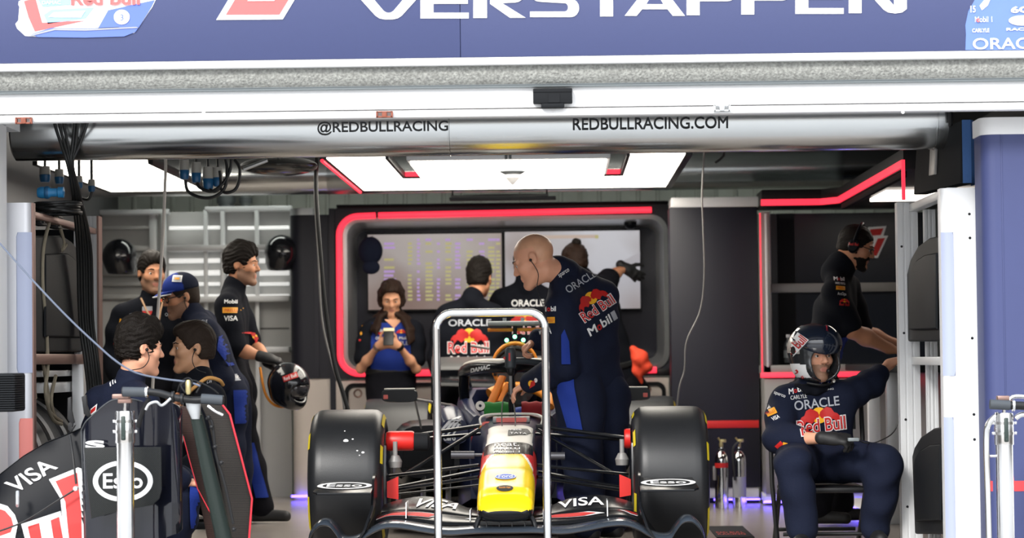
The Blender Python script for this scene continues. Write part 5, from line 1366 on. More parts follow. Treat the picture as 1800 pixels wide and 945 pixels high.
# ------------------------------------------------------------------ hanging cables and plugs
CABK = mat('cable_black', (0.015, 0.016, 0.016), 0.45)
PLUGB = mat('plug_blue', (0.02, 0.13, 0.30), 0.35)
PLUGG = mat('plug_grey', (0.45, 0.44, 0.40), 0.5)
def cable(name, pts, r, m, label, group=None, n=8, cat='cable'):
    return tag(bar(pts, r, n).build(name, m), label, cat, group)
for k, (x0, xm, x1) in enumerate(((96, 120, 128), (104, 124, 133), (112, 127, 138), (131, 124, 142), (137, 128, 147), (153, 126, 151))):
    lab = ['outermost left strand of the black cables crossing over the duct', 'second black cable strand crossing from the left over the duct', 'third black cable strand crossing from the left over the duct', 'first black cable strand falling from the right over the duct', 'second black cable strand falling from the right over the duct', 'slanted outermost right strand of the black cables over the duct'][k]
    cable('black_cable', [P(x0, 190, 12.26), P(x0, 216, 12.26), P((x0 + xm) / 2, 255, 12.27), P(xm, 293, 12.3), P(xm + 8 + k, 340, 12.5), P(x1 + 8, 430, 12.9), P(x1 + 12, 560, 13.1), P(x1 + 22, 640, 13.15), P(x1 + 28, 720, 13.2), Vector((P(x1 + 26, 800, 13.2).x, 13.25, 0.01))], 0.008, CABK, lab, 'black cables down the left tower')
def plug(px, py, Y, h, w, label, par=None, drop=True):
    p = P(px, py, Y); S = Y / FPX
    t = thing('power_plug', p, label, 'plug', 'blue power plugs under the duct')
    w *= S; h *= S
    mb = MB(); mb.lathe([(0.0005, h * .5), (w * .5, h * .5), (w * .55, h * .1), (w * .55, -h * .02), (0.0005, -h * .02)], p, 'Z', 16); mb.build('socket', PLUGG, t)
    mb = MB(); mb.lathe([(w * .5, 0.0), (w * .56, -h * .05), (w * .52, -h * .35), (w * .42, -h * .5), (0.0005, -h * .5)], p, 'Z', 16); mb.build('body', PLUGB, t)
    mb = MB(); mb.tube([p + Vector((0, 0, h * .45)), Vector((p.x, p.y, zd + 0.25 if Y < 13.5 else 2.49))], 0.008, 8); mb.build('cord', CABK, t)
    return t
for k, (px, py, h, w) in enumerate(((324, 298, 34, 16), (345, 303, 36, 16), (366, 313, 40, 18), (383, 311, 34, 16))):
    plug(px, py, 14.0, h, w, ['first', 'second', 'third', 'fourth'][k] + ' blue plug from the left in the cluster beside the left light')
for k, (px, py, h, w) in enumerate(((79, 306, 28, 18), (104, 310, 26, 15), (139, 320, 22, 12), (161, 326, 22, 12))):
    plug(px, py, 14.3, h, w, ['large blue plug hanging nearest the left edge', 'second blue plug hanging from the left edge', 'small blue plug hanging just right of the black cables', 'rightmost small blue plug hanging above the left tower'][k])
for k, pts in enumerate(([(326, 316), (330, 335), (350, 346), (375, 346), (395, 330), (399, 300), (396, 280)], [(346, 321), (352, 330), (372, 336), (392, 322), (404, 300), (406, 280)], [(368, 333), (378, 336), (388, 326), (386, 300)], [(385, 326), (395, 338), (412, 334), (420, 318), (421, 295), (412, 280)])):
    cable('plug_cable', [P(x, y, 13.98) for x, y in pts], 0.009, CABK, ['lowest', 'second lowest', 'shortest', 'rightmost'][k] + ' black loop of cable under the blue plugs', 'cable loops under the plugs')
cable('plug_cable', [P(139, 331, 14.3), P(141, 346, 14.3), P(155, 350, 14.3), P(162, 336, 14.3)], 0.008, CABK, 'small black cable loop joining two plugs above the left tower', 'cable loops under the plugs')
bp_ = thing('cable_connector', P(90, 350, 12.3), 'large bright blue connector lying on the left tower top', 'connector')
zc0_ = zt_l
mb = MB(); c = Vector((P(90, 340, 12.45).x, 12.45, P(90, 338, 12.45).z))
mb.lathe([(0.0005, -0.065), (0.022, -0.065), (0.028, -0.05), (0.028, -0.01), (0.021, 0.0), (0.021, 0.03), (0.026, 0.035), (0.026, 0.06), (0.0005, 0.065)], c, 'X', 24); mb.build('body', mat('plug_bright_blue', (0.03, 0.25, 0.55), 0.35), bp_)
mb = MB(); mb.lathe([(0.029, -0.03), (0.031, -0.025), (0.031, -0.015), (0.029, -0.01)], c, 'X', 24); mb.build('ring', PLUGB, bp_)
hc = thing('coiled_cable', (-2.5, 12.5, zt_l), 'black cable coiled on top of the left tower', 'cable')
mb = MB(); rnd = random.Random(5); pts = []
for i in range(70):
    a_ = i * 0.55; rr = 0.075 + 0.02 * rnd.random()
    pts.append((P(98, 350, 12.5).x + 1.25 * rr * math.cos(a_), 12.55 + 1.6 * rr * math.sin(a_), za + 0.012 + 0.0007 * i + 0.006 * rnd.random()))
mb.tube(smooth_pts(pts, 4), 0.008, 6); mb.build('coil', CABK, hc)
ROPE = mat('rope_khaki', (0.30, 0.26, 0.19), 0.8, bump=0.6, bscale=300)
for k, pts in enumerate(([(90, 382), (84, 400), (76, 440), (75, 500), (80, 560), (84, 640), (80, 690), (92, 735), (108, 745)], [(98, 380), (104, 395), (112, 425), (108, 440), (116, 430)], [(58, 385), (57, 420), (58, 500), (60, 560), (58, 640), (62, 700)], [(76, 640), (84, 690), (86, 720), (104, 738)], [(98, 660), (90, 700), (96, 730), (108, 740)])):
    cable('khaki_cable', [PX(x, y, XL - 0.015 - 0.004 * k) for x, y in pts], 0.009, ROPE, ['long khaki cable hanging in front of the charcoal door of the left tower', 'short khaki cable looped under the left tower top', 'khaki cable running down beside the lit left post', 'khaki cable hanging low over the stored tyres', 'khaki cable slanting to the right over the stored tyres'][k], 'khaki cables on the left tower')
cable('white_rope', [P(291, 275, 14.2), P(291, 300, 14.2), P(287, 400, 14.2), P(281, 500, 14.2), P(274, 600, 14.2), P(268, 690, 14.2), Vector((P(262, 800, 14.2).x, 14.2, 0.005))], 0.0085, mat('rope_white', (0.85, 0.80, 0.74), 0.7), 'white cord hanging straight down among the men at the left', None, 8, 'cord')
cable('hanging_cable', [P(557, 270, 15.0), P(556, 340, 15.0), P(563, 440, 15.0), P(572, 540, 15.0), P(588, 640, 15.0), P(606, 700, 15.0), P(618, 760, 15.0), Vector((P(625, 900, 15).x, 15.0, 0.01))], 0.012, CABK, 'thick black cable hanging in front of the navy column', 'cables from the ceiling')
cable('hanging_cable', [P(555, 270, 15.1), P(553, 340, 15.1), P(559, 440, 15.1), P(566, 560, 15.1), P(584, 640, 15.1), P(600, 690, 15.1), P(606, 740, 15.1), Vector((P(612, 900, 15.1).x, 15.1, 0.01))], 0.006, GREYL, 'thin grey cable hanging beside the thick one at the navy column', 'cables from the ceiling')
cable('hanging_cable', [P(1238, 262, 15.2), P(1234, 340, 15.2), P(1236, 400, 15.2), P(1238, 480, 15.2), P(1231, 545, 15.2), P(1207, 600, 15.2), P(1203, 650, 15.2), P(1191, 706, 15.2), Vector((P(1180, 800, 15.2).x, 15.4, 0.01))], 0.005, GREYL, 'thin wavy cable hanging in front of the navy panel', 'cables from the ceiling')
cable('hanging_wire', [Vector((P(1273, 262, 15.2).x, 15.2, 2.5)), P(1272, 262, 15.2), P(1270, 275, 15.2), P(1257, 286, 15.2)], 0.008, CABK, 'short black cable end poking out under the duct at the right', None, 8)
dm = thing('clear_dome', P(490, 295, 14.6), 'flat shiny clear bulge under the duct between plugs and lights', 'dome')
mb = MB(); p = P(490, 292, 14.6); mb.ball(p, (0.22, 0.2, 0.055), 28, 14); mb.build('bowl', mat('clear_plastic', (0.10, 0.10, 0.095), 0.15, 0.6), dm)
mb = MB(); mb.tube([p + Vector((0, 0, 0.05)), Vector((p.x, p.y, 2.49))], 0.01, 8); mb.tube([P(428, 297, 14.4), P(470, 281, 14.4)], 0.012, 8); mb.build('bracket', ALU, dm)
# ------------------------------------------------------------------ figure modelling: smooth volumes turned into one surface
class Vol:
    def __init__(s): s.p = []
    def cone(s, a, b, ra, rb, k=0.02, flat=None, sub=False): s.p.append(('c', Vector(a), Vector(b), ra, rb, k, flat, sub)); return s
    def ell(s, c, r, R=None, k=0.02, sub=False): s.p.append(('e', Vector(c), Vector(r), R, 0, k, None, sub)); return s
    def half(s, c, n, k=0.004): s.p.append(('h', Vector(c), Vector(n).normalized(), 0, 0, k, None, True)); return s
    def chain(s, pts, rs, k=0.02, flat=None):
        for i in range(len(pts) - 1): s.cone(pts[i], pts[i + 1], rs[i], rs[i + 1], k, flat)
        return s
    def mesh(s, vox, disp=None):
        lo = np.full(3, 1e9); hi = -lo
        for t, a, b, ra, rb, k, fl, sub in s.p:
            if sub: continue
            if t == 'c': q0 = np.minimum(np.array(a) - ra, np.array(b) - rb); q1 = np.maximum(np.array(a) + ra, np.array(b) + rb)
            else: m = max(b); q0 = np.array(a) - m; q1 = np.array(a) + m
            lo = np.minimum(lo, q0); hi = np.maximum(hi, q1)
        lo -= 3 * vox + .02; hi += 3 * vox + .02
        n = np.ceil((hi - lo) / vox).astype(int) + 1
        F = np.full(n, 0.3, np.float32)
        ax = [lo[i] + vox * np.arange(n[i]) for i in range(3)]
        for t, a, b, ra, rb, k, fl, sub in s.p:
            if t == 'c':
                q0 = np.minimum(np.array(a) - ra, np.array(b) - rb); q1 = np.maximum(np.array(a) + ra, np.array(b) + rb)
            elif t == 'e': m = max(b); q0 = np.array(a) - m; q1 = np.array(a) + m
            else: q0, q1 = lo, hi
            mg = k + 2.5 * vox
            i0 = np.clip(np.floor((q0 - mg - lo) / vox).astype(int), 0, n - 1); i1 = np.clip(np.ceil((q1 + mg - lo) / vox).astype(int) + 1, 1, n)
            sl = tuple(slice(i0[i], i1[i]) for i in range(3))
            X, Y, Z = np.meshgrid(ax[0][sl[0]] - a[0], ax[1][sl[1]] - a[1], ax[2][sl[2]] - a[2], indexing='ij', sparse=True)
            if t == 'c':
                ba = np.array(b - a); L2 = max(float(ba @ ba), 1e-9)
                if fl is not None:
                    fv, fk = Vector(fl[0]).normalized(), fl[1]
                    w = (X * fv[0] + Y * fv[1] + Z * fv[2]) * (1 / fk - 1)
                    X, Y, Z = X + w * fv[0], Y + w * fv[1], Z + w * fv[2]
                    wb = float(ba @ np.array(fv)) * (1 / fk - 1); ba = ba + np.array(fv) * wb; L2 = max(float(ba @ ba), 1e-9)
                h = np.clip((X * ba[0] + Y * ba[1] + Z * ba[2]) / L2, 0, 1)
                D = np.sqrt((X - h * ba[0]) ** 2 + (Y - h * ba[1]) ** 2 + (Z - h * ba[2]) ** 2) - (ra + h * (rb - ra))
                if fl is not None: D = D * (fl[1] if fl[1] < 1 else 1) ** 0.5
            elif t == 'e':
                if ra: 
                    R = np.array(ra)      # columns: local axes in world
                    x = X * R[0][0] + Y * R[1][0] + Z * R[2][0]; y = X * R[0][1] + Y * R[1][1] + Z * R[2][1]; z = X * R[0][2] + Y * R[1][2] + Z * R[2][2]
                else: x, y, z = X, Y, Z
                k0 = np.sqrt((x / b[0]) ** 2 + (y / b[1]) ** 2 + (z / b[2]) ** 2)
                k1 = np.sqrt((x / b[0] ** 2) ** 2 + (y / b[1] ** 2) ** 2 + (z / b[2] ** 2) ** 2) + 1e-9
                D = k0 * (k0 - 1) / k1
            else: D = X * b[0] + Y * b[1] + Z * b[2]; D = np.broadcast_to(-D, F[sl].shape)
            G = F[sl]; k = max(k, 1e-4)
            if sub:
                D = -D
                h = np.maximum(k - np.abs(G - D), 0) / k; F[sl] = np.maximum(G, D) + h * h * k * .25
            else:
                h = np.maximum(k - np.abs(G - D), 0) / k; F[sl] = np.minimum(G, D) - h * h * k * .25
        if disp is not None:
            X, Y, Z = np.meshgrid(*ax, indexing='ij', sparse=True); F = F + disp(X, Y, Z)
        F[0] = F[-1] = .3; F[:, 0] = F[:, -1] = .3; F[:, :, 0] = F[:, :, -1] = .3
        # surface nets
        I = F < 0
        C = [I[i:n[0] - 1 + i, j:n[1] - 1 + j, m:n[2] - 1 + m] for i in (0, 1) for j in (0, 1) for m in (0, 1)]
        sm = sum(c.astype(np.int8) for c in C); act = (sm > 0) & (sm < 8)
        idx = -np.ones(act.shape, np.int64); cells = np.argwhere(act); idx[act] = np.arange(len(cells))
        acc = np.zeros((len(cells), 3)); cnt = np.zeros(len(cells))
        corner = lambda o: F[cells[:, 0] + o[0], cells[:, 1] + o[1], cells[:, 2] + o[2]]
        for A in range(3):
            o1, o2 = [x for x in range(3) if x != A]
            for u in (0, 1):
                for v in (0, 1):
                    p = [0, 0, 0]; p[o1] = u; p[o2] = v; q = list(p); q[A] = 1
                    f0, f1 = corner(p), corner(q); m = (f0 < 0) != (f1 < 0)
                    t = np.where(m, f0 / np.where(m, f0 - f1, 1), 0)
                    pos = np.tile(np.array(p, float), (len(cells), 1)); pos[:, A] = t
                    acc[m] += pos[m]; cnt[m] += 1
        V = (cells + acc / np.maximum(cnt, 1)[:, None]) * vox + lo
        quads = []
        for A in range(3):
            o1, o2 = [x for x in range(3) if x != A]
            sA = [slice(1, n[i] - 1) for i in range(3)]; sB = list(sA); sA[A] = slice(0, n[A] - 1); sB[A] = slice(1, n[A])
            a, b = I[tuple(sA)], I[tuple(sB)]
            for flip, m in ((False, a & ~b), (True, ~a & b)):
                c = np.argwhere(m)
                if not len(c): continue
                c = c + np.array([0 if i == A else 1 for i in range(3)])
                def at(d1, d2):
                    q = c.copy(); q[:, o1] += d1; q[:, o2] += d2; return idx[q[:, 0], q[:, 1], q[:, 2]]
                q = np.stack([at(-1, -1), at(0, -1), at(0, 0), at(-1, 0)], 1)
                if (A == 1) != flip: q = q[:, ::-1]
                quads.append(q)
        Q = np.concatenate(quads)
        # one relaxing pass
        for _ in range(2):
            S_ = np.zeros_like(V); N_ = np.zeros(len(V))
            for i in range(4):
                a, b = Q[:, i], Q[:, (i + 1) % 4]
                np.add.at(S_, a, V[b]); np.add.at(N_, a, 1); np.add.at(S_, b, V[a]); np.add.at(N_, b, 1)
            V = V * .55 + S_ / np.maximum(N_, 1)[:, None] * .45
        return V, Q
    def build(s, name, mats, parent=None, vox=0.007, disp=None, pick=None):
        V, Q = s.mesh(vox, disp)
        me = bpy.data.meshes.new(name)
        me.vertices.add(len(V)); me.vertices.foreach_set('co', V.astype(np.float32).ravel())
        me.loops.add(len(Q) * 4); me.loops.foreach_set('vertex_index', Q.astype(np.int32).ravel())
        me.polygons.add(len(Q)); me.polygons.foreach_set('loop_start', np.arange(0, len(Q) * 4, 4, dtype=np.int32))
        for m in (mats if isinstance(mats, (list, tuple)) else [mats]): me.materials.append(m)
        if pick is not None:
            c = V[Q].mean(1); me.polygons.foreach_set('material_index', pick(c).astype(np.int32))
        me.update(); me.validate(); me.shade_smooth()
        o = bpy.data.objects.new(name, me); COL.objects.link(o)
        if parent is not None:
            o.parent = parent; o.matrix_parent_inverse = Matrix.Translation(-parent.location) if not parent.parent else Matrix()
        return o
def folds(amp, f=1.0, seed=0.0):
    def fn(X, Y, Z):
        return (amp * np.sin(34 * f * Z + 9 * X + 2.2 * np.sin(11 * f * X + seed) + 1.6 * np.sin(13 * f * Y + 2 * seed) + seed) * (0.5 + 0.5 * np.sin(7 * Z + 5 * X + 4 * Y + seed))
                + amp * .5 * np.sin(23 * f * (X + Z) - 17 * Y + seed)).astype(np.float32)
    return fn
def tufts(amp, f=70):
    return lambda X, Y, Z: (amp * np.sin(f * X + 3 * np.sin(f * .6 * Z)) * np.sin(f * .9 * Y + 2 * np.sin(f * .5 * X)) + amp * .7 * np.sin(f * 1.3 * Z + f * .5 * X)).astype(np.float32)

def skin_mat(n, c): return mat(n, c, 0.5, var=0.08, vscale=14, spec=0.35, sub=0.08)
SK1 = skin_mat('skin_fair', (0.72, 0.36, 0.23)); SK2 = skin_mat('skin_tan', (0.58, 0.27, 0.15)); SK3 = skin_mat('skin_olive', (0.64, 0.32, 0.19))
LIPM_ = mat('lips', (0.50, 0.20, 0.15), 0.45); STUB = mat('stubble', (0.30, 0.16, 0.10), 0.6, var=.2, vscale=200)
BALDM = mat('shaved_scalp', (0.66, 0.35, 0.21), 0.4, var=0.1, vscale=40)
HAIRK = mat('hair_dark', (0.010, 0.0075, 0.006), 0.6, spec=.15, var=.4, vscale=60, bump=.5, bscale=160); HAIRB = mat('hair_brown', (0.022, 0.011, 0.007), 0.55, spec=.15, var=.4, vscale=40, bump=.5, bscale=160); HAIRS = mat('hair_short', (0.028, 0.019, 0.014), 0.65, spec=.15, var=.3, vscale=90, bump=.4, bscale=250)
EYEW, EYED = mat('eye_white', (0.65, 0.62, 0.58), 0.25), mat('eye_iris', (0.05, 0.03, 0.02), 0.2)
CLN = mat('suit_navy', (0.0075, 0.011, 0.028), 0.85, bump=.25, bscale=180, spec=.2); CLK = mat('shirt_black', (0.005, 0.006, 0.010), 0.9, bump=.2, bscale=180, spec=.15); CLT = mat('trousers_black', (0.005, 0.005, 0.008), 0.9, bump=.2, bscale=180, spec=.15)
CLB = mat('suit_blue', (0.014, 0.036, 0.24), 0.8, spec=.2); GLV = mat('glove_black', (0.012, 0.012, 0.013), 0.6); SHOE = mat('shoe_black', (0.012, 0.012, 0.013), 0.6); BELT = mat('belt_black', (0.006, 0.006, 0.007), 0.6)
PR = [WPRINT, RPRINT, YPRINT, mat('tag_orange', (0.85, 0.38, 0.02), .5), CLB, mat('print_grey', (.45, .47, .52), .6), SK3]     # 0 white 1 red 2 yellow 3 orange 4 blue 5 grey

class Head:
    """head frame: c centre at ear height, f face direction, u up"""
    def __init__(s, c, f, up=(0, 0, 1), k=1.0):
        s.c = Vector(c); s.f = Vector(f).normalized(); u = Vector(up); s.u = (u - s.f * u.dot(s.f)).normalized(); s.r = s.f.cross(s.u).normalized(); s.k = k
        s.R = Matrix((s.r, s.f, s.u)).transposed()
    def at(s, r, f, u): return s.c + (s.r * r + s.f * f + s.u * u) * s.k
    def solid(s, v, grow=0.0):
        k = s.k; A = s.at; g = grow
        v.ell(A(0, -.012, .035), Vector((.074 + g, .096 + g, .086 + g)) * k, s.R, .02)
        v.ell(A(0, .030, -.040), Vector((.057 + g, .060 + g, .076 + g)) * k, s.R, .03)
        for e in (-1, 1):
            v.cone(A(e * .050, .0, -.058), A(e * .012, .074, -.103), .018 * k + g, .017 * k + g, .025)
            v.ell(A(e * .038, .060, -.018), Vector((.026, .026, .026)) * k, None, .02)
            v.cone(A(e * .012, .088, .024), A(e * .042, .074, .022), .010 * k, .009 * k, .012)
        v.cone(A(0, .082, .018), A(0, .107, -.022), .009 * k, .0125 * k, .012)
        for e in (-1, 1): v.ell(A(e * .011, .098, -.027), Vector((.0085, .010, .007)) * k, s.R, .006)
        v.cone(A(-.016, .087, -.056), A(.016, .087, -.056), .008 * k, .008 * k, .006)
        v.cone(A(-.013, .086, -.068), A(.013, .086, -.068), .008 * k, .008 * k, .006)
        v.ell(A(0, .078, -.098), Vector((.02, .018, .016)) * k, None, .015)
        for e in (-1, 1): v.ell(A(e * .031, .096, .004), Vector((.016, .014, .010)) * k, s.R, .008, True)
        for e in (-1, 1): v.cone(A(e * .020, .086, .012), A(e * .043, .077, .010), .0055 * k, .005 * k, .004); v.cone(A(e * .022, .084, -.007), A(e * .042, .075, -.006), .0045 * k, .004 * k, .004)
        v.ell(A(0, .100, -.062), Vector((.022, .008, .0025)) * k, s.R, .003, True)
        for e in (-1, 1):
            v.ell(A(e * .077, -.010, -.002), Vector((.010, .019, .031)) * k, s.R, .008)
            v.ell(A(e * .086, -.004, .002), Vector((.006, .010, .018)) * k, s.R, .004, True)
    def eyes(s, par):
        for e in (-1, 1):
            mb = MB(); c = s.at(e * .031, .0755, .003); mb.ball(c, .0115 * s.k, 14, 10)
            mb.m = 1; g = c + s.f * .0066 * s.k; mb.ball(g, .0064 * s.k, 10, 8); mb.build('eye', [EYEW, EYED], par, 60)
            mb = MB(); mb.tube([s.at(e * .013, .0965, .026), s.at(e * .030, .0915, .031), s.at(e * .048, .077, .025)], [.0028, .0030, .0018], 6); mb.build('eyebrow', HAIRK, par)
    def loc(s, C):
        d = C - np.array(s.c); return (d @ np.array(s.r)) / s.k, (d @ np.array(s.f)) / s.k, (d @ np.array(s.u)) / s.k
    def hair(s, par, m, t=.012, top=.0, amp=.003, vox=.005, low=-.055, name='hair', face=(.085, -.045), freq=70):
        v = Vol(); A = s.at; k = s.k
        v.ell(A(0, -.014, .036 + top * .4), Vector((.074 + t, .096 + t, .086 + t + top)) * k, s.R, .01)
        if top: v.ell(A(0, .03, .085 + top * .5), Vector((.058, .065, .035 + top)) * k, s.R, .02)
        v.ell(A(0, -.045, -.02), Vector((.064 + t * .6, .062 + t * .6, .06)) * k, s.R, .02)
        v.ell(A(0, face[0] + .01, face[1]), Vector((.085, .082, .112)) * k, s.R, .01, True)
        for e in (-1, 1): v.ell(A(e * .085, .012, -.03), Vector((.03, .038, .045)) * k, s.R, .008, True)
        v.half(A(0, 0, low), -s.u)
        
        def strands(X, Y, Z):
            x, y, z = X - s.c[0], Y - s.c[1], Z - s.c[2]
            r, f, u = [(x * d[0] + y * d[1] + z * d[2]) / k for d in (s.r, s.f, s.u)]
            a = np.arctan2(r, u + .03)
            return (amp * (np.sin(30 * a + 5 * np.sin(28 * f) + 2 * np.sin(50 * u)) * .7 + .6 * np.sin(61 * a + 4 * np.sin(45 * f)) + .7 * np.sin(freq * f + 9 * a) * np.sin(freq * .7 * u + 5 * a))).astype(np.float32)
        return v.build(name, m, par, vox, strands)
    def beard(s, par, m, t=.005, vox=.005, amp=.0015):
        v = Vol(); A = s.at; k = s.k
        v.ell(A(0, .030, -.042), Vector((.057 + t, .061 + t, .078 + t)) * k, s.R, .02)
        for e in (-1, 1): v.cone(A(e * .051, .0, -.058), A(e * .012, .076, -.105), .018 * k + t, .017 * k + t, .02); v.cone(A(e * .066, .012, .0), A(e * .052, .01, -.055), .008, .012, .01)
        v.cone(A(-.02, .09, -.046), A(.02, .09, -.046), .007, .007, .006)
        v.ell(A(0, .062, .012), Vector((.062, .075, .046)) * k, s.R, .008, True)
        v.ell(A(0, .098, -.062), Vector((.019, .02, .009)) * k, s.R, .004, True)
        v.half(A(0, -.005, 0), -s.f)
        return v.build('beard', m, par, vox, tufts(amp, 120))

def hand(v, w, d, n, side, curl=(.35, .5, .35), grow=0.0, thumb=(.55, .75, .25), spread=.16, length=1.0):
    """w wrist, d pointing along the hand, n out of the palm, side +1/-1 puts the thumb on d x n"""
    w = Vector(w); d = Vector(d).normalized(); n = Vector(n); n = (n - d * n.dot(d)).normalized(); t = d.cross(n).normalized() * side
    g = grow; L = length
    for o in (-.024, -.008, .008, .024):
        v.cone(w + d * .012 + t * o * .75, w + d * .085 * L + t * o, .0145 + g, .0125 + g, .012)
    v.cone(w + d * .02 + t * .02, w + d * .05 + t * .036 + n * .008, .016 + g, .014 + g, .012)
    for i, (o, l) in enumerate(((.029, .072), (.0098, .080), (-.0098, .075), (-.028, .060))):
        p = w + d * (.088 - .006 * abs(i - 1)) * L + t * o; q = (d + t * spread * (1.2 - i * .8)).normalized(); m = n; r = .0088 - .0006 * (i == 3)
        for s_, c in zip((.45, .30, .25), curl):
            c = c + .06 * i
            q2 = (q * math.cos(c) + m * math.sin(c)); m = (m * math.cos(c) - q * math.sin(c)); q = q2
            e = p + q * l * s_ * L; v.cone(p, e, r + g, r * .93 + g, .003); p = e; r *= .93
    p = w + d * .035 + t * .034 + n * .006; q = (d * thumb[0] + t * thumb[1] + n * thumb[2]).normalized(); r = .0115
    for l in (.036, .030, .024):
        e = p + q * l * L; v.cone(p, e, r + g, r * .88 + g, .004); p = e; r *= .88; q = (q + d * .35 - t * .18 + n * .1).normalized()

def limb(v, a, b, c, r, k=.03, grow=0.0, flat=None):
    """upper/lower limb with a muscle bulge; r = (root, mid, joint, mid, end)"""
    a, b, c = Vector(a), Vector(b), Vector(c)
    v.cone(a, a.lerp(b, .45), r[0] + grow, r[1] + grow, k, flat); v.cone(a.lerp(b, .45), b, r[1] + grow, r[2] + grow, k, flat)
    v.cone(b, b.lerp(c, .38), r[2] + grow, r[3] + grow, k, flat); v.cone(b.lerp(c, .38), c, r[3] + grow, r[4] + grow, k, flat)
ARM = (.050, .046, .038, .041, .028); LEG = (.088, .074, .056, .058, .042)
class Person:
    def __init__(s, name_label, base, head, J, sk, vox=.007, group=None, fat=1.0, arms=None, shoe=True, stub=False, bald=False):
        s.t = thing('person', base, name_label, 'person', group); s.h = head; s.J = {k: Vector(v) for k, v in J.items()}; s.vox = vox; s.sk = sk; s.fat = fat
        J = s.J; v = Vol(); f = fat
        J['chest'] = (J['shl'] + J['shr']) / 2; s.side = (J['shr'] - J['shl']).normalized()
        s.up = (J['neck'] - J['pel']).normalized(); s.fw = s.up.cross(s.side).normalized()
        if 'fw' in J: s.fw = J['fw'].normalized()
        s.torso(v, -.022)
        v.cone(head.at(0, -.022, -.06), J['neck'] - s.up * .01, .054 * f, .062 * f, .03)
        head.solid(v)
        for e in 'lr':
            limb(v, J['sh' + e], J['el' + e], J['wr' + e], [x * f for x in ARM], .03, -.004)
            v.cone(J['wr' + e], J['wr' + e] + J['hd' + e].normalized() * .03, .027, .024, .02, None)
            hand(v, J['wr' + e], J['hd' + e], J['hn' + e], (1 if e == 'r' else -1) * s.__dict__.get('thumbflip', 1), **(arms or {}).get(e, {}))
            limb(v, J['hip' + e], J['kn' + e], J['an' + e], LEG, .03, -.02)
            v.cone(J['an' + e] + Vector((0, 0, -.03)), J['an' + e] + J['toe' + e] * .10 + Vector((0, 0, -.05)), .03, .025, .02)
        r_, f_, u_ = head.loc, None, None
        def pick(C):
            r, f_, u = head.loc(C); out = np.zeros(len(C))
            m = ((r / .021) ** 2 + ((u + .062) / .0115) ** 2 < 1) & (f_ > .076); out[m] = 1
            if stub:
                m2 = (u < -.036 + np.maximum(0, .055 - f_) * .35) & (u > -.125) & (f_ > -.005) & ~m & (np.abs(r) < .08); out[m2] = 2
            if bald:
                m3 = (u > .052 + np.maximum(0, f_) * .35 - .0 * f_) | ((f_ < -.03) & (u > -.03)); m3 &= (np.abs(r) < .095) & (u < .14) & (f_ > -.13); out[m3] = 3
            return out
        s.body = v.build('body', [sk, LIPM_, STUB, BALDM], s.t, vox, None, pick)
        head.eyes(s.t)
    def torso(s, v, g, low=True):
        J = s.J; f = s.fat; fl = (s.fw, .66)
        up, sd = s.up, s.side
        mid = J['pel'].lerp(J['chest'], .48); hi_ = J['pel'].lerp(J['chest'], .80)
        half = (J['shr'] - J['shl']).length / 2
        for e in (-1, 1):
            v.cone(J['pel'] + sd * e * .075, mid + sd * e * .065, .115 * f + g, .108 * f + g, .05, fl)
            v.cone(mid + sd * e * .065, hi_ + sd * e * .085, .108 * f + g, .115 * f + g, .05, fl)
            v.cone(hi_ + sd * e * .075, J['chest'] + sd * e * .07 + up * .0, .115 * f + g, .085 + g, .05, fl)
            v.cone(J['neck'] - up * .015 + sd * e * .03, J['chest'] + sd * e * (half - .02) + up * .012, .050 + g * .6, .062 + g, .04)
    def top(s, name, m, sleeve=1.0, grow=.012, hem=None, seed=0.0, pick=None, amp=.004, collar=True, armgrow=None):
        """shirt or overall jacket; sleeve: share of the forearm covered (negative: share of the upper arm)"""
        J = s.J; v = Vol(); s.torso(v, grow - .012)
        for e in 'lr':
            a, b, c = J['sh' + e], J['el' + e], J['wr' + e]
            g = (grow if armgrow is None else armgrow) + .004
            if sleeve > 0:
                c2 = b.lerp(c, sleeve); limb(v, a, b, c2, [x * s.fat + .003 for x in ARM[:4]] + [ARM[4] + .010], .035, g)
            else: b2 = a.lerp(b, -sleeve); v.cone(a, a.lerp(b2, .5), ARM[0] + g, ARM[1] + g + .006, .03); v.cone(a.lerp(b2, .5), b2, ARM[1] + g + .006, ARM[2] + g + .012, .03)
        if collar: v.cone(J['neck'] - s.up * .02, J['neck'] + (s.h.at(0, -.022, -.06) - J['neck']).normalized() * .035, .074 * s.fat, .070 * s.fat, .02)
        if hem: v.half(J['pel'] + s.up * hem, -s.up)
        return v.build(name, m, s.t, s.vox, folds(amp, 1, seed), pick)
    def legs(s, name, m, grow=.014, seed=1.0, wide=1.0, top=.06, pick=None, amp=.004, vox=None):
        J = s.J; v = Vol(); fl = (s.fw, .7)
        for e, q in (('l', -1), ('r', 1)):
            limb(v, J['hip' + e], J['kn' + e], J['an' + e] + Vector((0, 0, .01)), [x * wide for x in LEG[:4]] + [LEG[4] + .018], .045, grow)
            v.cone(J['pel'] + s.side * q * .075 + s.up * top, J['hip' + e], .112 * s.fat, .09 * wide + grow, .06, fl if abs(s.fw.z) < .6 else None)
        v.half(J['pel'] + s.up * (top + .09), s.up, .01)
        return v.build(name, m, s.t, vox or s.vox, folds(amp, 1.1, seed), pick)
    def shoes(s, m=SHOE, vox=None):
        for e in 'lr':
            v = Vol(); a = s.J['an' + e]; td = s.J['toe' + e]; td = Vector((td.x, td.y, 0)).normalized(); z = a.z - .085
            g = Vector((a.x, a.y, z))
            v.cone(g - td * .045 + Vector((0, 0, .04)), g + td * .15 + Vector((0, 0, .032)), .042, .036, .03); v.cone(a, g + Vector((0, 0, .05)), .05, .05, .03)
            v.half(g + Vector((0, 0, .002)), (0, 0, -1))
            v.build('shoe', m, s.t, vox or s.vox)
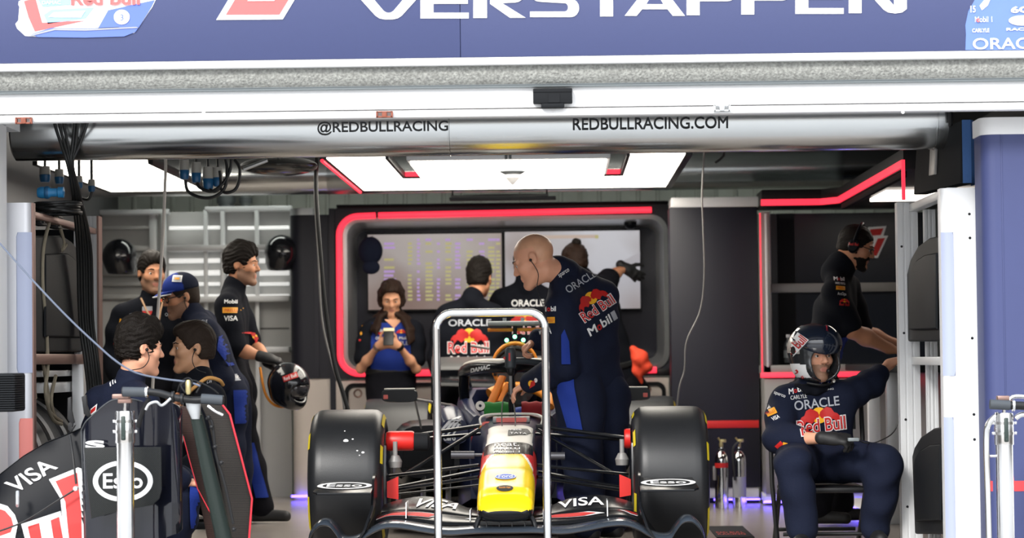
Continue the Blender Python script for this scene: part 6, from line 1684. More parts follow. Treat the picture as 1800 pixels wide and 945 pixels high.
    def gloves(s, which='lr', m=GLV, arms=None):
        for e in which:
            v = Vol(); hand(v, s.J['wr' + e], s.J['hd' + e], s.J['hn' + e], (1 if e == 'r' else -1), grow=.0035, **(arms or {}).get(e, {}))
            w = s.J['wr' + e]; v.cone(w - s.J['hd' + e].normalized() * .035, w + s.J['hd' + e].normalized() * .03, .034, .032, .02)
            v.build('glove', m, s.t, min(s.vox, .006))
    def belt(s, z=.10, m=BELT):
        J = s.J; v = Vol(); fl = (s.fw, .66); c = J['pel'] + s.up * z
        for e in (-1, 1): v.cone(c + s.side * e * .07 - s.up * .005, c + s.side * e * .07 + s.up * .005, .128 * s.fat, .128 * s.fat, .05, fl)
        v.half(c + s.up * .022, s.up); v.half(c - s.up * .022, -s.up)
        v.build('belt', m, s.t, min(s.vox, .006))
    def print(s, target, px, py, Y, fn, ang=0.0, name='logo_print', reach=1.4, tilt=0.0):
        """marks laid on the clothes: fn(decal, px size in metres)"""
        a = math.radians(ang); o = P(px, py, Y - .3)
        d = Decal(target, P(px, py, Y), (math.cos(a), math.sin(math.radians(tilt)), math.sin(a)), (-math.sin(a), 0, math.cos(a)), .016 if 'panel' in name else .004, reach)
        fn(d, Y / FPX); 
        if len(d.bm.verts): d.build(name, PR, target)
        else: d.bm.free()
def ear_piece(par, h, e, pts=None):
    mb = MB(); c = h.at(e * .086, .004, -.006); mb.ball(c, .008, 10, 8); p = [c, h.at(e * .088, .012, -.03), h.at(e * .075, .0, -.075), h.at(e * .05, -.03, -.11)]
    if pts: p = [c] + pts
    mb.tube(smooth_pts(p, 5), .0022, 6); mb.build('earphone', BLACK, par)
# ------------------------------------------------------------------ the people
def V3(*a): return Vector(a)
def grd(p, z=.095): return Vector((p.x, p.y, z))
def pelfw(J, fw): J['fw'] = Vector(fw); return J
def rb_logo(d, s, w, x=0, y=0, cut=True):
    bulls(d, x + w / 2, y + w * .36, w * .92, 1, 2); red_bull(d, x, y - .02, w, 1, 0, 3)

# ---- main mechanic leaning over the nose from the right, back to us
Y = 13.78
J = dict(pel=P(1040, 668, Y + .06), neck=P(992, 474, Y + .05), shl=P(985, 545, Y - .10), shr=P(1062, 520, Y + .20),
         ell=P(992, 646, Y - .14), wrl=P(931, 672, Y + .04), hdl=V3(-.80, .30, -.42), hnl=V3(-.35, .2, -.9),
         elr=P(1012, 606, Y + .34), wrr=P(944, 598, Y + .28), hdr=V3(-.8, -.12, -.50), hnr=V3(-.45, -.2, -.85),
         hipl=P(1018, 690, Y - .02), hipr=P(1062, 690, Y + .14), knl=P(1024, 800, Y - .02), knr=P(1066, 800, Y + .17), toel=V3(-.8, .6, 0), toer=V3(-.75, .66, 0))
J['anl'] = grd(P(1030, 920, Y)); J['anr'] = grd(P(1072, 920, Y + .2))
h = Head(P(939, 457, Y - .03), (-.90, .14, -.42), (-.25, .1, 1), 1.12)
AR = dict(l=dict(curl=(.35, .5, .3)), r=dict(curl=(1.0, .9, .5)))
p1 = Person('bald man in navy overalls bending over the car nose with a cordless drill', V3(J['pel'].x, J['pel'].y, 0), h, J, SK1, .006, arms=AR, bald=True, fat=1.16)
suit = p1.top('overall_top', [CLN, CLB], .95, .030, None, .3, amp=.006, armgrow=.018)
tr = p1.legs('overall_trousers', [CLN, CLB], .030, .7, 1.2, .10, amp=.007)
p1.shoes(); p1.belt(.12)
ear_piece(p1.t, h, -1, [P(946, 480, Y - .12), P(944, 505, Y - .14), P(950, 525, Y - .17), P(958, 545, Y - .17)])
def back_print(d, s):
    d.text('sparco', 2 * s, 46 * s, 22 * s, 8 * s, 0, 0.0, .2)
    d.text('ORACLE', 0, 15 * s, 62 * s, 14 * s, 5, .008)
    bulls(d, 30 * s, -14 * s, 60 * s, 1, 2); red_bull(d, -4 * s, -44 * s, 68 * s, 1, 0, 3)
    d.text('M', -10 * s, -70 * s, 17 * s, 15 * s, 0, .02, .15); d.text('o', 8 * s, -70 * s, 9 * s, 10 * s, 1, .03, .15); d.text('bil', 18 * s, -70 * s, 21 * s, 16 * s, 0, .02, .15); d.text('1', 42 * s, -70 * s, 9 * s, 16 * s, 5, .0, .15)
p1.print(suit, 1008, 527, Y - .3, back_print, 33)
def sleeve_print(d, s):
    d.text('M', 0, 0, 9 * s, 9 * s, 0, .02); d.text('o', 10 * s, 0, 6 * s, 7 * s, 1, .03); d.text('bil', 17 * s, 0, 9 * s, 9 * s, 0, .02)
    d.poly([(-4 * s, -21 * s), (24 * s, -21 * s), (24 * s, -10 * s), (-4 * s, -10 * s)], 3, 1); d.text('PIRELLI', 0, -18 * s, 21 * s, 5 * s, 1, 0, lay=2)
    d.text('VISA', -8 * s, -40 * s, 26 * s, 12 * s, 0, .01)
p1.print(suit, 951, 546, Y - .35, sleeve_print)
p1.print(suit, 929, 672, Y - .35, lambda d, s: (d.disc(3 * s, -3 * s, 5 * s, 6 * s, 2), d.poly([(0, -12 * s), (10 * s, -6 * s), (12 * s, 4 * s), (3 * s, 0)], 1, 2), d.disc(12 * s, 3 * s, 3 * s, 4 * s, 0, 2)))
p1.print(tr, 975, 640, Y - .3, lambda d, s: d.poly([(8 * s, 0), (32 * s, 2 * s), (34 * s, -40 * s), (48 * s, -118 * s), (20 * s, -112 * s), (3 * s, -50 * s)], 4), name='blue_side_panel')
p1.print(suit, 985, 640, Y - .3, lambda d, s: d.poly([(2 * s, 0), (18 * s, 0), (16 * s, 40 * s), (8 * s, 62 * s), (2 * s, 52 * s)], 4), name='blue_side_panel')
# the drill in his hands
dr = thing('cordless_drill', P(898, 640, Y + .22), 'dark cordless drill with long steel bit held over the car nose', 'drill')
Yd = Y + .24
DRM = mat('drill_grey', (0.035, 0.045, 0.052), .5)
a, b = P(897, 612, Yd), P(898, 645, Yd)
mb = MB(); mb.lathe([(.0005, .005), (.022, .004), (.029, -.01), (.031, -.05), (.030, -.10), (.022, -.108), (.0005, -.108)], a, 'Z', 24); mb.build('motor_body', DRM, dr)
mb = MB(); mb.lathe([(.019, 0), (.021, -.02), (.017, -.038), (.011, -.046), (.0005, -.046)], b + V3(0, 0, -.0), 'Z', 20); mb.build('chuck', BLACK, dr)
mb = MB(); mb.tube([b + V3(0, 0, -.03), b + V3(0, .005, -.17)], .0075, 10); mb.build('bit', GREYL, dr)
mb = MB(); mb.tube(smooth_pts([P(900, 634, Yd), P(920, 634, Yd + .02), P(945, 637, Yd + .04), P(962, 640, Yd + .05)], 5), .018, 14); mb.build('handle', DRM, dr)
mb = MB(); c = P(968, 642, Yd + .05); mb.box(c + V3(-.02, -.035, -.045), c + V3(.03, .035, .03), .008); mb.build('battery', BLACK, dr)
mb = MB(); mb.box(P(894, 634, Yd - .031), P(897, 620, Yd - .02)); mb.lathe([(.0005, -.002), (.008, -.002), (.008, .004)], P(887, 629, Yd - .012), 'Y', 12); mb.build('red_mark', RPRINT, dr)
cable('tool_lanyard', [P(893, 690, Yd), P(884, 705, Yd - .05), P(882, 740, Yd - .2), P(886, 765, Yd - .35), P(893, 778, Yd - .42), P(902, 770, Yd - .4), P(906, 740, Yd - .2), P(902, 705, Yd - .05), P(893, 690, Yd)], .0035, CABK, 'thin black wire loop hanging from the hand over the nose', None, 6, 'wire')

# ---- seated helmeted man at the right
Y = 13.55
J = dict(pel=P(1436, 800, Y + .05), neck=P(1424, 684, Y + .02), shl=P(1484, 698, Y + .04), shr=P(1376, 708, Y - .02),
         elr=P(1366, 770, Y - .16), wrr=P(1456, 770, Y - .36), hdr=V3(.95, -.15, -.08), hnr=V3(-.05, .55, -.85),
         ell=P(1528, 676, Y + .16), wrl=P(1563, 640, Y + .34), hdl=V3(.7, .5, .35), hnl=V3(.55, .1, -.6),
         hipr=P(1408, 806, Y - .02), hipl=P(1464, 806, Y - .0), knr=P(1394, 815, Y - .44), knl=P(1556, 812, Y - .30), toer=V3(-.25, -1, 0), toel=V3(.05, -1, 0), fw=V3(.10, -1, .05))
J['anr'] = grd(P(1412, 960, Y - .42)); J['anl'] = grd(P(1540, 960, Y - .22))
h = Head(P(1431, 626, Y - .02), (.42, -.9, -.02), (0, 0, 1), 1.08)
AR = dict(r=dict(curl=(.6, .7, .4)), l=dict(curl=(.9, .9, .5)))
p2 = Person('seated man in navy overalls and open full face helmet at the right', V3(J['pel'].x, J['pel'].y, 0), h, J, SK1, .006, arms=AR, stub=True)
suit = p2.top('overall_top', [CLN], .42, .020, None, 1.3, amp=.005)
tr = p2.legs('overall_trousers', [CLN], .020, 1.7, 1.1, .08, amp=.008)
p2.shoes(); p2.gloves('r', GLV, AR)
def chest_print(d, s):
    d.text('M', -22 * s, 43 * s, 9 * s, 10 * s, 0, .02, .1); d.text('o', -12 * s, 44 * s, 6 * s, 7 * s, 1, .03); d.text('bil 1', -5 * s, 45 * s, 22 * s, 10 * s, 0, .02)
    d.text('CARLYLE', -20 * s, 33 * s, 30 * s, 7 * s, 0, .0)
    d.text('ORACLE', -15 * s, 13 * s, 82 * s, 17 * s, 5, .012)
    bulls(d, 28 * s, -2 * s, 76 * s, 1, 2); red_bull(d, -14 * s, -30 * s, 88 * s, 1, 0, 3)
    d.disc(46 * s, 54 * s, 11 * s, 6 * s, 4); d.text('Ford', 39 * s, 51 * s, 14 * s, 6 * s, 0, 0, lay=2); d.text('RACING', 34 * s, 42 * s, 26 * s, 3 * s, 0, 0)
p2.print(suit, 1420, 734, Y - .3, chest_print, 6)
def sl2(d, s):
    d.text('Mobil', 2 * s, 12 * s, 16 * s, 6 * s, 0, .02); d.poly([(0, 0), (24 * s, 0), (24 * s, 11 * s), (0, 11 * s)], 3, 1); d.text('PIRELLI', 3 * s, 3 * s, 18 * s, 5 * s, 1, 0, lay=2); d.text('VISA', 10 * s, -10 * s, 14 * s, 7 * s, 0, .01)
p2.print(suit, 1350, 736, Y - .35, sl2, 24)
p2.print(suit, 1366, 694, Y - .3, lambda d, s: d.text('sparco', 0, 0, 20 * s, 6 * s, 0, 0), -22)
p2.print(suit, 1372, 786, Y - .4, lambda d, s: (d.poly([(-6 * s, 0), (8 * s, -12 * s), (14 * s, -2 * s), (4 * s, 10 * s)], 1), d.poly([(8 * s, -6 * s), (14 * s, -8 * s), (16 * s, 6 * s), (8 * s, 8 * s)], 3, 2)))
# rolled collar scarf and helmet
v = Vol(); h.solid(v); 
hel = Vol(); A = h.at
hel.ell(A(0, -.005, .035), Vector((.130, .155, .132)), h.R, .02)
hel.ell(A(0, .015, -.045), Vector((.122, .140, .095)), h.R, .03)
hel.ell(A(0, .10, -.028), Vector((.078, .12, .088)), h.R, .015, True)
hel.ell(A(0, .0, -.0), Vector((.090, .112, .104)), h.R, .01, True)
hel.ell(A(0, -.01, -.15), Vector((.085, .10, .08)), h.R, .01, True)
def hpick(C):
    r, f_, u = h.loc(C); out = np.zeros(len(C))
    out[(np.abs(r) < .094) & (u < .095) & (f_ < .115) & (((r / .097) ** 2 + (f_ / .118) ** 2 + (u / .11) ** 2) < 1)] = 1
    out[(out == 0) & (r > .055) & (u > .015) & (u < .12) & (f_ < .05) & (f_ > -.09)] = 2
    out[(out == 0) & (r > .05) & (u < -.035) & (u > -.10) & (f_ < .085) & (f_ > -.10)] = 3
    return out
hm = hel.build('helmet', [mat('helmet_dark', (0.035, 0.038, 0.042), .18, .3, coat=.6), BLACKM, mat('helmet_silver', (.62, .60, .55), .25, .3), WPRINT], p2.t, .005, None, hpick)
vs = Vol()                                            # visor flipped up over the brow
vs.ell(A(0, .0, .060), Vector((.138, .164, .115)), h.R, .004); vs.ell(A(0, .0, .060), Vector((.131, .157, .108)), h.R, .004, True)
vs.half(A(0, .05, .055), -(h.u * .86 + h.f * .5)); vs.half(A(0, -.02, .0), (h.f * -1 + h.u * .1)); vs.half(A(0, .1, .150), h.u)
vz = vs.build('visor', mat('visor_dark', (0.012, 0.018, 0.035), .12, coat=.8), hm, .004)
for e in (-1, 1):
    mb = MB(); rows = [[A(e * (.116 - .004 * k), .01, .03) + (h.f * math.cos(2 * PI * j / 20) + h.u * math.sin(2 * PI * j / 20)) * r for j in range(20)] for k, r in ((0, .022), (-2, .02), (-2, .0005))]
    mb.grid(rows, True); mb.build('visor_pivot', BLACK, hm)
d = Decal([hm, vz], P(1396, 636, Y - .5), (1, 0, 1.05), (-1.05, 0, 1), .005, .9)
s = Y / FPX
d.poly([(0, -2 * s), (52 * s, 0), (50 * s, 22 * s), (0, 16 * s)], 0, 0); d.text('Red Bull', 2 * s, 1 * s, 48 * s, 16 * s, 1, .02, lay=2); d.build('helmet_print', PR, hm)
d = Decal([hm, vz], P(1382, 640, Y - .5), (1, 0, -1.15), (1.15, 0, 1), .005, .9)
d.poly([(0, 0), (56 * s, -4 * s), (56 * s, 3 * s), (0, 22 * s)], 0, 0); d.text('Red Bull', 0, 2 * s, 46 * s, 14 * s, 1, .02, lay=2); d.build('helmet_print', PR, hm)
mb = MB(); mb.tube(smooth_pts([A(-.085, .03, -.09), A(-.06, .085, -.085), A(-.02, .108, -.070)], 5), .004, 8); mb.ball(A(-.012, .112, -.068), .012, 10, 8); mb.build('microphone', BLACK, hm)
mb = MB(); mb.tube(smooth_pts([A(-.098, -.03, -.105), A(-.07, .05, -.125), A(0, .08, -.135), A(.07, .05, -.125)], 5), .007, 8); mb.build('chin_strap', BLACK, hm)
mb = MB(); mb.tube(smooth_pts([A(-.105, -.05, -.10), A(-.098, .02, -.115), A(-.07, .065, -.12)], 5), .006, 8); mb.build('helmet_edge', WHG, hm)
v = Vol(); c = J['neck']
for k in range(10):
    a0, a1 = 2 * PI * k / 10, 2 * PI * (k + 1) / 10
    q = lambda a_: c + V3(.085 * math.cos(a_), .075 * math.sin(a_), .012 + .012 * math.sin(a_))
    v.cone(q(a0), q(a1), .026, .026, .02)
v.build('neck_scarf', CLK, p2.t, .006, tufts(.003, 60))
# control box with its lead
cbx = thing('trigger_box', P(1500, 772, Y - .42), 'small pale trigger box with a black lead in the gloved hand', 'control box')
mb = MB(); c = P(1500, 772, Y - .43); mb.box(c + V3(-.028, -.02, -.009), c + V3(.028, .02, .009), .004); mb.build('case', GREYR, cbx)
mb = MB(); mb.tube(smooth_pts([P(1508, 772, Y - .43), P(1522, 778, Y - .3), P(1545, 775, Y - .1), P(1575, 752, Y + .0), P(1581, 690, Y + .02), P(1578, 640, Y + .05)], 6), .0035, 6); mb.build('lead', CABK, cbx)
# folding chair
ch = thing('folding_chair', V3(J['pel'].x, Y, 0), 'black tubular folding chair under the seated helmeted man', 'chair')
zs = J['pel'].z - .15; cx_ = J['pel'].x
mb = MB(); mb.box((cx_ - .20, Y - .25, zs - .03), (cx_ + .22, Y + .17, zs), .012); mb.build('seat', BLACK, ch)
for e in (-1, 1):
    mb = MB(); x = cx_ + .01 + e * .24
    mb.tube([V3(x, Y - .22, .0), V3(x, Y + .10, zs), V3(x, Y + .21, zs + .42)], .0125, 10); mb.build('frame_tube', BLACK, ch)
    mb = MB(); mb.tube([V3(x - e * .02, Y + .24, .0), V3(x - e * .02, Y - .12, zs - .02)], .0125, 10); mb.build('leg', BLACK, ch)
mb = MB(); mb.tube([V3(cx_ - .2, Y - .18, .06), V3(cx_ + .22, Y - .18, .06)], .010, 8); mb.build('stretcher', BLACK, ch)
mb = MB(); mb.tube([V3(cx_ - .19, Y + .2, .06), V3(cx_ + .21, Y + .2, .06)], .010, 8); mb.build('stretcher', BLACK, ch)
mb = MB(); rows = [[V3(cx_ + .01 + .21 * k / 4, Y + .20 + (.02 if z else 0) + .02 * (1 - (k / 4) ** 2), zs + .28 + z) for k in range(-4, 5)] for z in (0, .14)]
mb.grid(rows); mb.grid([[q + V3(0, .012, 0) for q in r] for r in rows]); mb.build('backrest', BLACK, ch)

# ---- man with ear defenders at the right bench
Y = 15.0
J = dict(pel=P(1432, 668, Y + .06), neck=P(1472, 474, Y), shr=P(1466, 516, Y - .16), shl=P(1490, 506, Y + .18), elr=P(1497, 580, Y - .16), wrr=P(1562, 612, Y - .05), hdr=V3(.92, .1, -.25), hnr=V3(-.2, .25, -.9),
         ell=P(1516, 585, Y + .25), wrl=P(1572, 604, Y + .22), hdl=V3(.9, .0, -.3), hnl=V3(-.2, -.2, -.9), hipr=P(1438, 690, Y - .04), hipl=P(1446, 690, Y + .15), knr=P(1448, 790, Y - .06), knl=P(1466, 790, Y + .18), toer=V3(1, -.35, 0), toel=V3(1, .1, 0), fw=V3(.95, .05, -.2))
J['anr'] = grd(P(1440, 900, Y - .05)); J['anl'] = grd(P(1478, 890, Y + .2))
h = Head(P(1505, 434, Y), (.93, -.22, -.34), (.2, 0, 1), 1.0)
p3 = Person('bearded man in black polo with ear defenders working at the right bench', V3(J['pel'].x, Y, 0), h, J, SK2, .007, fat=1.25)
sh = p3.top('shirt', [CLK, CLB], -.86, .016, None, 2.1, amp=.004)
p3.legs('trousers', [CLT], .018, 2.2, 1.05); p3.shoes()
h.hair(p3.t, HAIRK, .007, 0, .002, .005, low=-.045); h.beard(p3.t, HAIRK, .003, .005)
mb = MB()
for e in (-1, 1):
    rows = []
    for q, r in ((.070, .030), (.078, .040), (.098, .038), (.108, .028), (.110, .001)): rows.append([h.at(e * q, -.005, 0) + (h.f * math.cos(2 * PI * j / 20) * .85 + h.u * math.sin(2 * PI * j / 20) * 1.15) * r for j in range(20)])
    mb.loft(rows)
mb.tube([h.at(.103 * math.cos(math.radians(a_)), -.008, .02 + .118 * math.sin(math.radians(a_))) for a_ in range(0, 181, 12)], .010, 8)
hs = mb.build('ear_defenders', GLOSSK, p3.t)
d = Decal(hs, P(1498, 430, Y - .3), (1, 0, -.1), (0, 0, 1), .004, .8); d.text('Red Bull', 0, 2 * Y / FPX, 18 * Y / FPX, 5 * Y / FPX, 1, .02); d.build('logo_print', PR, hs)
mb = MB(); 
for e in (-1, 1):
    mb.tube([h.at(e * .031 + .024 * math.cos(2 * PI * j / 14), .100 - .006 * abs(math.cos(2 * PI * j / 14)), .004 + .017 * math.sin(2 * PI * j / 14)) for j in range(15)], .0025, 6); mb.tube([h.at(e * .055, .095, .01), h.at(e * .080, .0, .012)], .0025, 6)
mb.tube([h.at(-.008, .104, .006), h.at(.008, .104, .006)], .0025, 6); mb.build('glasses', BLACK, p3.t)
def sl3(d, s):
    d.text('M', 0, 20 * s, 7 * s, 7 * s, 0, .02); d.text('o', 7 * s, 20 * s, 4 * s, 5 * s, 1, .03); d.text('bil', 12 * s, 20 * s, 8 * s, 7 * s, 0, .02); d.text('HARD ROCK', 2 * s, 13 * s, 19 * s, 4 * s, 0, .01)
    d.poly([(3 * s, 3 * s), (20 * s, 3 * s), (20 * s, 10 * s), (3 * s, 10 * s)], 3, 1); d.text('PIRELLI', 5 * s, 5 * s, 13 * s, 3.5 * s, 1, 0, lay=2); d.text('ArcOps', 6 * s, -8 * s, 16 * s, 7 * s, 0, 0); bulls(d, 19 * s, -16 * s, 18 * s, 1, 2); d.text('Red Bull', 10 * s, -25 * s, 18 * s, 5 * s, 1, .02)
p3.print(sh, 1472, 510, Y - .4, sl3, -4)
p3.print(sh, 1428, 505, Y - .4, lambda d, s: (d.text('ORACLE', 20 * s, 2 * s, 14 * s, 5 * s, 5, .01), bulls(d, 8 * s, -2 * s, 24 * s, 1, 2), d.text('Red Bull', -16 * s, -4 * s, 20 * s, 6 * s, 1, .02), d.text('Mobil', -34 * s, -4 * s, 14 * s, 6 * s, 0, .01)), 60)
p3.print(sh, 1487, 600, Y - .4, lambda d, s: d.poly([(-4 * s, 6 * s), (18 * s, 10 * s), (20 * s, -40 * s), (-6 * s, -40 * s)], 4), name='blue_side_panel')
p3.print(bpy.data.objects[[o.name for o in p3.t.children if o.name.startswith('shoe')][0]], 1440, 915, Y - .4, lambda d, s: d.text('APX', 2 * s, -2 * s, 22 * s, 7 * s, 1, .01), 12)

# ---- woman with a phone leaning on the counter
Y = 17.75
J = dict(pel=P(686, 668, Y + .05), neck=P(690, 562, Y), shr=P(650, 580, Y - .01), shl=P(729, 580, Y - .01), elr=P(634, 648, Y - .07), wrr=P(664, 609, Y - .24), hdr=V3(.75, -.35, .25), hnr=V3(.35, .75, .55),
         ell=P(732, 648, Y - .07), wrl=P(702, 609, Y - .24), hdl=V3(-.75, -.35, .25), hnl=V3(-.35, .75, .55), hipr=P(673, 684, Y + .02), hipl=P(700, 684, Y + .02), knr=P(670, 775, Y - .12), knl=P(702, 775, Y - .12), toer=V3(-.1, -1, 0), toel=V3(.1, -1, 0), fw=V3(0, -1, -.05))
J['anr'] = grd(P(668, 870, Y - .18)); J['anl'] = grd(P(703, 870, Y - .18))
h = Head(P(688, 522, Y - .03), (.06, -.88, -.46), (0, 0, 1), .94)
AR = dict(l=dict(curl=(.7, .8, .4)), r=dict(curl=(.7, .8, .4)))
p4 = Person('woman with long brown hair in blue and black polo looking at a phone', V3(J['pel'].x, Y, 0), h, J, SK3, .007, fat=.84, arms=AR)
def wpick(C): 
    c = np.array(p4.J['chest']); x = C[:, 0] - P(688, 600, Y).x; z = C[:, 2]
    return ((np.abs(x) < .125 - .02 * np.sin((z - c[2]) * 4)) & (C[:, 1] < Y + .02) & (z < c[2] + .05)).astype(int)
sh = p4.top('shirt', [CLK, CLB], -.72, .012, None, 3.3, amp=.004, pick=wpick, collar=False)
p4.legs('trousers', [CLT], .016, 3.2, 1.0, .03); p4.shoes(); p4.belt(.06)
h.hair(p4.t, HAIRB, .009, .002, .002, .005, low=-.14, face=(.078, -.030), freq=40)
hv = Vol(); A = h.at
for e, x1, x2, y2 in ((-1, 669, 663, 590), (1, 708, 717, 606)):
    for q in (0, 1, 2):
        hv.chain([A(e * (.04 + .012 * q), .0 - .02 * q, .085 - .008 * q), A(e * (.073 + .006 * q), .012 - .03 * q, .02), A(e * (.076 + .006 * q), .02 - .03 * q, -.05), P(x1 + e * 5 * q, 558, Y - .06 + .03 * q), P(x2 + e * 4 * q, 580, Y - .12 + .015 * q), P(x2 + e * (2 + 4 * q), y2 - 4 * q, Y - .135 + .015 * q)], [.014, .016, .016, .019, .018, .009], .008)
    hv.chain([A(e * .03, -.08, .05), A(e * .05, -.085, -.06), P(688 + e * 16, 556, Y + .07), P(688 + e * 18, 585, Y + .10)], [.045, .045, .04, .02], .02)
hv.build('long_hair', HAIRB, p4.t, .007, tufts(.003, 45))
def wprint(d, s):
    d.disc(-22 * s, 18 * s, 5 * s, 5 * s, 1); d.disc(-22 * s, 20 * s, 5 * s, 2.5 * s, 5, 1); bulls(d, 16 * s, 18 * s, 18 * s, 1, 2); d.text('ORACLE', -30 * s, 4 * s, 24 * s, 5 * s, 0, .01); d.text('Mobil 1', 12 * s, 4 * s, 24 * s, 5 * s, 0, .01); d.text('RED BULL', -28 * s, -6 * s, 58 * s, 7 * s, 5, .01), d.poly([(-14 * s, 40 * s), (3 * s, 24 * s), (18 * s, 40 * s)], 6)
p4.print(sh, 686, 600, Y - .3, wprint)
p4.print(sh, 628, 575, Y - .3, lambda d, s: (d.disc(3 * s, 6 * s, 2 * s, 3 * s, 3), d.disc(2 * s, -10 * s, 2 * s, 3 * s, 3), d.disc(0, -22 * s, 2 * s, 2 * s, 1), d.disc(112 * s, 2 * s, 2 * s, 3 * s, 0), d.disc(115 * s, -12 * s, 2 * s, 3 * s, 0)))
ph = thing('phone', P(683, 592, Y - .32), 'black phone with pale yellow case edge in the hands of the woman', 'phone')
c = P(683, 592, Y - .33); R_ = Matrix.Rotation(math.radians(-35), 3, 'X')
mb = MB(); mb.box((-.035, -.005, -.068), (.035, .004, .068), .004)
for v_ in mb.bm.verts: v_.co = c + R_ @ v_.co
mb.build('phone_body', BLACK, ph)
mb = MB(); mb.box((-.037, -.007, .045), (.037, .006, .071), .004)
for v_ in mb.bm.verts: v_.co = c + R_ @ v_.co
mb.build('case_edge', mat('case_yellow', (.70, .62, .35), .5), ph)
for e, w in (('l', J['wrl']), ('r', J['wrr'])):
    mb = MB(); dd = (J['wr' + e] - J['el' + e]).normalized(); mb.tube([w - dd * .012, w + dd * .014], .031, 14); mb.build('wristband', BLACK if e == 'l' else COPPER, p4.t)

# ---- two men at the screens, backs to us
def backman(px, Y, label, head, fdir, top, skin, hairm, logos, lean=0.0, x0=0):
    J = dict(pel=P(px + x0, 690, Y - .05), neck=P(px, top + 78, Y), shl=P(px - 46, top + 108, Y - .02), shr=P(px + 42, top + 106, Y - .0), ell=P(px - 58, top + 178, Y + .0), elr=P(px + 48, top + 178, Y + .0), wrl=P(px - 44, top + 235, Y + .04), wrr=P(px + 36, top + 235, Y + .04),
             hdl=V3(.2, .3, -.9), hdr=V3(-.2, .3, -.9), hnl=V3(1, 0, 0), hnr=V3(-1, 0, 0), hipl=P(px + x0 - 22, 708, Y - .05), hipr=P(px + x0 + 22, 708, Y - .05), knl=P(px - 24, 790, Y - .02), knr=P(px + 24, 790, Y - .02), toel=V3(-.1, 1, 0), toer=V3(.1, 1, 0))
    J['anl'] = grd(P(px - 24, 860, Y - .05)); J['anr'] = grd(P(px + 24, 860, Y - .05))
    h = Head(head, fdir, (0, 0, 1), 1.02)
    p = Person(label, V3(J['pel'].x, Y, 0), h, J, skin, .008)
    sh = p.top('overall_top', [CLK], .9, .018, None, px * .1, amp=.005); p.legs('overall_trousers', [CLT], .02, px * .2, 1.05); p.shoes()
    h.hair(p.t, hairm, .011, .012, .003, .006)
    p.print(sh, px, top + 118, Y - .3, logos)
    return p, sh
def lg1(d, s):
    d.text('sparco', -14 * s, 14 * s, 26 * s, 8 * s, 5, 0); d.text('ORACLE', -41 * s, -4 * s, 76 * s, 12 * s, 5, .012); bulls(d, -4 * s, -22 * s, 66 * s, 1, 2); red_bull(d, -42 * s, -52 * s, 72 * s, 1, 0, 3)
    d.text('M', -38 * s, -72 * s, 16 * s, 15 * s, 0, .02); d.text('o', -20 * s, -72 * s, 10 * s, 11 * s, 1, .03); d.text('bil 1', -8 * s, -72 * s, 32 * s, 15 * s, 5, .01)
p5, _ = backman(827, 17.62, 'dark haired man in black overalls facing the screens left of the car', P(843, 488, 17.70), (.30, .93, -.12), 450, SK2, HAIRK, lg1)
def lg2(d, s):
    d.text('ORACLE', -26 * s, 3 * s, 58 * s, 12 * s, 0, .012); bulls(d, -2 * s, -20 * s, 54 * s, 1, 2); red_bull(d, -24 * s, -46 * s, 46 * s, 1, 0, 3)
p6, _ = backman(924, 18.0, 'man in black overalls at the screens half hidden by the bald mechanic', P(925, 468, 18.0), (.15, .95, -.15), 422, SK3, HAIRK, lg2)

# ---- person behind the bald mechanic reaching to the screen
Y = 17.72
J = dict(pel=P(1092, 672, Y), neck=P(1030, 492, Y + .05), shl=P(1012, 520, Y - .05), shr=P(1060, 505, Y + .16), elr=P(1072, 488, Y + .3), wrr=P(1098, 470, Y + .36), hdr=V3(.8, .1, -.55), hnr=V3(0, 1, 0),
         ell=P(1000, 590, Y + .05), wrl=P(985, 640, Y + .12), hdl=V3(-.3, .3, -.8), hnl=V3(.9, 0, 0), hipl=P(1076, 690, Y - .03), hipr=P(1110, 690, Y + .04), knl=P(1080, 780, Y), knr=P(1112, 780, Y + .05), toel=V3(-.4, .9, 0), toer=V3(-.3, .9, 0))
J['anl'] = grd(P(1080, 860, Y)); J['anr'] = grd(P(1114, 860, Y + .06))
h = Head(P(1010, 462, Y + .08), (-.45, .85, -.25), (0, 0, 1), 1.0)
AR = dict(r=dict(curl=(.2, .3, .2)))
p7 = Person('person in black with hair bun and glove pointing at the right screen', V3(J['pel'].x, Y, 0), h, J, SK2, .008, arms=AR)
sh = p7.top('overall_top', [CLK], -.9, .018, None, 4.1, amp=.005); p7.legs('overall_trousers', [CLT], .02, 4.4, 1.1); p7.shoes(); p7.gloves('r', GLV, AR); p7.belt(.10)
h.hair(p7.t, HAIRB, .012, .004, .003, .006)
v = Vol(); v.ell(h.at(0, -.07, .13), (.032, .032, .03)); v.build('hair_bun', HAIRK, p7.t, .006, tufts(.004, 80))
p7.print(sh, 1075, 540, Y - .4, lambda d, s: (d.disc(6 * s, -18 * s, 8 * s, 4 * s, 4), d.text('Mobil', -8 * s, -8 * s, 16 * s, 6 * s, 5, .01)))
v = Vol(); v.chain([P(1112, 612, Y - .15), P(1126, 628, Y - .17), P(1134, 645, Y - .16), P(1126, 655, Y - .15)], [.02, .045, .04, .015], .03); v.chain([P(1114, 615, Y - .14), P(1120, 650, Y - .15), P(1128, 672, Y - .14)], [.02, .03, .012], .02)
v.build('red_cloth', mat('cloth_bright_red', (.75, .06, .02), .8), p7.t, .007, tufts(.004, 50))

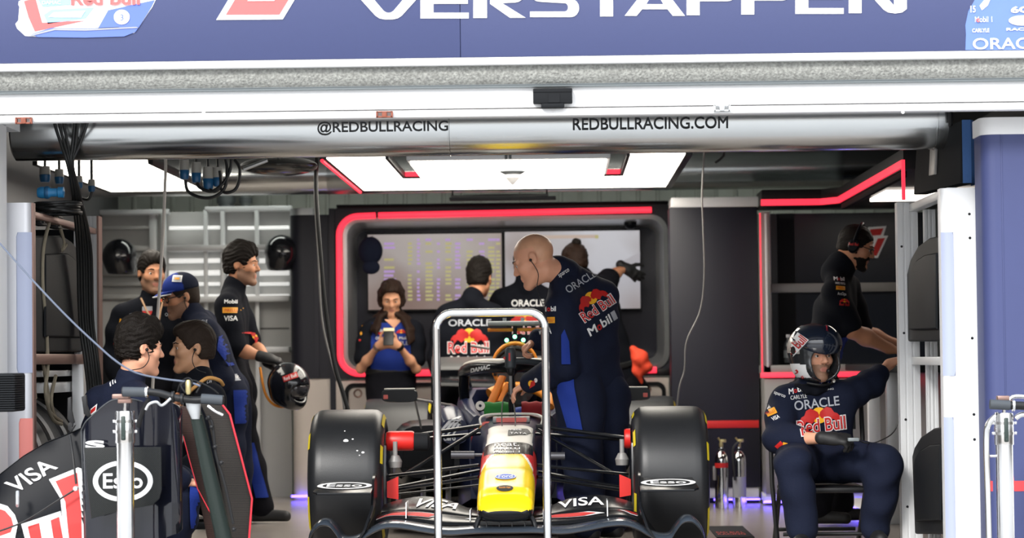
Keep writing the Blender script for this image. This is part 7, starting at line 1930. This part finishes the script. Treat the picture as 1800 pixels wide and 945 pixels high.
# ---- group at the left
def sleevetags(d, s):
    d.text('Mobil', 0, 0, 22 * s, 7 * s, 0, .02); d.poly([(-3 * s, -17 * s), (26 * s, -17 * s), (26 * s, -7 * s), (-3 * s, -7 * s)], 3, 1); d.text('PIRELLI', 1 * s, -15 * s, 21 * s, 5 * s, 1, 0, lay=2); d.text('VISA', 0, -31 * s, 24 * s, 9 * s, 0, .01)
# profile man holding a helmet
Y = 15.75
J = dict(pel=P(412, 664, Y), neck=P(410, 510, Y), shr=P(398, 538, Y - .17), shl=P(415, 532, Y + .18), elr=P(413, 612, Y - .20), wrr=P(466, 628, Y - .20), hdr=V3(.93, .1, -.25), hnr=V3(-.2, .3, -.9),
         ell=P(440, 600, Y + .22), wrl=P(478, 640, Y + .1), hdl=V3(.8, -.3, -.4), hnl=V3(-.4, -.1, -.9), hipr=P(410, 686, Y - .10), hipl=P(418, 686, Y + .09), knr=P(430, 780, Y - .10), knl=P(412, 780, Y + .12), toer=V3(1, -.1, 0), toel=V3(1, .1, 0), fw=V3(1, 0, -.08))
J['anr'] = grd(P(458, 900, Y - .08)); J['anl'] = grd(P(400, 880, Y + .12))
h = Head(P(425, 466, Y), (.97, -.16, -.06), (0, 0, 1), 1.0)
AR = dict(r=dict(curl=(.7, .7, .4)), l=dict(curl=(.6, .6, .4)))
p8 = Person('dark haired man in profile in black polo holding a helmet', V3(J['pel'].x, Y, 0), h, J, SK2, .007, arms=AR, stub=True)
sh = p8.top('shirt', [CLK], -.95, .016, None, 5.2); tr = p8.legs('trousers', [CLT], .02, 5.5, 1.1); p8.shoes(); p8.gloves('lr', GLV, AR)
h.hair(p8.t, HAIRK, .012, .016, .0045, .005)
p8.print(sh, 388, 532, Y - .4, sleevetags); p8.print(sh, 428, 590, Y - .4, lambda d, s: bulls(d, 0, 0, 22 * s, 1, 2), -60)
p8.print(sh, 418, 626, Y - .4, lambda d, s: d.poly([(0, 0), (22 * s, 2 * s), (20 * s, -14 * s), (3 * s, -16 * s)], 1))
p8.print(tr, 425, 790, Y - .4, lambda d, s: d.poly([(-6 * s, 10 * s), (14 * s, 10 * s), (38 * s, -88 * s), (16 * s, -88 * s)], 4), name='blue_side_panel')
def crash_helmet(c, f, label, print_=False, k=1.0, hung=None):
    hh = Head(c, f, (0, 0, 1), k); t = thing('crash_helmet', c, label, 'helmet')
    v = Vol(); A = hh.at
    v.ell(A(0, -.005, .02), Vector((.115, .138, .125)) * k, hh.R, .02); v.ell(A(0, .02, -.06), Vector((.10, .115, .075)) * k, hh.R, .03)
    v.ell(A(0, .13, .0), Vector((.085, .05, .05)) * k, hh.R, .01, True); v.ell(A(0, 0, -.13), Vector((.08, .095, .09)) * k, hh.R, .01, True)
    s_ = v.build('shell', mat('helmet_black', (.008, .009, .012), .15, coat=.5), t, .006)
    v = Vol(); v.ell(A(0, .0, .01), Vector((.110, .133, .09)) * k, hh.R); v.half(A(0, .06, 0), -hh.f); v.half(A(0, 0, .05), hh.u); v.half(A(0, 0, -.045), -hh.u); v.build('visor', mat('visor_smoke', (.03, .03, .035), .1, coat=.6), t, .006)
    if hung:
        mb = MB(); mb.tube([A(0, -.12, .06), hung], .01, 8); mb.build('hook', BLACK, t)
    return t, s_
t, s_ = crash_helmet(P(507, 680, Y - .30), (.75, -.6, -.3), 'black crash helmet held by the man in profile', k=1.0)
d = Decal(s_, P(492, 668, Y - .6), (1, 0, .35), (-.35, 0, 1), .004, 1.5); s = Y / FPX; d.poly([(0, -4 * s), (26 * s, -4 * s), (26 * s, 6 * s), (0, 6 * s)], 1, 1); d.text('Red Bull', 2 * s, -2 * s, 22 * s, 6 * s, 0, .01, lay=2); d.build('logo_print', PR, s_)
mb = MB(); mb.tube(smooth_pts([P(457, 645, Y - .3), P(466, 690, Y - .32), P(484, 712, Y - .32), P(515, 715, Y - .3)], 5), .008, 8); mb.build('strap_edge', ORG, t)
crash_helmet(P(211, 456, 18.3), (.3, .9, .1), 'black crash helmet hanging on the shelving above the bearded man', k=1.02, hung=Vector((P(211, 445, 18.5).x, 18.66, P(211, 440, 18.5).z)))
crash_helmet(P(494, 449, 18.3), (-.3, .9, .1), 'black crash helmet hanging on the shelving beside the navy column', k=1.02, hung=Vector((P(494, 440, 18.5).x, 18.66, P(494, 435, 18.5).z)))

# bearded man standing at the far left
Y = 16.1
J = dict(pel=P(262, 668, Y), neck=P(268, 528, Y), shr=P(214, 556, Y - .03), shl=P(318, 556, Y), elr=P(196, 628, Y - .02), wrr=P(222, 690, Y - .12), hdr=V3(.3, -.5, -.7), hnr=V3(.8, .2, .2), ell=P(334, 630, Y), wrl=P(318, 690, Y - .1), hdl=V3(-.3, -.4, -.8), hnl=V3(-.8, .1, 0),
         hipr=P(245, 690, Y), hipl=P(280, 690, Y), knr=P(243, 785, Y), knl=P(282, 785, Y), toer=V3(-.2, -1, 0), toel=V3(.2, -1, 0))
J['anr'] = grd(P(242, 880, Y)); J['anl'] = grd(P(283, 880, Y))
h = Head(P(267, 480, Y - .02), (.42, -.9, -.08), (0, 0, 1), 1.02)
p9 = Person('dark bearded man in black shirt with lanyard standing at the far left', V3(J['pel'].x, Y, 0), h, J, SK2, .008, stub=True)
sh = p9.top('shirt', [CLK], .9, .016, None, 6.1); p9.legs('trousers', [CLT], .02, 6.5, 1.05); p9.shoes()
h.hair(p9.t, HAIRK, .010, .008, .003, .0055)
def lp9(d, s):
    d.poly([(-27 * s, 8 * s), (-9 * s, 8 * s), (-9 * s, 0), (-27 * s, 0)], 5, 1); d.poly([(-27 * s, 0), (-9 * s, 0), (-11 * s, -6 * s), (-18 * s, -9 * s), (-25 * s, -6 * s)], 1, 1); d.text('Mobil 1', -31 * s, -18 * s, 24 * s, 6 * s, 0, .01); bulls(d, 8 * s, 18 * s, 16 * s, 1, 2); d.text('ORACLE', 14 * s, -10 * s, 26 * s, 6 * s, 5, .0)
p9.print(sh, 262, 544, Y - .4, lp9)
p9.print(sh, 192, 558, Y - .4, lambda d, s: (d.poly([(1 * s, -10 * s), (10 * s, -14 * s), (13 * s, -5 * s), (4 * s, -1 * s)], 3), d.text('VISA', -4 * s, -26 * s, 12 * s, 8 * s, 0, .01, .2), d.text('ORACLE', 22 * s, 0, 14 * s, 5 * s, 5, 0)), 10)
p9.print(sh, 180, 605, Y - .4, lambda d, s: (d.poly([(4 * s, 0), (20 * s, -6 * s), (18 * s, 6 * s), (8 * s, 10 * s)], 1), d.disc(16 * s, -2 * s, 4 * s, 5 * s, 2, 2)))
for e in (-1, 1):
    mb = MB(); a_, b_ = P(268 + e * 20, 524, Y - .10), P(274 + e * 5, 566, Y - .19); mb.tube([a_, a_.lerp(b_, .5) + V3(0, -.03, 0), b_], .006, 6); mb.build('lanyard', mat('lanyard_tan', (.42, .25, .14), .7), p9.t)
mb = MB(); c = P(268, 568, Y - .2); mb.box(c + V3(-.03, -.004, -.05), c + V3(.03, .004, .03), .003); mb.build('pass_card', mat('pass_green', (.25, .65, .15), .5), p9.t)

# man in the blue cap leaning forward
Y = 15.2
J = dict(pel=P(402, 668, Y + .05), neck=P(343, 556, Y), shl=P(362, 585, Y - .17), shr=P(358, 568, Y + .19), ell=P(392, 662, Y - .20), wrl=P(352, 702, Y - .22), hdl=V3(-.7, -.1, -.5), hnl=V3(-.4, .1, -.8), elr=P(360, 650, Y + .25), wrr=P(330, 695, Y + .15), hdr=V3(-.7, -.1, -.5), hnr=V3(-.3, 0, -.9),
         hipl=P(400, 690, Y - .05), hipr=P(404, 690, Y + .14), knl=P(404, 785, Y - .08), knr=P(416, 785, Y + .16), toel=V3(-1, -.1, 0), toer=V3(-1, .1, 0), fw=V3(-.8, -.25, -.5))
J['anl'] = grd(P(400, 885, Y - .06)); J['anr'] = grd(P(418, 880, Y + .18))
h = Head(P(318, 522, Y), (-.86, -.42, -.20), (0, 0, 1), 1.0)
p10 = Person('man with glasses and blue cap leaning forward in navy overalls', V3(J['pel'].x, Y, 0), h, J, SK2, .007, stub=True)
su = p10.top('overall_top', [CLN], .9, .018, None, 7.1); tr = p10.legs('overall_trousers', [CLN], .022, 7.5, 1.1, .08); p10.shoes(); p10.belt(.10)
h.hair(p10.t, HAIRS, .007, 0, .001, .006)
v = Vol(); A = h.at
v.ell(A(0, -.01, .055), Vector((.090, .110, .092)), h.R, .01); v.half(A(0, 0, .040), -h.u)
def cpick(C): r, f_, u = h.loc(C); return ((f_ < .0)).astype(int)
cap = v.build('cap', [CLB, CLN], p10.t, .006, None, cpick)
mb = MB(); rows = []
for k in range(9):
    a_ = math.radians(-60 + 15 * k); rows.append([A(.088 * math.sin(a_), .098 * math.cos(a_) - .005, .048), A(.082 * math.sin(a_), .098 * math.cos(a_) + .035 * math.cos(a_), .044), A(.070 * math.sin(a_), .095 * math.cos(a_) + .070 * math.cos(a_) ** 1.5 if math.cos(a_) > 0 else 0, .030)])
mb.grid(rows); mb.grid([[q + h.u * .004 for q in r] for r in rows]); mb.build('cap_brim', [CLB], cap)
mb = MB(); mb.tube(smooth_pts([r[2] + h.u * .002 for r in rows], 3), .004, 6); mb.build('brim_edge', WPRINT, cap)
d = Decal(cap, P(291, 490, Y - .4), (1, 0, -.05), (.1, 0, 1), .004, 1.5); s = Y / FPX; d.poly([(-3 * s, -2 * s), (14 * s, -2 * s), (14 * s, 10 * s), (-3 * s, 10 * s)], 0, 1); d.poly([(-1 * s, 0), (12 * s, 0), (12 * s, 8 * s), (-1 * s, 8 * s)], 5, 2); d.poly([(1 * s, 2 * s), (10 * s, 2 * s), (10 * s, 6 * s), (1 * s, 6 * s)], 3, 3); d.build('cap_patch', PR, cap)
mb = MB()
for e in (-1, 1):
    mb.tube([A(e * .031 + .025 * math.cos(2 * PI * j / 14), .100 - .006 * abs(math.cos(2 * PI * j / 14)), .004 + .019 * math.sin(2 * PI * j / 14)) for j in range(15)], .003, 6); mb.tube([A(e * .056, .095, .01), A(e * .080, .0, .012)], .003, 6)
mb.tube([A(-.008, .104, .006), A(.008, .104, .006)], .003, 6); mb.build('glasses', BLACK, p10.t)
ear_piece(p10.t, h, -1)
p10.print(su, 380, 545, Y - .4, lambda d, s: d.poly([(-2 * s, -22 * s), (8 * s, -8 * s), (24 * s, -40 * s), (42 * s, -100 * s), (22 * s, -108 * s), (-4 * s, -70 * s)], 4), name='blue_side_panel')
p10.print(tr, 408, 690, Y - .4, lambda d, s: d.poly([(-6 * s, 4 * s), (26 * s, 4 * s), (30 * s, -56 * s), (-4 * s, -56 * s)], 4), name='blue_side_panel')
p10.print(su, 345, 562, Y - .4, lambda d, s: (d.text('ORACLE', -14 * s, -4 * s, 26 * s, 5 * s, 5, 0), d.text('O', 24 * s, 6 * s, 8 * s, 8 * s, 0, .02), d.poly([(48 * s, -22 * s), (62 * s, -26 * s), (66 * s, -12 * s), (52 * s, -8 * s)], 1, 1), d.text('b', 70 * s, -44 * s, 8 * s, 13 * s, 0, .03)))
p10.print(p10.t.children[-1] if False else tr, 396, 668, Y - .4, lambda d, s: (d.poly([(0, -2 * s), (26 * s, 0), (26 * s, 12 * s), (0, 10 * s)], 5), d.text('sparco', 2 * s, 1 * s, 22 * s, 7 * s, 0, .01, lay=2)))

# young man crouching behind the wing, facing left
Y = 13.25
def crouch(Y, px, neck, head, f, label, skin, hipx, fw, kneexs, footx, sx, vox=.006, **kw):
    pass
J = dict(pel=P(372, 852, Y + .05), neck=P(352, 672, Y), shl=P(372, 704, Y - .18), shr=P(350, 694, Y + .17), ell=P(372, 800, Y - .22), wrl=P(312, 835, Y - .26), hdl=V3(-.9, -.1, -.3), hnl=V3(-.2, .2, -.9), elr=P(345, 795, Y + .22), wrr=P(295, 830, Y + .15), hdr=V3(-.9, 0, -.3), hnr=V3(-.2, 0, -.9),
         hipl=P(366, 862, Y - .05), hipr=P(368, 862, Y + .13), knl=P(235, 830, Y - .10), knr=P(240, 835, Y + .2), toel=V3(-1, 0, 0), toer=V3(-1, .1, 0), fw=V3(-.95, -.2, -.1))
J['anl'] = grd(P(290, 930, Y - .10)); J['anr'] = grd(P(295, 930, Y + .2))
h = Head(P(339, 612, Y), (-.95, -.30, -.02), (.05, 0, 1), 1.03)
p11 = Person('young man with cropped dark hair crouching in black overalls facing left', V3(J['pel'].x, Y, 0), h, J, skin_mat('skin_warm', (.52, .28, .16)), .006)
su = p11.top('overall_top', [CLK], .9, .018, None, 8.1); p11.legs('overall_trousers', [CLT], .022, 8.5, 1.1); p11.shoes()
h.hair(p11.t, HAIRS, .008, .008, .002, .0045)
ear_piece(p11.t, h, -1, [P(338, 632, Y - .13), P(345, 648, Y - .12), P(362, 655, Y - .1)])
mb = MB(); mb.tube(smooth_pts([P(330, 690, Y - .14), P(345, 678, Y - .15), P(365, 664, Y - .14), P(385, 668, Y - .10), P(392, 676, Y - .05)], 5), .010, 8); mb.build('lanyard', mat('lanyard_orange', (.55, .28, .08), .7), p11.t)
p11.print(su, 356, 672, Y - .4, lambda d, s: d.text('ORACLE', -4 * s, -2 * s, 24 * s, 7 * s, 5, .01), 12)
mb = MB(); st = thing('work_stool', V3(J['pel'].x, Y, 0), 'low black stool under the crouching young man', 'stool')
mb.box((J['pel'].x - .15, Y - .12, J['pel'].z - .215), (J['pel'].x + .15, Y + .2, J['pel'].z - .175), .01); mb.build('seat', BLACK, st)
for a_ in (-1, 1):
    for b_ in (-1, 1): mb = MB(); mb.tube([V3(J['pel'].x + a_ * .12, Y + .04 + b_ * .12, J['pel'].z - .205), V3(J['pel'].x + a_ * .15, Y + .04 + b_ * .15, 0)], .012, 8); mb.build('leg', BLACK, st)

# man crouching nearest at the left, turned away
Y = 12.25
J = dict(pel=P(212, 858, Y + .02), neck=P(228, 676, Y + .02), shl=P(178, 708, Y + .12), shr=P(252, 712, Y - .16), elr=P(262, 806, Y - .10), wrr=P(318, 846, Y + .02), hdr=V3(.9, .3, -.1), hnr=V3(-.1, .2, -.9), ell=P(170, 800, Y + .22), wrl=P(215, 850, Y + .36), hdl=V3(.8, .5, -.2), hnl=V3(-.1, 0, -.9),
         hipl=P(206, 870, Y + .10), hipr=P(220, 872, Y - .06), knl=P(310, 850, Y + .46), knr=P(322, 868, Y + .10), toel=V3(.8, .6, 0), toer=V3(.9, .4, 0), fw=V3(.7, .68, -.15))
J['anl'] = grd(P(282, 945, Y + .42)); J['anr'] = grd(P(300, 950, Y + .14))
h = Head(P(246, 612, Y + .02), (.86, .46, -.10), (0, 0, 1), 1.04)
p12 = Person('dark haired man in navy overalls crouching behind the spare wing at the left', V3(J['pel'].x, Y, 0), h, J, SK1, .006)
su = p12.top('overall_top', [CLN], .9, .020, None, 9.1, amp=.005); tr = p12.legs('overall_trousers', [CLN], .024, 9.5, 1.1); p12.shoes()
h.hair(p12.t, HAIRK, .012, .020, .005, .0045)
ear_piece(p12.t, h, 1, [P(262, 630, Y - .12), P(252, 645, Y - .13), P(232, 650, Y - .12), P(226, 650, Y - .1)])
p12.print(su, 161, 668, Y - .4, lambda d, s: d.text('E', 0, 0, 14 * s, 14 * s, 0, .02), -62)
p12.print(su, 125, 730, Y - .4, lambda d, s: (d.poly([(0, -6 * s), (16 * s, 4 * s), (18 * s, 18 * s), (4 * s, 8 * s)], 0, 1), d.poly([(2 * s, -2 * s), (14 * s, 6 * s), (15 * s, 14 * s), (4 * s, 6 * s)], 1, 2)))
p12.print(tr, 322, 860, Y - .4, lambda d, s: d.poly([(-10 * s, 20 * s), (14 * s, 16 * s), (22 * s, -80 * s), (-12 * s, -80 * s)], 4), name='blue_side_panel')
st2 = thing('work_stool', V3(J['pel'].x, Y, 0), 'low black stool under the man crouching behind the spare wing', 'stool')
mb = MB(); mb.box((J['pel'].x - .15, Y - .12, J['pel'].z - .215), (J['pel'].x + .13, Y + .2, J['pel'].z - .175), .01); mb.build('seat', BLACK, st2)
for a_ in (-1, 1):
    for b_ in (-1, 1): mb = MB(); mb.tube([V3(J['pel'].x + a_ * .11, Y + .04 + b_ * .12, J['pel'].z - .205), V3(J['pel'].x + a_ * .14, Y + .04 + b_ * .15, 0)], .012, 8); mb.build('leg', BLACK, st2)

# ------------------------------------------------------------------ small things
# navy cap hanging in the display cabinet
c = P(651, 448, YD - .02)
tcap = thing('baseball_cap', c, 'navy baseball cap hanging on the left edge of the red framed cabinet', 'cap')
v = Vol(); v.ell(c + V3(0, .02, .03), (.085, .06, .10)); v.ell(c + V3(0, .08, .02), (.08, .05, .10), None, .01, True); crown = v.build('crown', CLN, tcap, .006)
v = Vol(); v.ell(c + V3(.005, -.0, -.085), (.062, .03, .05)); v.ell(c + V3(.005, .03, -.085), (.06, .03, .055), None, .004, True); v.build('brim', CLN, tcap, .006)
mb = MB(); mb.tube([c + V3(0, .03, .12), Vector((c.x, YD + .24, c.z + .14))], .008, 8); mb.build('hook', GREYL, tcap)
t = thing('cabinet_camera', P(1108, 394, YD + .05), 'small dark dome camera under the top of the red framed cabinet', 'camera')
mb = MB(); c = P(1108, 391, YD + .1); mb.ball(c + V3(0, 0, -.01), (.045, .045, .04), 18, 10); mb.build('dome', GLOSSK, t)
mb = MB(); mb.lathe([(.0005, 0), (.05, 0), (.05, .05), (.0005, .05)], c + V3(0, 0, -.0), 'Z', 20); mb.build('mount', BLACK, t)
# fire extinguishers
for px, kind in ((1269, 0), (1300, 1)):
    Y = 16.75; c = Vector((P(px, 880, Y).x, Y, 0)); r = 12 * Y / FPX
    t = thing('fire_extinguisher', c, ('polished steel extinguisher with brass valve nearest the front tyre' if kind == 0 else 'polished steel extinguisher with black hose and label beside the grey cabinet'), 'extinguisher', 'steel bottles by the navy panel')
    mb = MB(); mb.lathe([(.0005, .0), (r, 0), (r, .30), (r * .92, .33), (r * .6, .355), (r * .35, .365), (r * .3, .39), (.0005, .39)], c, 'Z', 32); mb.build('cylinder', CHROME, t)
    mb = MB(); mb.lathe([(.0005, 0), (.012, 0), (.014, .02), (.010, .045), (.0005, .05)], c + V3(0, 0, .385), 'Z', 16); mb.box(c + V3(-.004, -.008, .42), c + V3(.032, .008, .44), .003); mb.tube([c + V3(-.005, 0, .43), c + V3(-.02, 0, .45)], .006, 8); mb.build('valve', MATS['brass'], t)
    mb = MB()
    if kind: mb.tube(smooth_pts([c + V3(0, -.01, .42), c + V3(-.035, -.02, .38), c + V3(-.038, -r * .8, .30), c + V3(-.03, -r - .005, .18)], 5), .010, 8); mb.build('hose', BLACK, t)
    else: mb.box(c + V3(-r - .012, -.02, .18), c + V3(-r + .002, .02, .27), .004); mb.build('bracket', GREYL, t)
    mb = MB(); mb.lathe([(r + .0008, .07 if kind else .26), (r + .0008, .20 if kind else .29)], c, 'Z', 14, PI * 1.1, PI * 1.9); mb.build('label', GPRINT if kind else RPRINT, t)
    mb = MB(); mb.lathe([(.018, -.006), (.022, 0), (.018, .006)], c + V3(0, 0, .375), 'Z', 16); mb.build('neck_ring', BLACK, t)
# bottle on the workstation sill
Yb_ = 17.12; c = Vector((P(1386, 640, Yb_).x, Yb_, P(1386, 640, Yb_ - .1).z + .012))
t = thing('water_bottle', c, 'small clear plastic bottle standing on the workstation sill', 'bottle')
mb = MB(); mb.lathe([(.0005, 0), (.028, 0), (.03, .02), (.03, .11), (.022, .135), (.012, .15), (.012, .165), (.0005, .165)], c, 'Z', 20); mb.build('bottle_body', mat('bottle_dark', (.05, .055, .06), .12, coat=.3), t)
mb = MB(); mb.lathe([(.0005, .0), (.014, .0), (.014, .02), (.0005, .02)], c + V3(0, 0, .163), 'Z', 16); mb.build('bottle_cap', WHITE, t)
mb = MB(); mb.lathe([(.0305, .03), (.0305, .08)], c, 'Z', 20); mb.build('label', GREYR, t)
# mat on the floor
p = PZ(1272, 936, 0); t = thing('floor_mat', p, 'black floor mat with red lettering right of the front tyre', 'mat')
a_, b_ = PZ(1243, 926, 0), PZ(1300, 926, 0)
mb = MB(); mb.box((a_.x, p.y - .42, 0.0), (b_.x + .02, a_.y, .006), .002); mb.build('mat_sheet', BLACKM, t)
mb = MB(); put_text(mb, 'RED BULL', V3(a_.x + .02, p.y - .1, .0065), (1, 0, 0), (0, 1, 0), .15, .10, .01); put_text(mb, 'RACING', V3(a_.x + .02, p.y - .24, .0065), (1, 0, 0), (0, 1, 0), .15, .10, .01); mb.build('lettering', RPRINT, t, 0)
